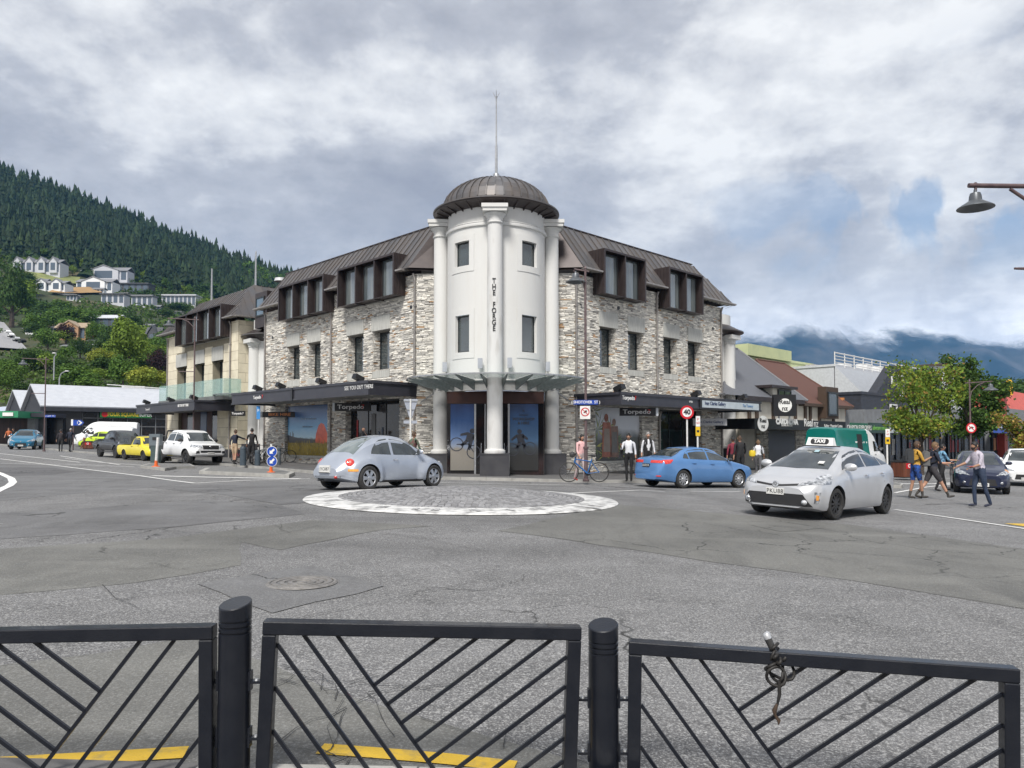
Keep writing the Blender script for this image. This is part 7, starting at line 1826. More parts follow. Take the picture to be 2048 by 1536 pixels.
def person(label,p,yaw,top,legs,shoes,hair,skin=SKIN,ht=1.75,sleeve='short',pants='long',L=(12,5),Rr=(-14,12),aL=(-15,12,25),aR=(15,12,25),lean=3,headyaw=0,hairlen=0.0,wide=1.0,beard=None):
 """L/Rr: (thigh swing, knee bend); aL/aR: (shoulder swing, spread, elbow bend), degrees; forward is +x"""
 k=ht/1.78; J={}; E=[]; rad=[]; reg=[]; vs=[]
 def V(x,y,z,r,rg): vs.append(Vector((x,y,z))*k); rad.append(r*k); reg.append(rg); return len(vs) - 1
 sl=math.sin(R(lean)); cl=math.cos(R(lean))
 def up(h,y=0,f=0): return (sl*h + f,y,.93 + cl*h)
 pel=V(*up(0),.150*wide,'legs'); wst=V(*up(.17),.142*wide,'top'); ch=V(*up(.38),.165*wide,'top'); nb=V(*up(.53),.075,'top'); nk=V(*up(.60,f=.01),.055,'skin'); E += [(pel,wst),(wst,ch),(ch,nb),(nb,nk)]
 low=9
 for sg,(th,kn) in ((1,L),(-1,Rr)):
  hp=V(0,sg*.095,.88,.105*wide,'legs'); E.append((pel,hp)); a=R(th); kx,kz=.45*math.sin(a),.88 - .45*math.cos(a); b=a - R(kn)
  mt=V(kx*.5,sg*.10,(.88 + kz)/2,.094 if pants == 'long' else .10,'legs'); ks=V(kx,sg*.095,kz,.056,'legs' if pants == 'long' else 'legs' if pants == 'knee' else 'skin'); ax,az=kx + .42*math.sin(b),kz - .42*math.cos(b)
  cf=V(kx + (ax - kx)*.35,sg*.095,kz + (az - kz)*.35,.054 if pants != 'long' else .06,'legs' if pants == 'long' else 'skin'); an=V(ax,sg*.09,az,.040 if pants != 'long' else .052,'legs' if pants == 'long' else 'shoe')
  f=b*.55; hl=V(ax - .03*math.cos(f),sg*.09,az - .05,.042,'shoe'); bl=V(ax + .11*math.cos(f),sg*.095,az - .052 + .11*math.sin(f),.040,'shoe'); to=V(ax + .19*math.cos(f),sg*.10,az - .06 + .19*math.sin(f),.028,'shoe')
  E += [(hp,mt),(mt,ks),(ks,cf),(cf,an),(an,hl),(hl,bl),(bl,to)]; low=min(low,az - .09,az - .09 + .19*math.sin(f))
 hands=[]
 for sg,(sw,sp,el) in ((1,aL),(-1,aR)):
  s0=up(.47,sg*.13); sh=V(*up(.46,sg*.185*wide),.062,'top'); E.append((ch,sh)) if False else E.append((nb,sh)); a,q=R(sw),R(sp); S_=Vector(up(.46,sg*.185*wide))
  d=Vector((math.sin(a)*math.cos(q),sg*math.sin(q),-math.cos(a)*math.cos(q))); e=S_ + d*.29; b=R(sw + el); d2=Vector((math.sin(b)*math.cos(q),sg*math.sin(q)*.4 - sg*.12*(el > 40),-math.cos(b)*math.cos(q))).normalized(); w=e + d2*.25
  m1=V(*(S_ + d*.15),.052,'top'); ei=V(*e,.043,'top' if sleeve != 'none' else 'skin'); f1=V(*(e + d2*.08),.042,'top' if sleeve == 'long' else 'skin'); wi=V(*w,.028,'skin'); pm=V(*(w + d2*.06),.034,'skin'); E += [(sh,m1),(m1,ei),(ei,f1),(f1,wi),(wi,pm)]
  hands.append((w + d2*.05,d2,sg))
 me=bpy.data.meshes.new('p'); me.from_pydata([tuple(v) for v in vs],E,[]); ob=bpy.data.objects.new('p',me); sk=ob.modifiers.new('s','SKIN')
 for i,r in enumerate(rad): me.skin_vertices[0].data[i].radius=(r*.95,r*.95)
 me.skin_vertices[0].data[0].use_root=True; me.skin_vertices[0].data[1].radius=(rad[1]*.85,rad[1]*1.05); sb=ob.modifiers.new('u','SUBSURF'); sb.levels=sb.render_levels=2
 bk=bake([ob])[0]; bpy.data.objects.remove(ob)
 mats=[top,legs,shoes,skin,INK]; ix={'top': 0,'legs': 1,'shoe': 2,'skin': 3}
 mb=MB(); V_=[v.co.copy() for v in bk.vertices]; mb.v=[tuple(v) for v in V_]
 for f in bk.polygons:
  c=f.center; best=(9,0)
  for a,b in E:
   A,B=vs[a],vs[b]; ab=B - A; t=max(0,min(1,(c - A).dot(ab)/ab.length_squared)); d=(A + ab*t - c).length - (rad[a] + (rad[b] - rad[a])*t)
   if d < best[0]:
    ra,rb=reg[a],reg[b]; sw_=.5
    if 'skin' in (ra,rb) and 'top' in (ra,rb): sw_=.25 if sleeve == 'short' else .5
    if 'skin' in (ra,rb) and 'legs' in (ra,rb): sw_=.62
    best=(d,ix[ra if t < sw_ else rb])
  mb.f.append(tuple(f.vertices)); mb.m.append(best[1])
 bpy.data.meshes.remove(bk)
 H=Vector(up(.60,f=.02))*k; hs=k*ht ** 0; Mh=T(H) @ RZ(headyaw) @ T(.012*k,0,.115*k) @ SC(k)
 mb.use(3); N1,N2=14,18; base=len(mb.v)
 for i in range(N1 + 1):
  t=math.pi*i/N1
  for j in range(N2):
   a=2*math.pi*j/N2; x,y,z=math.sin(t)*math.cos(a),math.sin(t)*math.sin(a),math.cos(t)
   w=1 - .28*max(0,-z) ** 1.2; px_,py_,pz_=x*.098*w + (.012 if z < 0 and x > 0 else 0),y*.076*w,z*.118
   if x > .8 and -.42 < z < .12: px_ += .026*max(0,1 - abs(y)*4.2)*(1 - abs(z + .2)*2.2)
   if x > .6 and .02 < z < .22: px_ -= .006
   mb.v.append(tuple(Mh @ Vector((px_,py_,pz_))))
 for i in range(N1):
  for j in range(N2): mb.f.append((base + i*N2 + j,base + (i + 1)*N2 + j,base + (i + 1)*N2 + (j + 1) % N2,base + i*N2 + (j + 1) % N2)); mb.m.append(3)
 for sg in (-1,1):
  mb.use(3).tube([Mh @ Vector((-.005,sg*.072,-.03)),Mh @ Vector((-.012,sg*.088,.0)),Mh @ Vector((-.01,sg*.082,.03))],[.010*k,.016*k,.012*k],6)
  mb.use(4).tube([Mh @ Vector((.082,sg*.032,.012)),Mh @ Vector((.090,sg*.032,.012))],.010*k,8); mb.use(4).tube([Mh @ Vector((.082,sg*.048,.036)),Mh @ Vector((.090,sg*.018,.038))],.005*k,5)
 mb.use(4).tube([Mh @ Vector((.089,-.022,-.062)),Mh @ Vector((.094,0,-.062)),Mh @ Vector((.089,.022,-.062))],.0045*k,5); mb.use(3)
 for w,d,sg in hands:
  w=w*k; side=d.cross(Vector((0,0,1))).normalized() if abs(d.z) < .95 else Vector((1,0,0)); nrm=side.cross(d).normalized()
  for i,l in enumerate((.075,.085,.08,.062)):
   b=w + side*(i - 1.5)*.019*k + d*.035*k; mb.tube([b,b + d*l*.5*k,b + (d*.82 - nrm*.35*(1 if d.z > -.6 else 0) + Vector((.25,0,0))*(d.z < -.6))*l*k],[.0095*k,.0088*k,.007*k],5)
  b=w + side*-.03*k; mb.tube([b,b - side*.02*k + d*.03*k,b - side*.028*k + d*.06*k],[.011*k,.010*k,.008*k],5)
 M2=T(p.x,p.y,p.z - low*k + .004) @ RZ(yaw)
 me=mb.mesh('person',mats,60); o=bpy.data.objects.new('person',me); link(o,None,M2); tag(o,label,'person')
 hm=MB();
 for i in range(9):
  t=math.pi*i/8*.62
  for j in range(16):
   a=2*math.pi*j/16; x,y,z=math.sin(t)*math.cos(a),math.sin(t)*math.sin(a),math.cos(t)
   lift=max(0,x) ** 2*max(0,(i - 3)/5)*.10; r=1.09 + .04*math.sin(j*3.3 + i*2)
   zz=z*.118*r + lift + .006
   if x < .2 and hairlen: zz -= hairlen*(i/8) ** 2
   hm.v.append(tuple(Mh @ Vector((x*.098*r - .006,y*.078*r,zz))))
 for i in range(8):
  for j in range(16): hm.f.append((i*16 + j,(i + 1)*16 + j,(i + 1)*16 + (j + 1) % 16,i*16 + (j + 1) % 16)); hm.m.append(0)
 part('hair',hm,hair,o,M2,smooth=60)
 if beard: part('beard',MB().tube([Mh @ Vector((.03,-.066,-.03)),Mh @ Vector((.07,-.045,-.075)),Mh @ Vector((.088,0,-.09)),Mh @ Vector((.07,.045,-.075)),Mh @ Vector((.03,.066,-.03))],[.012,.022,.024,.022,.012],6),beard,o,M2,smooth=60)
 return o,M2,k,lean
HBR=mat('hair_brown',(.05,.03,.02),(.09,.055,.03),scale=30,rough=.7); HBL=mat('hair_black',(.012,.011,.011),scale=30,rough=.6); HGR=mat('hair_grey',(.35,.34,.33),(.22,.21,.2),scale=40,rough=.7); HLB=mat('hair_light_brown',(.15,.09,.045),scale=30,rough=.7)
def backpack(label,M2,k,c,lean=3):
 t=thing('backpack',label,'backpack',M2)
 part('bag',MB().add([(-.13,-.15,1.02),(-.13,.15,1.02),(-.13,.14,1.45),(-.13,-.14,1.45),(-.34,-.13,1.05),(-.34,.13,1.05),(-.28,.10,1.42),(-.28,-.10,1.42),(-.2,-.11,1.50),(-.2,.11,1.50)],[(0,1,2,3),(7,6,5,4),(4,5,1,0),(5,6,9,2,1),(6,7,8,9),(7,4,0,3,8),(2,9,8,3)]),c,t,M2 @ SC(k) @ T(0,0,.03),smooth=70)
 part('pocket',MB().box(-.385,-.335,-.10,.10,1.09,1.27),c,t,M2 @ SC(k) @ T(0,0,.03))
 for s_ in (-1,1): part('shoulder_strap',MB().tube([(-.14,s_*.11,1.48),(-.02,s_*.12,1.54),(.12,s_*.12,1.45),(.13,s_*.13,1.30),(.02,s_*.17,1.15),(-.13,s_*.14,1.1)],.018,6),BLACKC,t,M2 @ SC(k) @ T(0,0,.03),smooth=60)
 return t
SH1=cloth('surf_shorts',(.02,.10,.42),(.01,.012,.03),9); BOOT=cloth('boot',(.06,.055,.05)); MUSTARD=cloth('mustard',(.52,.30,.05)); PLAID=cloth('plaid',(.55,.50,.55),(.38,.36,.44),26)
o,M2,k,l=person('hiker in mustard T-shirt and blue patterned shorts walking right with backpack',ground(1832,998),4,MUSTARD,SH1,BOOT,HBR,SKIN2,1.76,pants='short',L=(-6,8),Rr=(14,6),aR=(22,8,95),aL=(5,10,60),lean=4,beard=HBR)
backpack('black backpack on the back of the hiker in the mustard shirt',M2,k,cloth('pack_black',(.035,.038,.042)))
o,M2,k,l=person('hiker in navy T-shirt and dark shorts striding right, looking down',ground(1866,999),-4,NAVYC,cloth('charcoal',(.045,.042,.047)),BOOT,HLB,SKIN,1.82,pants='short',L=(-24,16),Rr=(30,2),aR=(20,8,70),aL=(35,8,40),lean=6,headyaw=0)
backpack('slim grey backpack on the back of the hiker in navy',M2,k*.98,cloth('pack_grey',(.12,.12,.12)))
person('person in pale blue patterned top walking behind the two hikers',ground(1884,983),0,cloth('blue_print',(.20,.42,.60),(.03,.06,.12),12),BLACKC,BLACKC,HBL,SKIN,1.72,L=(16,4),Rr=(-14,10),aR=(30,8,60),aL=(10,10,50))
o,M2,k,l=person('bearded man in pale checked shirt and dark jeans crossing towards the left',ground(1961,1014),186,PLAID,DENIM,cloth('trainer',(.03,.035,.06)),HBL,SKIN2,1.78,sleeve='short',L=(-10,10),Rr=(14,16),aL=(18,6,55),aR=(34,10,35),lean=9,beard=HBL)
ph=thing('phone','pinkish red phone held out by the man in the checked shirt','phone',M2); part('case',MB().box(.38,.54,.20,.27,1.06,1.075),cloth('phone_pink',(.55,.16,.16)),ph,M2)
part('sole',MB().box(-.08,.21,-.14,-.05,-.0,.02),WHITEC,o,M2 @ T(0,0,.0)) if False else None
o,M2,k,l=person('man in white hooded top and dark trousers standing by the palm poster',ground(1258,963,KH),-105,WHITEC,BLACKC,BLACKC,HBL,SKIN2,1.74,sleeve='long',L=(3,2),Rr=(-3,0),aL=(-5,10,20),aR=(25,14,105),wide=1.08)
b_=thing('shoulder_bag','black shoulder bag worn by the man in the white top','bag',M2); part('bag',MB().box(-.10,.08,-.34,-.22,.82,1.12),BLACKC,b_,M2); part('strap',MB().tube([(0,-.27,1.1),(.02,-.13,1.5),(-.05,-.06,1.52),(-.13,-.2,1.2)],.014,6),BLACKC,b_,M2)
o,M2,k,l=person('grey haired man in black waistcoat over white shirt behind the blue saloon',ground(1296,957,KH),-88,WHITEC,BLACKC,BLACKC,HGR,SKIN,1.86,sleeve='long',aL=(0,12,12),aR=(0,12,12),L=(2,0),Rr=(-2,0))
part('waistcoat',MB().lathe([(.145,.98),(.16,1.05),(.155,1.2),(.175,1.34),(.17,1.42),(.12,1.50),(.09,1.53)],24,a0=12,a1=348,M=SC(k) @ SC(.92,1.12,1)),BLACKC,o,M2,smooth=60)
person('woman with black hair and pink top half hidden behind the corner lamp pole',ground(1162,962,KH),-60,cloth('pink',(.75,.45,.45)),cloth('pale_trousers',(.55,.45,.45)),cloth('red_shoe',(.6,.06,.04)),HBL,SKIN,1.66,sleeve='long',hairlen=.10,pants='long',L=(12,4),Rr=(-14,10))
person('person in maroon jacket and dark cap beside the art gallery sign',ground(1467,957,KH),80,cloth('maroon',(.18,.02,.04)),BLACKC,BLACKC,HBL,SKIN,1.74,sleeve='long',L=(2,0),Rr=(-2,0))
person('person in long black jacket standing right of the maroon jacket',ground(1481,958,KH),95,BLACKC,BLACKC,BLACKC,HBR,SKIN,1.80,sleeve='long',L=(2,0),Rr=(-2,0),wide=1.12)
o,M2,k,l=person('person in white sleeveless top carrying a yellow bag by the stone pier',ground(1517,954,KH),70,WHITEC,GREYC,BLACKC,HLB,SKIN,1.66,sleeve='short',hairlen=.03)
b_=thing('shoulder_bag','bright yellow bag carried by the person in the white top','bag',M2); part('bag',MB().lathe([(0,-.16),(.13,-.13),(.16,0),(.12,.13),(0,.16)],14,c=(.0,.26,1.02)),mat('bag_yellow',(.75,.55,.03),rough=.6),b_,M2,smooth=50); part('strap',MB().tube([(0,.25,1.15),(.04,.12,1.48),(-.06,.1,1.5),(-.1,.24,1.15)],.012,6),BLACKC,b_,M2)
person('person in green and maroon top behind the front of the beetle',ground(826,956,KH),60,cloth('green_top',(.03,.20,.12),(.14,.03,.04),3),BLACKC,BLACKC,HBR,SKIN,1.64,sleeve='long')
person('cyclist in navy top and tan shorts seen from behind by the bollards',ground(469,929,KH),75,NAVYC,cloth('tan',(.45,.33,.22)),BLACKC,HBR,SKIN,1.70,sleeve='long',pants='short',aR=(70,20,10),L=(6,3),Rr=(-6,4))
person('man in black top and cap standing with the bicycles',ground(503,928,KH),100,BLACKC,BLACKC,BLACKC,HBL,SKIN,1.80,sleeve='long',aL=(5,12,30))
person('walker in a long dark coat crossing towards the vans, left of two',ground(121,904),120,cloth('brown_coat',(.03,.025,.03)),BLACKC,BLACKC,HBL,SKIN,1.74,sleeve='long',L=(24,8),Rr=(-22,14),wide=1.15,lean=8)
person('walker in a navy coat with light hair, right of two',ground(140,904),95,NAVYC,BLACKC,BLACKC,HGR,SKIN,1.80,sleeve='long',L=(14,4),Rr=(-14,12),wide=1.15)
person('person in white shirt leaning at the lime vehicle',ground(168,900),40,WHITEC,cloth('rust_trousers',(.22,.09,.05)),BLACKC,HBL,SKIN2,1.74,sleeve='short',lean=22,aL=(40,8,20),aR=(30,8,20))
person('person in orange top behind the blue off-roader',ground(17,893),-70,cloth('orange',(.5,.14,.05)),BLACKC,BLACKC,HBR,SKIN,1.76)
person('dark haired person in black behind the blue off-roader',ground(27,893),-110,BLACKC,BLACKC,BLACKC,HBL,SKIN,1.74)
BROWNT=mat('brown_timber',(.07,.045,.03),scale=5,rough=.6); CREAMP=mat('cream_panel',(.62,.59,.52),(.54,.51,.45),scale=2,rough=.75)
ROOFG=mat('grey_roof_sheet',(.13,.135,.15),(.10,.105,.12),scale=4,rough=.6,stretch=(1,9,1)); ROOFB=mat('brown_tile_roof',(.13,.055,.04),(.08,.04,.03),scale=7,rough=.8,stretch=(9,1,1))
DKCLAD=mat('dark_cladding',(.030,.033,.045),(.022,.024,.03),scale=3,rough=.55); GREYW=mat('grey_parapet',(.20,.21,.22),(.16,.165,.175),scale=2,rough=.75); SHOPD=mat('shop_dark',(.012,.012,.014),(.05,.035,.03),scale=1.4,rough=.25,lo=.55,hi=.8)
def X_(px,off=0.0,py=830): return fx(FR,px,off,py)
def Z_(px,py,off=0.0): return ZF(FR,px,py,off)
def roof_poly(name,pts,m,parent):
 mb=MB(); mb.poly(pts); mb.poly([Vector(p) + Vector((0,.02,-.15)) for p in pts][::-1]); return part(name,mb,m,parent,I4)
def Pp(px,py,off): x,z=fhit(FR,px,py,off); return FR @ Vector((x,-off,z))
a,b,m_=X_(1482),X_(1693),X_(1600); zt=Z_(1540,803); zv=Z_(1600,836)
A=thing('travel_shop','black fronted Real nz shop with grey and brown roofs and timbered cream gables','building',FR @ T(a,0,0))
part('wall',MB().box(a,b,.1,9,-1,zt),CREAMP,A,FR)
for px in (1500,1515,1548,1592,1612,1622,1640,1668): x=X_(px); part('timber',MB().box(x - .14,x + .14,-.02,.1,2.8,zt),BROWNT,A,FR)
part('eave_board',MB().box(a,m_,-.35,.1,zt - .05,zt + .22),COPPERD,A,FR); part('eave_board',MB().box(m_,b + .4,-.35,.1,zt - .15,zt + .05),BROWNT,A,FR)
def hip(x0,x1,zt,rise,inset,m,y0=-.35,dep=9.5,rx0=None,rx1=None):
 q=lambda x,y,z: (x,y,z)
 c=[(x0,y0,zt),(x1,y0,zt),(x1,dep,zt),(x0,dep,zt)]; r=[(rx0 if rx0 is not None else x0 + inset,(y0 + dep)/2,zt + rise),(rx1 if rx1 is not None else x1 - inset,(y0 + dep)/2,zt + rise)]
 for pl in ([c[0],c[1],r[1],r[0]],[c[1],c[2],r[1]],[c[2],c[3],r[0],r[1]],[c[3],c[0],r[0]]):
  part('roof_slope',MB().poly(pl),m,A,FR)
 for p,q2 in ((c[0],r[0]),(c[1],r[1]),(r[0],r[1])): part('ridge_cap',MB().tube([p,q2],.09,6),m,A,FR)
hip(a - 2.6,X_(1606),zt + .2,Z_(1470,703,-4.6) - zt,2.2,ROOFG,rx0=fx(FR,1450,-4.6,703),rx1=fx(FR,1474,-4.6,703)); hip(X_(1572),b + .5,zt,Z_(1545,724,-4.6) - zt,3.0,ROOFB,rx0=fx(FR,1512,-4.6,724),rx1=fx(FR,1568,-4.6,724))
x0,x1=X_(1549),X_(1575)
part('roof_dormer',MB().box(X_(1540),X_(1578),-.2,3.5,zt + .1,Z_(1560,778)),CREAMP,A,FR); window(FR,x0,x1,Z_(1560,796),Z_(1560,780),-.26,A,fr=.1,mull=1,pane=mat('green_pane',(.10,.14,.08),rough=.1)); part('dormer_roof',MB().box(X_(1530),X_(1582),-.5,3.6,Z_(1560,778),Z_(1560,773)),COPPERD,A,FR)
x0,x1=X_(1641),X_(1660); part('bay',MB().box(x0 - .2,x1 + .3,-.5,.1,3.1,Z_(1650,775)),BROWNT,A,FR); window(FR,x0,x1,3.3,Z_(1650,785),-.56,A,fr=.12,pane=mat('grey_green_pane',(.06,.075,.075),rough=.1))
zb=Z_(1506,858,2.4); ztt=Z_(1506,836.5,2.4); va,vb=X_(1508,2.4),X_(1689,2.4)
V2=part('veranda',MB().box(va,vb,-2.4,0,zb + .05,ztt - .05),SOFFIT,A,FR); part('fascia',MB().box(va,vb,-2.46,-2.4,zb,ztt).box(va - .05,va,-2.46,0,zb,ztt),SIGNBLK,V2,FR)
ftext('CARDRONA',FR,1574.5,844,2.47,.42,WHITEPAINT,V2,bold=.03,sx=1.2); ftext('ALPINE RESORT',FR,1574.5,851.5,2.47,.14,WHITEPAINT,V2,sx=1.5); ftext('Real',FR,1617,846,2.47,.66,WHITEPAINT,V2,bold=.015,sx=1.1); ftext('nz',FR,1632,847.5,2.47,.66,WHITEPAINT,V2,sx=1.1); ftext('Rafting · Mountain Carting',FR,1667,852,2.47,.27,WHITEPAINT,V2,sx=1.0)
def round_logo(cx,cy,off,r,parent):
 x,z=fhit(FR,cx,cy,off); D=FR @ T(x,-off,z) @ SC(1.45,1,1); part('logo_disc',disc(r,0,D),SIGNWHITE,parent,I4); text('lettering','Real\nnz',r*.72,INK,parent,D @ T(0,-.012,0),.006,bold=.01)
round_logo(1526,847,2.47,.44,V2)
Ys=44; q0,q1=at(1548,832,Ys),at(1592,789,Ys); BS=thing('shop_sign','large square black board with a white round Real nz logo above the veranda','sign',T(q0.x,Ys,q0.z)); part('board',MB().box(q0.x,q1.x,Ys,Ys + .3,q0.z,q1.z),SIGNBLK,BS,I4); c=at(1570,810.5,Ys)
part('logo_disc',disc(.40,0,T(c.x,Ys - .01,c.z)),SIGNWHITE,BS,I4); text('lettering','Real\nnz',.38,INK,BS,T(c.x - .02,Ys - .025,c.z),.006,bold=.008); part('bracket',MB().box(q0.x + .3,q0.x + .38,Ys + .1,Ys + .2,q0.z - .5,q0.z),GALV,BS,I4); part('bracket',MB().box(q1.x - .38,q1.x - .3,Ys + .1,Ys + .2,q0.z - .5,q0.z),GALV,BS,I4)
stone_field(FR,X_(1513),X_(1535),.0,zb,(),91); stone_field(FR,X_(1590),X_(1612),.0,zb,(),92); flush_stones(A,100)
part('shopfront',MB().box(X_(1535),X_(1588),-.04,.1,-.2,zb),SHOPD,A,FR); part('shopfront',MB().box(X_(1612),b,-.04,.1,-.2,zb),SHOPD,A,FR)
part('chimney',MB().lathe([(.25,0),(.25,.5),(.5,.5),(.2,.9),(.2,1.4)],12),mat('terracotta',(.5,.2,.06),rough=.7),A,FR @ T(b + .4,.5,Z_(1698,832)))
def block(name,label,px0,px1,pyt,off,dep,m,zb=-1,F=FR):
 a,b=fx(F,px0,off,pyt),fx(F,px1,off,pyt); z=ZF(F,(px0 + px1)/2,pyt,off); t=thing(name,label,'building',F @ T(a,-off,0)); part('wall',MB().box(a,b,-off,-off + dep,zb,z),m,t,F); part('parapet',MB().box(a - .1,b + .1,-off - .1,-off + dep,z,z + .25),m,t,F); return t,a,b,z
LIMEW=mat('lime_wall',(.50,.54,.30),(.42,.47,.27),scale=1,rough=.8)
t,a,b,z=block('lime_block','pale lime green rendered block rising behind the brown tiled roof',1497,1626,722,-16,9,LIMEW); part('parapet_box',MB().box(a - 1,a + 9,15.5,18,z,z + 1.2),LIMEW,t,FR)
t,a,b,z=block('concrete_block','stained pale concrete wall right of the lime green block',1627,1668,736,-15,8,mat('stained_concrete',(.45,.44,.43),(.28,.27,.26),scale=1.6,rough=.85,stretch=(3,3,.4)))
t,a,b,z=block('terrace_building','grey roofed building with white rooftop terrace railings',1668,1905,752,-11,10,mat('white_wall',(.55,.57,.60),rough=.7))
q=[(a,7,Z_(1690,800,-7)),(b,7,Z_(1690,800,-7)),(b,10.9,z),(a,10.9,z)]; part('end_wall',MB().poly([(a,7,-1),(a,10.9,-1),(a,10.9,z),(a,7,Z_(1690,800,-7))][::-1]).poly([(a,7,-1),(b,7,-1),(b,7,Z_(1690,800,-7)),(a,7,Z_(1690,800,-7))]),mat('white_wall'),t,FR); part('roof_slope',MB().poly(q),mat('pale_roof_sheet',(.36,.38,.41),scale=3,rough=.5),t,FR)
for zz in (.25,.6,.95,1.3): part('rail',MB().tube([(a,10.9,z + zz + .2),(b,10.9,z + zz + .2)],.045 if zz < 1.2 else .07,6),WHITEPOST,t,FR)
for i in range(17): x=a + (b - a)*i/16; part('rail_post',MB().tube([(x,10.9,z),(x,10.9,z + 1.6)],.06,6),WHITEPOST,t,FR)
for px,py,w,h in ((1686,745,1.6,.8),(1728,735,1.2,1.2),(1755,732,1.2,1.2),(1885,712,2.5,1.2)): x=fx(FR,px,-13,py); part('rooftop_unit',MB().box(x,x + w,12.6,14,z + .2,z + .2 + h),WHITEPOST,t,FR)
x0,x1=fx(FR,1880,-13,700),fx(FR,1925,-13,700); part('roof_cabin',MB().box(x0,x1,12,16,z,z + 3.2),mat('white_wall'),t,FR); part('cabin_roof',MB().box(x0 - 1,x1 + 1,11.5,16.5,z + 3.2,z + 3.5),BROWNT,t,FR)
window(FR,x0 + .5,x1 - .5,z + 1.2,z + 2.6,11.95,t,fr=.15,mull=2)
t,a,b,z=block('dark_building','dark navy clad building with white window outlines behind the maple tree',1722,1890,797,-4,6,DKCLAD)
xg=X_(1735,-4.2,750); part('upper_gable',MB().prism([(X_(1752,-4.2,790),z),(b,z),(b,Z_(1850,742,-4.2)),(X_(1790,-4.2,745),Z_(1850,742,-4.2))],4.3,5.2),DKCLAD,t,FR)
for (p0,p1,y0,y1) in ((1783,1805,748,768),(1795,1806,768,792),(1780,1793,808,820),(1867,1882,782,800)):
 x0,x1=X_(p0,-3.9,y0),X_(p1,-3.9,y0); zz0,zz1=Z_(p0,y1,-3.9),Z_(p0,y0,-3.9); w=.12
 part('window_outline',MB().box(x0,x1,3.8,3.95,zz0,zz0 + w).box(x0,x1,3.8,3.95,zz1 - w,zz1).box(x0,x0 + w,3.8,3.95,zz0 + w,zz1 - w).box(x1 - w,x1,3.8,3.95,zz0 + w,zz1 - w),WHITEPOST,t,FR)
SIGNS=[(1699,1733,mat('sign_green',(.02,.13,.07),rough=.4),'CANYON EXPLORERS',WHITEPAINT),(1736,1776,mat('sign_dkgreen',(.015,.05,.03),rough=.4),'adventure centre',mat('green_letter',(.2,.5,.1),rough=.5)),(1779,1829,mat('sign_pale',(.55,.60,.64),rough=.4),'',INK),(1831,1881,mat('sign_violet',(.50,.53,.62),(.08,.06,.35),scale=.9,rough=.4,lo=.5,hi=.55),'',INK),(1897,1924,SIGNBLK,'THE - SHOP',GREYTXT),(1930,1968,GREYW,'',INK),(1986,2012,SIGNBLUE,'bank',WHITEPAINT),(2014,2090,GREYW,"MCDONALD'S",WHITEPAINT)]
for i,(p0,p1,m,s_,tm_) in enumerate(SIGNS):
 a,b=X_(p0 - 1),X_(p1 + 1); zf0,zf1=Z_((p0 + p1)/2,866,2.2),Z_((p0 + p1)/2,846,2.2)
 lab=['shop with the green CANYON EXPLORERS fascia beside the black fronted shop','shop with the dark green adventure centre fascia','shop under the plain pale fascia behind the maple','shop under the violet patterned fascia behind the tree trunk','narrow shop with a small black board on its fascia','grey fronted shop behind the tall street lamp','shop with the blue bank sign left of the red roof',"grey fronted restaurant with MCDONALD'S lettering at the right edge"][i]
 t=thing('shop',lab,'building',FR @ T(a,0,0),'low shops along the right hand street')
 part('parapet',MB().box(a,b - .03,.3,7,-1,Z_((p0 + p1)/2,820)),GREYW,t,FR)
 va,vb=X_(p0,2.2),X_(p1,2.2); part('veranda',MB().box(va,vb,-2.2,.2,zf0 + .1,zf0 + .3),SOFFIT,t,FR); f_=part('fascia',MB().box(va,vb,-2.28,-2.2,zf0,zf1),m,t,FR)
 if s_: text('lettering',s_,.5 if i < 6 else .6,tm_,f_,FR @ T((va + vb)/2,-2.29,(zf0 + zf1)/2),.01,sx=.9 if i != 1 else .8)
 part('shopfront',MB().box(a,b,.12,.29,-1,zf0 + .1),SHOPD,t,FR)
 n=4
 for j in range(n + 1): x=a + (b - a - .1)*j/n; part('mullion',MB().box(x,x + .09,.02,.12,-.8,zf0),WINFRAME,t,FR)
 r_=random.Random(i)
 for j in range(3): x=a + (b - a)*r_.uniform(.1,.8); c_=r_.choice([(.25,.02,.02),(.4,.4,.38),(.05,.1,.25),(.3,.12,.03)]); part('window_display',MB().box(x,x + r_.uniform(.4,1),.08,.11,.3,r_.uniform(1,2)),mat('display_%d' % int(c_[0]*100),c_,rough=.6),t,FR)
a,b=X_(1996,1),X_(2023,1); z0,z1=Z_(2010,806,1),Z_(2010,763,1); t=thing('restaurant_sign','black sign box with yellow arches standing before the red roof','sign',FR @ T(a,-1,z0))
part('box',MB().box(a,b,-1,1,z0 + 2,z1),SIGNBLK,t,FR); part('column',MB().box(b - 1.6,b - .2,-.6,.6,-1,z0 + 2),mat('red_column',(.35,.05,.03),rough=.6),t,FR)
M_=FR @ T(b - .9,-1.05,(z0 + z1)/2 + .6); YM=mat('arch_yellow',(.80,.45,.0),rough=.4)
part('yellow_arches',MB().tube([M_ @ Vector((.9*math.cos(R(a_))*.5 - .45,0,1.6*math.sin(R(a_)) - .8)) for a_ in range(180,-1,-15)],.16,6).tube([M_ @ Vector((.9*math.cos(R(a_))*.5 + .45,0,1.6*math.sin(R(a_)) - .8)) for a_ in range(180,-1,-15)],.16,6),YM,t,I4)
a,b=X_(2016,-1),X_(2130,-1); z0,z1=Z_(2030,872,-1),Z_(2030,780,-3); t=thing('red_roof_house','steep red roofed building at the right edge behind the orange tree','building',FR @ T(a,1,0))
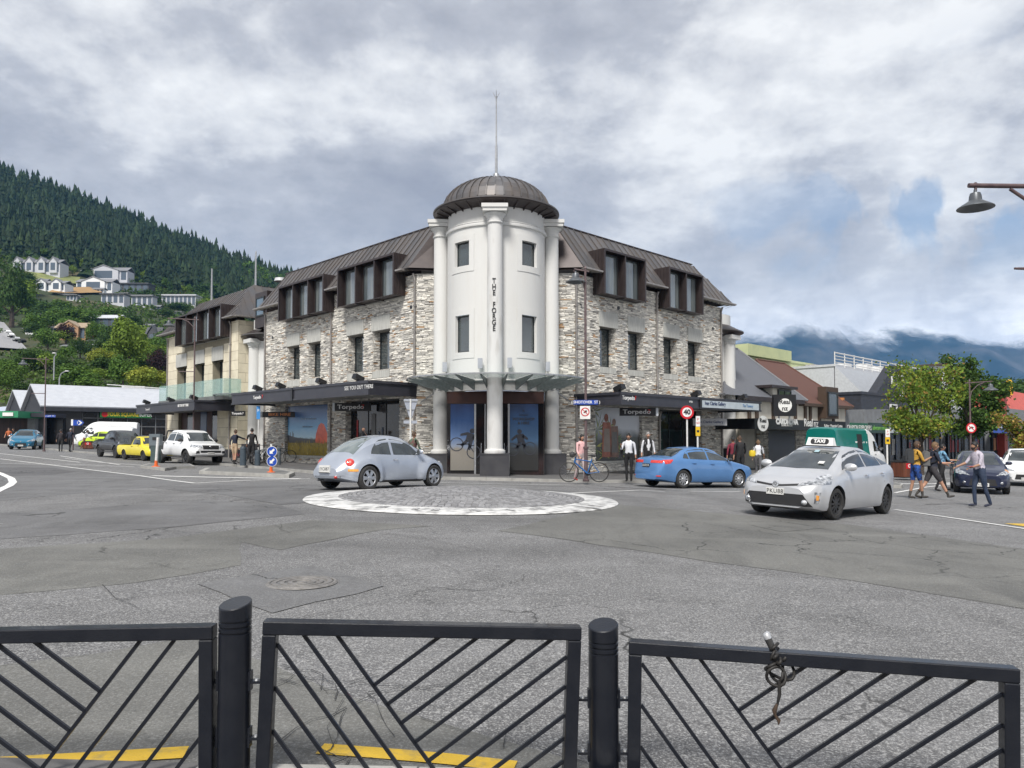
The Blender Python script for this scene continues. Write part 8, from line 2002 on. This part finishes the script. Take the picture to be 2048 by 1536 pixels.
RRF=mat('red_roof',(.55,.10,.07),(.42,.08,.06),scale=2,rough=.6); part('roof_slope',MB().poly([(a,-.5,z0),(b,-.5,z0),(b,4,z1),(a + 1.0,4,z1)]),RRF,t,FR); part('roof_slope',MB().poly([(a,8,z0),(a,-.5,z0),(a + 1,4,z1)]),RRF,t,FR); part('wall',MB().box(a + .2,b,.8,8,-1,z0),CREAMP,t,FR)
for k_ in (0,1): part('timber',MB().tube([FR @ Vector((a - .2 - k_*.8,-1,2)),FR @ Vector((a + .6 + k_*.3,2.5,z1 - .5))],.15,5),BROWNT,t,I4)
O0=at(88,800,84); e1=at(335,800,92.5); dx=Vector((e1.x - O0.x,e1.y - O0.y)); ang=math.degrees(math.atan2(dx.y,dx.x)); FS=T(O0.x,O0.y,0) @ RZ(ang); LS=dx.length + 5
ze=ZF(FS,88,812,0); zg=G(O0.x,O0.y) - .4; RM=mat('pale_steel_roof',(.50,.52,.56),(.44,.46,.50),scale=1.5,rough=.45)
SM_=thing('supermarket','low black supermarket with pale steel gabled roof and green FOUR SQUARE sign','building',FS)
zr_=at(65,774,92).z
for k_,nm in ((0,''),(1,'')):
 y0=14.6*k_; part('gable_wall',MB().prism([(y0,zg),(y0 + 14,zg),(y0 + 14,ze),(y0 + 7,zr_),(y0,ze)],0,.3,FS @ YS),DKCLAD,SM_,I4)
 part('roof_slope',MB().box(-.4,LS,0,8.6 if False else math.hypot(7.4,zr_ - ze),0,.15,FS @ T(0,y0 - .4,ze - .1) @ RX(math.degrees(math.atan2(zr_ - ze,7)))),RM,SM_,I4)
 part('roof_slope',MB().box(-.4,LS,-math.hypot(7.4,zr_ - ze),0,0,.15,FS @ T(0,y0 + 14.4,ze - .1) @ RX(-math.degrees(math.atan2(zr_ - ze,7)))),RM,SM_,I4)
xs0=fx(FS,165,0,840); part('wall',MB().box(0,xs0,.0,.3,zg,ze),DKCLAD,SM_,FS)
mb=MB(); n=46
for i in range(n): x=.2 + (xs0 - .3)*i/n; mb.box(x,x + .06,-.08,0,zg + 1.6,ze - .3)
o=part('slats',mb,BLKPLASTIC,SM_,FS); o['kind']='stuff'
part('shop_glass',MB().box(xs0,LS,.25,.3,zg,ze - .1),SHOPD,SM_,FS); part('eave_fascia',MB().box(-.4,LS,-.5,-.42,ze - .55,ze - .12),DKCLAD,SM_,FS)
for i in range(9): x=xs0 + (LS - xs0)*i/9; part('mullion',MB().box(x,x + .09,.15,.25,zg,ze - .5),GREYW,SM_,FS)
for z in (zg + 1.4,zg + 2.5,ze - 1.3): part('transom',MB().box(xs0,LS,.14,.25,z,z + .08),GREYW,SM_,FS)
x0,x1,z0,z1=fx(FS,200,.3,829),fx(FS,303,.3,829),ZF(FS,250,835.5,.3),ZF(FS,250,823,.3); sg=part('sign_board',MB().box(x0,x1,-.3,-.2,z0,z1),mat('sign_fs_green',(.02,.16,.04),rough=.4),SM_,FS)
text('lettering','FOUR SQUARE',.62,mat('sign_fs_yellow',(.75,.60,.04),rough=.4),sg,FS @ T(x0 + (x1 - x0)*.44,-.31,(z0 + z1)/2),.01,bold=.02,sx=.82); text('lettering','SUPER',.60,WHITEPAINT,sg,FS @ T(x0 + (x1 - x0)*.88,-.31,(z0 + z1)/2),.01,bold=.015,sx=.85); part('round_logo',disc(.33,0,FS @ T(x0 + .5,-.31,(z0 + z1)/2)),SIGNRED,sg,I4)
for px in (248,271): x=fx(FS,px,-7,780); part('roof_unit',MB().box(x,x + 1.1,7,8.2,zr_ - .4,zr_ + .45),WHITEPOST,SM_,FS)
part('roof_rail',MB().tube([(fx(FS,212,-7,780),6.5,zr_ + .45),(LS,6.5,zr_ + .1)],.06,5),WHITEPOST,SM_,FS)
Yk=80; a_,b_=at(38,826,Yk),at(88,834,Yk); t=thing('corner_shop','dark fronted shops with flat canopy left of the supermarket slats','building',T(a_.x,Yk,0)); part('canopy',MB().box(a_.x,b_.x,Yk,Yk + 4,b_.z,a_.z),FASCIA,t,I4); part('shopfront',MB().box(a_.x,b_.x,Yk + 3.4,Yk + 4,0,b_.z),SHOPD,t,I4)
for px,c_,p1_ in ((44,(.35,.06,.02),56),(64,(.42,.44,.44),73),(66,(.5,.12,.05),71)): q=at(px,840 if px != 66 else 862,Yk + 3); q1=at(p1_,846 if px == 44 else 880 if px == 64 else 872,Yk + 3); part('shop_panel',MB().box(q.x,q1.x,q.y,q.y + .1,q1.z,q.z),mat('panel_%d' % px,c_,rough=.5),t,I4)
for px in (60,77,86): q=at(px,834,Yk + 2.8); part('pier',MB().box(q.x - .25,q.x + .25,q.y,q.y + .3,0,b_.z),GREYW,t,I4)
a_,b_=at(-60,822,Yk - 2),at(36,835,Yk - 2); t=thing('green_shop','shop with a green and white canopy cut off by the left edge','building',T(a_.x,Yk - 2,0)); part('canopy',MB().box(a_.x,b_.x,Yk - 2,Yk + 2,b_.z,a_.z),mat('canopy_green',(.03,.25,.12),rough=.5),t,I4); q,q1=at(5,825,Yk - 2.1),at(26,832,Yk - 2.1); part('white_panel',MB().box(q.x,q1.x,q.y,q.y + .05,q1.z,q.z),SIGNWHITE,t,I4); part('slatted_front',MB().box(a_.x,b_.x - 1.2,Yk + 1.6,Yk + 2,0,b_.z),mat('brown_slats',(.07,.04,.035),(.02,.015,.015),scale=9,rough=.7,stretch=(3,1,.05)),t,I4); part('pier',MB().box(b_.x - 1.2,b_.x - .4,Yk + 1.4,Yk + 2,0,b_.z),GREYW,t,I4)
RIDGE=[(-700,250),(-300,290),(0,344),(150,398),(300,455),(420,502),(520,540),(600,560),(660,600),(760,670),(900,760),(1100,850)]
def lut(tab,x):
 if x <= tab[0][0]: return tab[0][1]
 for (a,va),(b,vb) in zip(tab,tab[1:]):
  if x <= b: return va + (vb - va)*(x - a)/(b - a)
 return tab[-1][1]
Y0H,Y1H=120.0,760.0
def hillz(x,y):
 px=1024 + FPX*x/(y*_cp); rp=lut(RIDGE,px) + 14; bp=812
 s=max(0,(y - Y0H)/(Y1H - Y0H))
 if s <= 1: py=bp + (rp - bp)*s ** .72 if rp < bp else bp + (rp - bp)*min(1,s*1.5)
 else: py=rp + (s - 1)*400
 d=ray(px,py); z=CAM.z + d.z*y/d.y
 return max(z,-2.0) + noise.noise(Vector((x*.012,y*.012,0)))*5*min(1,s*3) + noise.noise(Vector((x*.05,y*.05,3)))*1.2
mb=MB(); nxh,nyh=90,60
GX=[(-1.5 + 1.75*i/nxh) for i in range(nxh + 1)]; GY=[Y0H*(1150/Y0H) ** (j/nyh) for j in range(nyh + 1)]
for y in GY:
 for t_ in GX: x=t_*y; mb.v.append((x,y,hillz(x,y)))
for j in range(nyh):
 for i in range(nxh): a=j*(nxh + 1) + i; mb.f.append((a,a + 1,a + nxh + 2,a + nxh + 1)); mb.m.append(0)
hl=part('hill',mb,mat('hill_soil',(.035,.05,.018),(.11,.09,.045),scale=.03,rough=.95,lo=.5,hi=.7),smooth=80); tag(hl,'wooded hillside rising behind the left street',kind='structure')
def hill_at(px,py):
 lo_,hi_=Y0H + 2,Y1H
 for _ in range(30):
  m=(lo_ + hi_)/2; q=at(px,py,m)
  if hillz(q.x,m) > q.z: hi_=m
  else: lo_=m
 q=at(px,py,hi_); return Vector((q.x,hi_,hillz(q.x,hi_)))
def leafmat(name,c1,c2,sc=.6):
 m=mat(name,c1,c2,scale=sc,rough=.75,vary=.45,spec=.25,lo=.3,hi=.7); nt=m.node_tree; b=nt.nodes['Principled BSDF']; t=nt.nodes.new('ShaderNodeBsdfTranslucent'); x=nt.nodes.new('ShaderNodeMixShader'); x.inputs[0].default_value=.35
 src=b.inputs['Base Color'].links[0].from_socket; nt.links.new(src,t.inputs[0]); nt.links.new(b.outputs[0],x.inputs[1]); nt.links.new(t.outputs[0],x.inputs[2]); nt.links.new(x.outputs[0],nt.nodes['Material Output'].inputs[0]); return m
FIR=leafmat('fir_needles',(.014,.034,.021),(.055,.088,.036),.05)
LG=[leafmat('leaf_dark',(.040,.085,.022),(.07,.125,.03)),leafmat('leaf_mid',(.08,.16,.026),(.12,.20,.04)),leafmat('leaf_bright',(.14,.22,.03),(.20,.28,.045)),leafmat('leaf_copper',(.045,.02,.022),(.03,.018,.02)),leafmat('leaf_yellow',(.30,.30,.04),(.20,.27,.045)),leafmat('leaf_rust',(.36,.20,.06),(.30,.24,.07))]
BARK=mat('bark',(.09,.07,.055),(.05,.04,.035),scale=12,rough=.9,bump=.5)
r_=random.Random(5); mb=MB(); cnt=0
def conifer(mb,x,y,z,h,r):
 n=7; tiers=5; a0=r_.random()*6
 for k_ in range(tiers):
  zz0=z + h*(.12 + .17*k_); zz1=zz0 + h*.30; rr=r*(1 - k_/tiers*.82)*r_.uniform(.85,1.15); b=len(mb.v)
  for i in range(n):
   a=a0 + k_ + 6.283*i/n; q=rr*(1.0 if i % 2 else .62)*r_.uniform(.85,1.15); mb.v.append((x + q*math.cos(a),y + q*math.sin(a),zz0 - q*.22 + (0 if i % 2 else h*.04)))
  mb.v.append((x + r_.uniform(-.1,.1)*r,y,zz1))
  for i in range(n): mb.f.append((b + i,b + (i + 1) % n,b + n)); mb.m.append(0)
FL_=[(-400,500),(0,505),(100,520),(200,545),(300,560),(400,590),(500,640),(640,700)]
while cnt < 6800:
 px=r_.uniform(-260,700); t_=r_.random() ** 1.25; top=lut(RIDGE,px) + 10; lowp=lut(FL_,px) + r_.uniform(-10,18)
 if lowp <= top: continue
 p=hill_at(px,top + (lowp - top)*t_); p.y += r_.uniform(-6,6); h=r_.choice((r_.uniform(7,11),r_.uniform(9,15),r_.uniform(11,17),r_.uniform(14,22))); conifer(mb,p.x,p.y,hillz(p.x,p.y) - 1,h,h*r_.uniform(.20,.36)); cnt += 1
o=part('pine_forest',mb,FIR); tag(o,'dense dark pine forest covering the upper hillside',kind='stuff')
def crown_mesh(seed,n,lm,lobes=9,leaf=.09,flat=1.0,name='crown'):
 q=random.Random(seed); mb=MB(); L_=[]
 for i in range(lobes): a=q.uniform(0,6.28); e=q.uniform(-.5,1.0); d=q.uniform(.25,.62); L_.append((Vector((math.cos(a)*d*math.cos(e),math.sin(a)*d*math.cos(e),d*math.sin(e)*flat)),q.uniform(.30,.48)))
 L_.append((Vector((0,0,0)),.55))
 for i in range(n):
  c,r=q.choice(L_); v=Vector((q.gauss(0,1),q.gauss(0,1),q.gauss(0,1))).normalized(); rr=r*q.uniform(.55,1.05) if q.random() < .8 else r*q.uniform(1.0,1.2); p=c + v*rr
  s_=leaf*q.uniform(.6,1.4); nn=(v + Vector((q.uniform(-.7,.7),q.uniform(-.7,.7),q.uniform(-.2,.9)))).normalized(); a=nn.orthogonal().normalized(); a=Matrix.Rotation(q.uniform(0,6.28),3,nn) @ a; b=nn.cross(a)
  mb.poly([p - a*s_,p - b*s_*.55 + nn*s_*.1,p + a*s_,p + b*s_*.55 + nn*s_*.1])
 return mb.mesh(name,lm)
CR={}
def crown(k_,ci,n=1100,leaf=.085):
 if (k_,ci,n) not in CR: CR[(k_,ci,n)]=crown_mesh(k_*7 + 1,n,LG[ci],leaf=leaf)
 return CR[(k_,ci,n)]
TRM=MB().tube([(0,0,-.3),(.02,0,.4),(0,.02,1)],[.07,.05,.03],7).tube([(0,0,.5),(.25,.1,1.05)],[.03,.012],5).tube([(0,0,.6),(-.22,-.12,1.1)],[.03,.012],5).mesh('trunk',BARK)
def tree(label,p,w,h,ci,k_=0,group=None,n=1100,trunk_h=.35,leaf=.085,cat='tree'):
 t=thing('tree',label,cat,T(p),group); part('trunk',TRM,None,t,T(p) @ SC(h*.6,h*.6,h*trunk_h + h*.2))
 part('crown',crown(k_,ci,n,leaf),None,t,T(p.x,p.y,p.z + h*(trunk_h + (1 - trunk_h)*.5)) @ RZ(k_*77 + w*9) @ SC(w*.55,w*.55,h*(1 - trunk_h)*.58)); return t
TN=['dark green','mid green','bright green','purple leaved','yellow green','rusty orange']
def htree(px,pyb,wpx,hpx,ci,label,grp='trees on the lower hillside',n=1100):
 p=hill_at(px,pyb); s_=p.y/FPX; return tree(label,p,wpx*s_,hpx*s_,ci,r_.randrange(5),grp,n,.12,.085 if n < 2000 else .06)
htree(257,752,92,128,2,'tall rounded bright green tree dominating the lower hillside',n=4200)
for px,pb,w,h,ci,lab in ((132,690,46,46,3,'purple leaved tree below the tan house'),(318,770,50,80,3,'dark purple tree beside the cream building'),(22,655,70,140,0,'tall dark tree overhanging the left edge of the hillside'),(300,792,92,66,4,'broad yellowish green tree just above the supermarket roof'),(245,790,66,90,1,'olive brown tree left of the yellowish one above the supermarket'),(205,745,60,55,4,'tree with orange tinged top in the middle of the slope'),
                              (190,690,40,50,1,'rounded green tree right of the tan house'),(95,705,60,55,1,'leafy green tree beside the steep road'),(160,718,50,45,0,'dark green tree below the tan house'),(60,590,60,50,0,'dark tree below the long grey houses'),(150,785,90,60,1,'wide green tree above the supermarket gable'),(20,775,70,60,1,'green tree at the left edge above the gable'),(60,745,70,50,0,'dark green tree by the white lamp on the slope')):
 htree(px,pb,w,h,ci,lab,n=2200)
MARKS=[(30,600,'under the long row house'),(60,760,'above the left supermarket gable'),(25,690,'beside the steep hillside road'),(110,600,'below the tan bank'),(150,660,'around the tan house'),(200,640,'by the white metal roofed house'),(257,690,'near the tall bright green tree'),(160,760,'above the supermarket roof'),(320,720,'next to the cream building'),(300,620,'below the glazed grey terrace'),(230,600,'near the black flat roofed house'),(450,600,'behind the copper roofs')]
def where(px,py): return min(MARKS,key=lambda m: (m[0] - px) ** 2 + (m[1] - py) ** 2)[2]
for i in range(150):
 px=r_.uniform(-60,345) if i % 3 else r_.uniform(200,600); py=r_.uniform(600,800)
 if px > 340: py=r_.uniform(560,640)
 if (px < 66 and 640 < py < 735) or (60 < px < 230 and 545 < py < 632) or (150 < px < 400 and 560 < py < 650 and i % 5): continue
 w_,h_,ci=r_.uniform(34,62),r_.uniform(28,50),r_.choice((0,0,0,1,1,1,2)); htree(px,py,w_,h_,ci,'%s %s leafy tree %s' % ('wide' if w_ > 50 else 'narrow' if w_ < 42 else 'rounded',TN[ci],where(px,py)))
for i in range(46):
 px=r_.uniform(0,420); py=lut(FL_,px) + r_.uniform(-2,22); htree(px,py,r_.uniform(16,30),r_.uniform(16,28),r_.choice((1,2,1,2,0)),'small green tree at the foot of the pine forest, ' + where(px,py),'trees at the foot of the pine forest')
mb=MB()
for i in range(2600):
 px=r_.uniform(-150,660); py=r_.uniform(lut(FL_,px) + 6,812); p=hill_at(px,py)
 if (0 < px < 60 and 645 < py < 706) or (40 < px < 230 and 540 < py < 606) or (170 < px < 215 and 748 < py < 785): continue
 w=p.y/FPX*r_.uniform(7,15); z0=hillz(p.x,p.y)
 for k_ in range(26):
  v=Vector((r_.gauss(0,1),r_.gauss(0,1),abs(r_.gauss(0,1)))).normalized()*w*r_.uniform(.7,1.05); q=Vector((p.x,p.y,z0)) + v; s_=w*.2; a=Vector((r_.uniform(-1,1),r_.uniform(-1,1),r_.uniform(-1,1))).normalized()*s_; b=v.normalized().cross(a).normalized()*s_; mb.poly([q - a,q - b,q + a,q + b])
o=part('hillside_shrubs',mb,leafmat('shrub_leaf',(.045,.095,.022),(.11,.17,.035),.05)); tag(o,'mass of shrubs and bushes covering the lower hillside',kind='stuff')
HW=mat('house_white',(.80,.81,.82),rough=.7); HG=mat('house_grey',(.55,.56,.60),rough=.7); HD=mat('house_dark',(.07,.075,.085),rough=.6); HT=mat('house_tan',(.42,.25,.14),rough=.7); RS_=mat('house_slate',(.22,.225,.24),rough=.6); HWIN=mat('house_window',(.10,.13,.17),rough=.1)
def house(label,px0,px1,pyt,pyb,wm,rm,nwin=4,gables=0,storeys=1,yaw=0,flat=False):
 p=hill_at((px0 + px1)/2,pyb); s_=p.y/FPX; w=(px1 - px0)*s_; h=(pyb - pyt)*s_; M2=T(p.x,p.y - 2,p.z - .5) @ RZ(yaw); t=thing('house',label,'house',M2); D=min(w*.5,9); rh=h*(.12 if flat else .32); wh=h - rh + .5
 part('wall',MB().box(-w/2,w/2,0,D,-3,wh),wm,t)
 if flat: part('roof',MB().box(-w/2 - .6,w/2 + .6,-1.0,D + .3,wh,wh + rh),rm,t)
 else: part('roof',MB().prism([(-.7,wh - .1),(D/2,wh + rh),(D + .7,wh - .1),(D + .7,wh - .3),(D/2,wh + rh - .3),(-.7,wh - .3)],-w/2 - .5,w/2 + .5,YS),rm,t)
 for g in range(gables):
  x=-w/2 + w*(g + .5)/gables; gw=w/gables*.32
  gm=part('gable',MB().prism([(x - gw,0),(x + gw,0),(x + gw,wh),(x,wh + rh*.95),(x - gw,wh)],-1.2,.2),wm,t); part('gable_roof',MB().prism([(x - gw - .3,wh - .2),(x,wh + rh*1.02),(x + gw + .3,wh - .2),(x + gw + .3,wh + .15),(x,wh + rh*1.25),(x - gw - .3,wh + .15)],-1.5,D/2),rm,t)
  part('window',MB().box(x - gw*.6,x + gw*.6,-1.26,-1.2,wh*.25,wh*.95),HWIN,gm,M2)
 for s2 in range(storeys):
  for i in range(nwin):
   x=-w/2 + w*(i + .18)/nwin; z0=.5 + (wh - .5)*s2/storeys + .35; z1=.5 + (wh - .5)*(s2 + 1)/storeys - .35
   if z1 > z0: part('window',MB().box(x,x + w/nwin*.66,-.08,.0,z0,z1),HWIN,t)
 return t
house('long grey row house with four pointed gables on the upper slope',28,124,517,546,HG,RS_,6,4)
house('white house with curved gables above the tan bank',74,134,560,583,HW,RS_,4,2); house('large white terraced house with dark roof, topmost of its group',166,258,533,562,HG,RS_,6,1)
house('wide white house below the dark roofed one, with small gable',156,228,556,583,HW,RS_,6,1,1); house('low black and glass house with flat roof',236,300,567,585,HD,HD,5,0,1,flat=True)
house('grey boxy house with glass front below the black one',206,252,588,608,HG,HD,4,flat=True); house('pale grey house left of the long glazed terrace',266,308,591,613,HG,RS_,4,flat=True); house('long glazed grey terrace near the copper roof',310,394,590,612,HG,HG,10,flat=True)
house('white metal roofed house with big windows in mid slope',160,240,628,656,HD,mat('white_metal_roof',(.6,.62,.66),rough=.4),5,0,1); house('tan house with pale gable among purple trees',120,178,645,680,HT,mat('tan_roof',(.36,.28,.2),rough=.7),4,1,1); house('small steep roofed dark house left of the tan one',70,102,630,652,HT,RS_,2,1)
house('black pointed timber house behind the copper eave',300,326,655,700,HD,HD,2,1)
HL=set()
for i in range(26):
 px=r_.uniform(30,400) if i < 12 else r_.uniform(60,300); py=lut([(0,560),(200,585),(400,622)],px) + r_.uniform(-22,24) if i < 12 else r_.uniform(640,700); w=r_.uniform(16,30)
 hlab='small %s house %s, %s roof' % (('white','grey','pale')[i % 3],where(px,py),('flat','pitched')[i % 2])
 if hlab in HL: continue
 HL.add(hlab); house(hlab,px - w/2,px + w/2,py - r_.uniform(9,13),py,(HW,HG,CREAMP)[i % 3],(RS_,GREYW)[i % 2],3,0,1,flat=i % 2 == 0)
def hill_sheet(name,pts,m,lift,label):
 mb=MB(); P=[hill_at(*q) for q in pts]; n=len(P) // 2
 for i in range(n - 1):
  a,b,c,d=P[i],P[i + 1],P[-i - 2],P[-i - 1]; K=6
  for j in range(K):
   q=[a.lerp(d,j/K),b.lerp(c,j/K),b.lerp(c,(j + 1)/K),a.lerp(d,(j + 1)/K)]; mb.poly([(v.x,v.y,hillz(v.x,v.y) + lift) for v in q])
 o=part(name,mb,m); tag(o,label,kind='structure')
hill_sheet('bank',[(95,590),(150,592),(203,590),(205,578),(150,580),(110,582)],mat('tan_bank',(.42,.25,.10),(.30,.20,.10),scale=.2,rough=.95),1.6,'bare tan earth bank below the white houses')
hill_sheet('bank',[(345,592),(375,598),(395,600),(390,586),(365,578),(345,576)],mat('tan_bank'),1.6,'small tan bank at the forest edge')
hill_sheet('grass_terrace',[(40,560),(100,566),(160,572),(160,558),(100,552),(40,545)],mat('dry_grass',(.25,.26,.09),(.14,.17,.06),scale=.3,rough=.95),1.2,'dry grass terrace under the row house')
hill_sheet('hill_road',[(-60,700),(0,702),(56,706),(40,690),(8,650),(-60,640)],mat('pale_road',(.30,.30,.31),rough=.9),1.0,'pale steep road climbing the hillside at the left')
for (px,py,c_) in ((15,673,WHITECAR),(22,680,WHITECAR),(33,688,SILVER),(44,692,BLACKCAR)):
 p=hill_at(px,py); lab={15: 'white car highest on the steep hillside road',22: 'white car second from the top of the hillside road',33: 'silver car on the hillside road below the white ones',44: 'dark car lowest on the hillside road'}[px]
 t=thing('parked_car',lab,'car',T(p.x,p.y,p.z + 1.0) @ RZ(-40) @ SC(.8)); part('body',MB().prism([(-2,.3),(2,.3),(2.1,.7),(1.1,.85),(.5,1.4),(-1.2,1.4),(-1.9,.9)],-.85,.85),c_,t); part('side_window',MB().prism([(.9,.88),(.42,1.3),(-1.1,1.3),(-1.5,.92)],-.87,.87),GLASS,t)
 for x in (-1.3,1.3): part('wheel',MB().tube([(x,-.88,.3),(x,.88,.3)],.32,10),RUBBER,t)
for px,pyb,pyt,lab in ((118,790,742,'curved grey street light behind the supermarket roof'),(108,735,706,'white round headed lamp on the slope')):
 p=at(px,pyb,118); q=at(px,pyt,118); t=thing('street_lamp',lab,'street lamp',T(p)); h=q.z - p.z
 part('pole',MB().tube([(0,0,-2),(0,0,h*.7),(.3,0,h*.9),(1.0 if px == 118 else .0,0,h)],.09,6),GALV,t); part('head',MB().lathe([(0,.1),(.3,.05),(.3,-.08),(0,-.1)],8,c=(1.2 if px == 118 else 0,0,h)),WHITEPOST,t)
def street_tree(label,px,Y,pyt,pyb,wpx,cis,seed,n,leaf,trunkpx=None,squash=1.0):
 q=random.Random(seed); s_=Y/FPX; b=at(px,950,Y); g=G(b.x,Y) + KH; zt=at(px,pyt,Y).z; zb=at(px,pyb,Y).z; w=wpx*s_; H=zt - g; t=thing('street_tree',label,'tree',T(b.x,Y,g)); cz=zb - g
 lm=MB(); tips=[]
 lm.tube([(0,0,-.2),(.05,0,cz*.5),(0,0,cz*.9)],[w*.028 + .05,w*.022 + .04,w*.018 + .03],9)
 for i in range(13):
  a=6.283*i/13 + q.uniform(-.3,.3); e=q.uniform(.35,1.25); ln=(w*.5 if e < .8 else H - cz)*q.uniform(.6,.98); s0=Vector((0,0,cz*q.uniform(.6,.95))); d=Vector((math.cos(a)*math.cos(e),math.sin(a)*math.cos(e),math.sin(e)*squash)); m1=s0 + d*ln*.45 + Vector((0,0,.15)); en=s0 + d*ln + Vector((0,0,ln*.12)); lm.tube([s0,m1,en],[.08,.045,.015],6); tips += [m1.lerp(en,.4),en,m1.lerp(en,.75)]
  for j in range(3): f=m1.lerp(en,q.uniform(0,.8)); e2=f + Vector((q.uniform(-1,1),q.uniform(-1,1),q.uniform(-.2,.9)))*w*.15; lm.tube([f,e2],[.03,.01],4); tips.append(e2)
 part('trunk',lm,BARK,t,smooth=60)
 for ci,share in cis:
  mb=MB()
  for i in range(int(n*share)):
   c=q.choice(tips); v=Vector((q.gauss(0,1),q.gauss(0,1),q.gauss(0,.75))); p=c + v*w*.075; p.z=max(p.z,cz*.78)
   sz=leaf*q.uniform(.6,1.3); nn=Vector((q.uniform(-1,1),q.uniform(-1,1),q.uniform(-.2,1.2))).normalized(); a=nn.orthogonal().normalized(); a=Matrix.Rotation(q.uniform(0,6.28),3,nn) @ a; bb=nn.cross(a)
   mb.poly([p - a*sz,p - bb*sz*.6,p + a*sz,p + bb*sz*.6])
  part('crown',mb,LG[ci],t)
 return t
street_tree('spreading maple with yellow green leaves turning orange at the top',1842,44,704,858,150,((1,.22),(2,.45),(4,.28),(5,.05)),3,7400,.10)
street_tree('taller dense dark green tree behind the yellow green maple',1948,54,702,860,104,((0,.7),(1,.3)),8,13500,.125)
street_tree('small tree with rusty orange autumn leaves at the right edge',2056,47,818,905,84,((5,.5),(4,.3),(1,.2)),12,6000,.10)
for i in range(16):
 px=1990 + i*9 if i < 9 else 1500 + (i - 9)*60; Y=150 + i; q=at(px,800,Y); hz=at(px,752 + (i*37 % 14),Y).z if i < 9 else at(px,850,Y).z; tree('dark tree in the line of trees behind the red roof',Vector((q.x,Y,0)),12,hz,0,i % 5,'trees behind the right hand shops')
for i,(x0,x1,y,h,m) in enumerate(((-75,-38,-30,8,GREYW),(-34,-8,-26,9.5,CREAMP),(-6,20,-28,7.5,DKCLAD),(24,70,-30,9,HG))):  # unseen row added to darken reflections in glass and block some sky
 t=thing('reflection_block',('low grey block','cream block','dark clad block','pale grey block')[i] + ' unseen behind the viewer, added to darken reflections','building',T(x0,y,0),'blocks added behind the viewer'); part('wall',MB().box(x0,x1,y - 12,y,-2,h),m,t,I4); part('parapet',MB().box(x0 - .2,x1 + .2,y - 12.2,y + .2,h,h + .3),GREYW,t,I4)
 for fl_ in (3.6,6.0):
  k_=int((x1 - x0)/3.2)
  for j in range(k_): x=x0 + 1 + j*3.2; part('window',MB().box(x,x + 1.5,y,y + .05,fl_,fl_ + 1.4),PANE,t,I4)
 part('veranda',MB().box(x0,x1,y,y + 2.6,2.9,3.2),FASCIA,t,I4); part('shopfront',MB().box(x0 + .3,x1 - .3,y,y + .06,0,2.8),SHOPD,t,I4)
def mount():
 m=bpy.data.materials.new('mountain_rock'); m.use_nodes=True; nt=m.node_tree; L=nt.links.new; b=nt.nodes['Principled BSDF']; b.inputs['Roughness'].default_value=.95; b.inputs['Specular IOR Level'].default_value=.1
 tc=nt.nodes.new('ShaderNodeTexCoord')
 def nz(sc,det,off=0,rg=.6):
  n=nt.nodes.new('ShaderNodeTexNoise'); mp=nt.nodes.new('ShaderNodeMapping'); L(tc.outputs['Object'],mp.inputs[0]); mp.inputs['Location'].default_value=(off,off,0); L(mp.outputs[0],n.inputs[0]); n.inputs['Scale'].default_value=sc; n.inputs['Detail'].default_value=det; n.inputs['Roughness'].default_value=rg; return n.outputs[0]
 r=nt.nodes.new('ShaderNodeValToRGB'); L(nz(.0022,9),r.inputs[0]); e=r.color_ramp.elements; e[0].position=.42; e[0].color=(.02,.03,.03,1); e[1].position=.66; e[1].color=(.13,.125,.12,1); L(r.outputs[0],b.inputs['Base Color'])
 sp=nt.nodes.new('ShaderNodeSeparateXYZ'); L(tc.outputs['Object'],sp.inputs[0]); a=nt.nodes.new('ShaderNodeMath'); a.operation='MULTIPLY_ADD'; L(nz(.0013,7,500),a.inputs[0]); a.inputs[1].default_value=620; L(sp.outputs[2],a.inputs[2])
 mr=nt.nodes.new('ShaderNodeMapRange'); L(a.outputs[0],mr.inputs[0]); mr.inputs[1].default_value=930; mr.inputs[2].default_value=1060; mr.inputs[3].default_value=1; mr.inputs[4].default_value=0; mr.interpolation_type='SMOOTHSTEP'
 L(mr.outputs[0],b.inputs['Alpha']); return m
mb=MB(); n1,n2=170,44; xs_=[-3500 + 13500*i/n1 for i in range(n1 + 1)]; ys_=[3600 + 3600*j/n2 for j in range(n2 + 1)]
for y in ys_:
 for x in xs_:
  s=(y - 3600)/3600; px=1024 + FPX*x/y; H=1500*s ** .9
  nn=noise.fractal(Vector((x*.0006,y*.0006,1)),.9,2.1,7)*330*min(1,s*4)
  ridge=(1 - abs(noise.noise(Vector((x*.0011 + 5,y*.0005,2)))))*330*s
  side=max(0,min(1,(x - 300)/900)); mb.v.append((x,y,min(820,-30 + (H + nn + ridge)*side)))
for j in range(n2):
 for i in range(n1): a=j*(n1 + 1) + i; mb.f.append((a,a + 1,a + n1 + 2,a + n1 + 1)); mb.m.append(0)
mt=part('mountain',mb,mount(),smooth=80); tag(mt,'blue hazy mountain range with its tops in cloud',kind='structure')
hm_=bpy.data.materials.new('air'); hm_.use_nodes=True; nt=hm_.node_tree; nt.nodes.clear(); v=nt.nodes.new('ShaderNodeVolumePrincipled'); v.inputs['Color'].default_value=(.17,.47,.95,1); v.inputs['Density'].default_value=.00009; v.inputs['Anisotropy'].default_value=.0; oo=nt.nodes.new('ShaderNodeOutputMaterial'); nt.links.new(v.outputs[0],oo.inputs['Volume'])
hz_o=part('haze',MB().box(-3600,10100,-60,7300,-60,860),hm_); tag(hz_o,kind='stuff')
bpy.data.scenes.remove(TMPS)
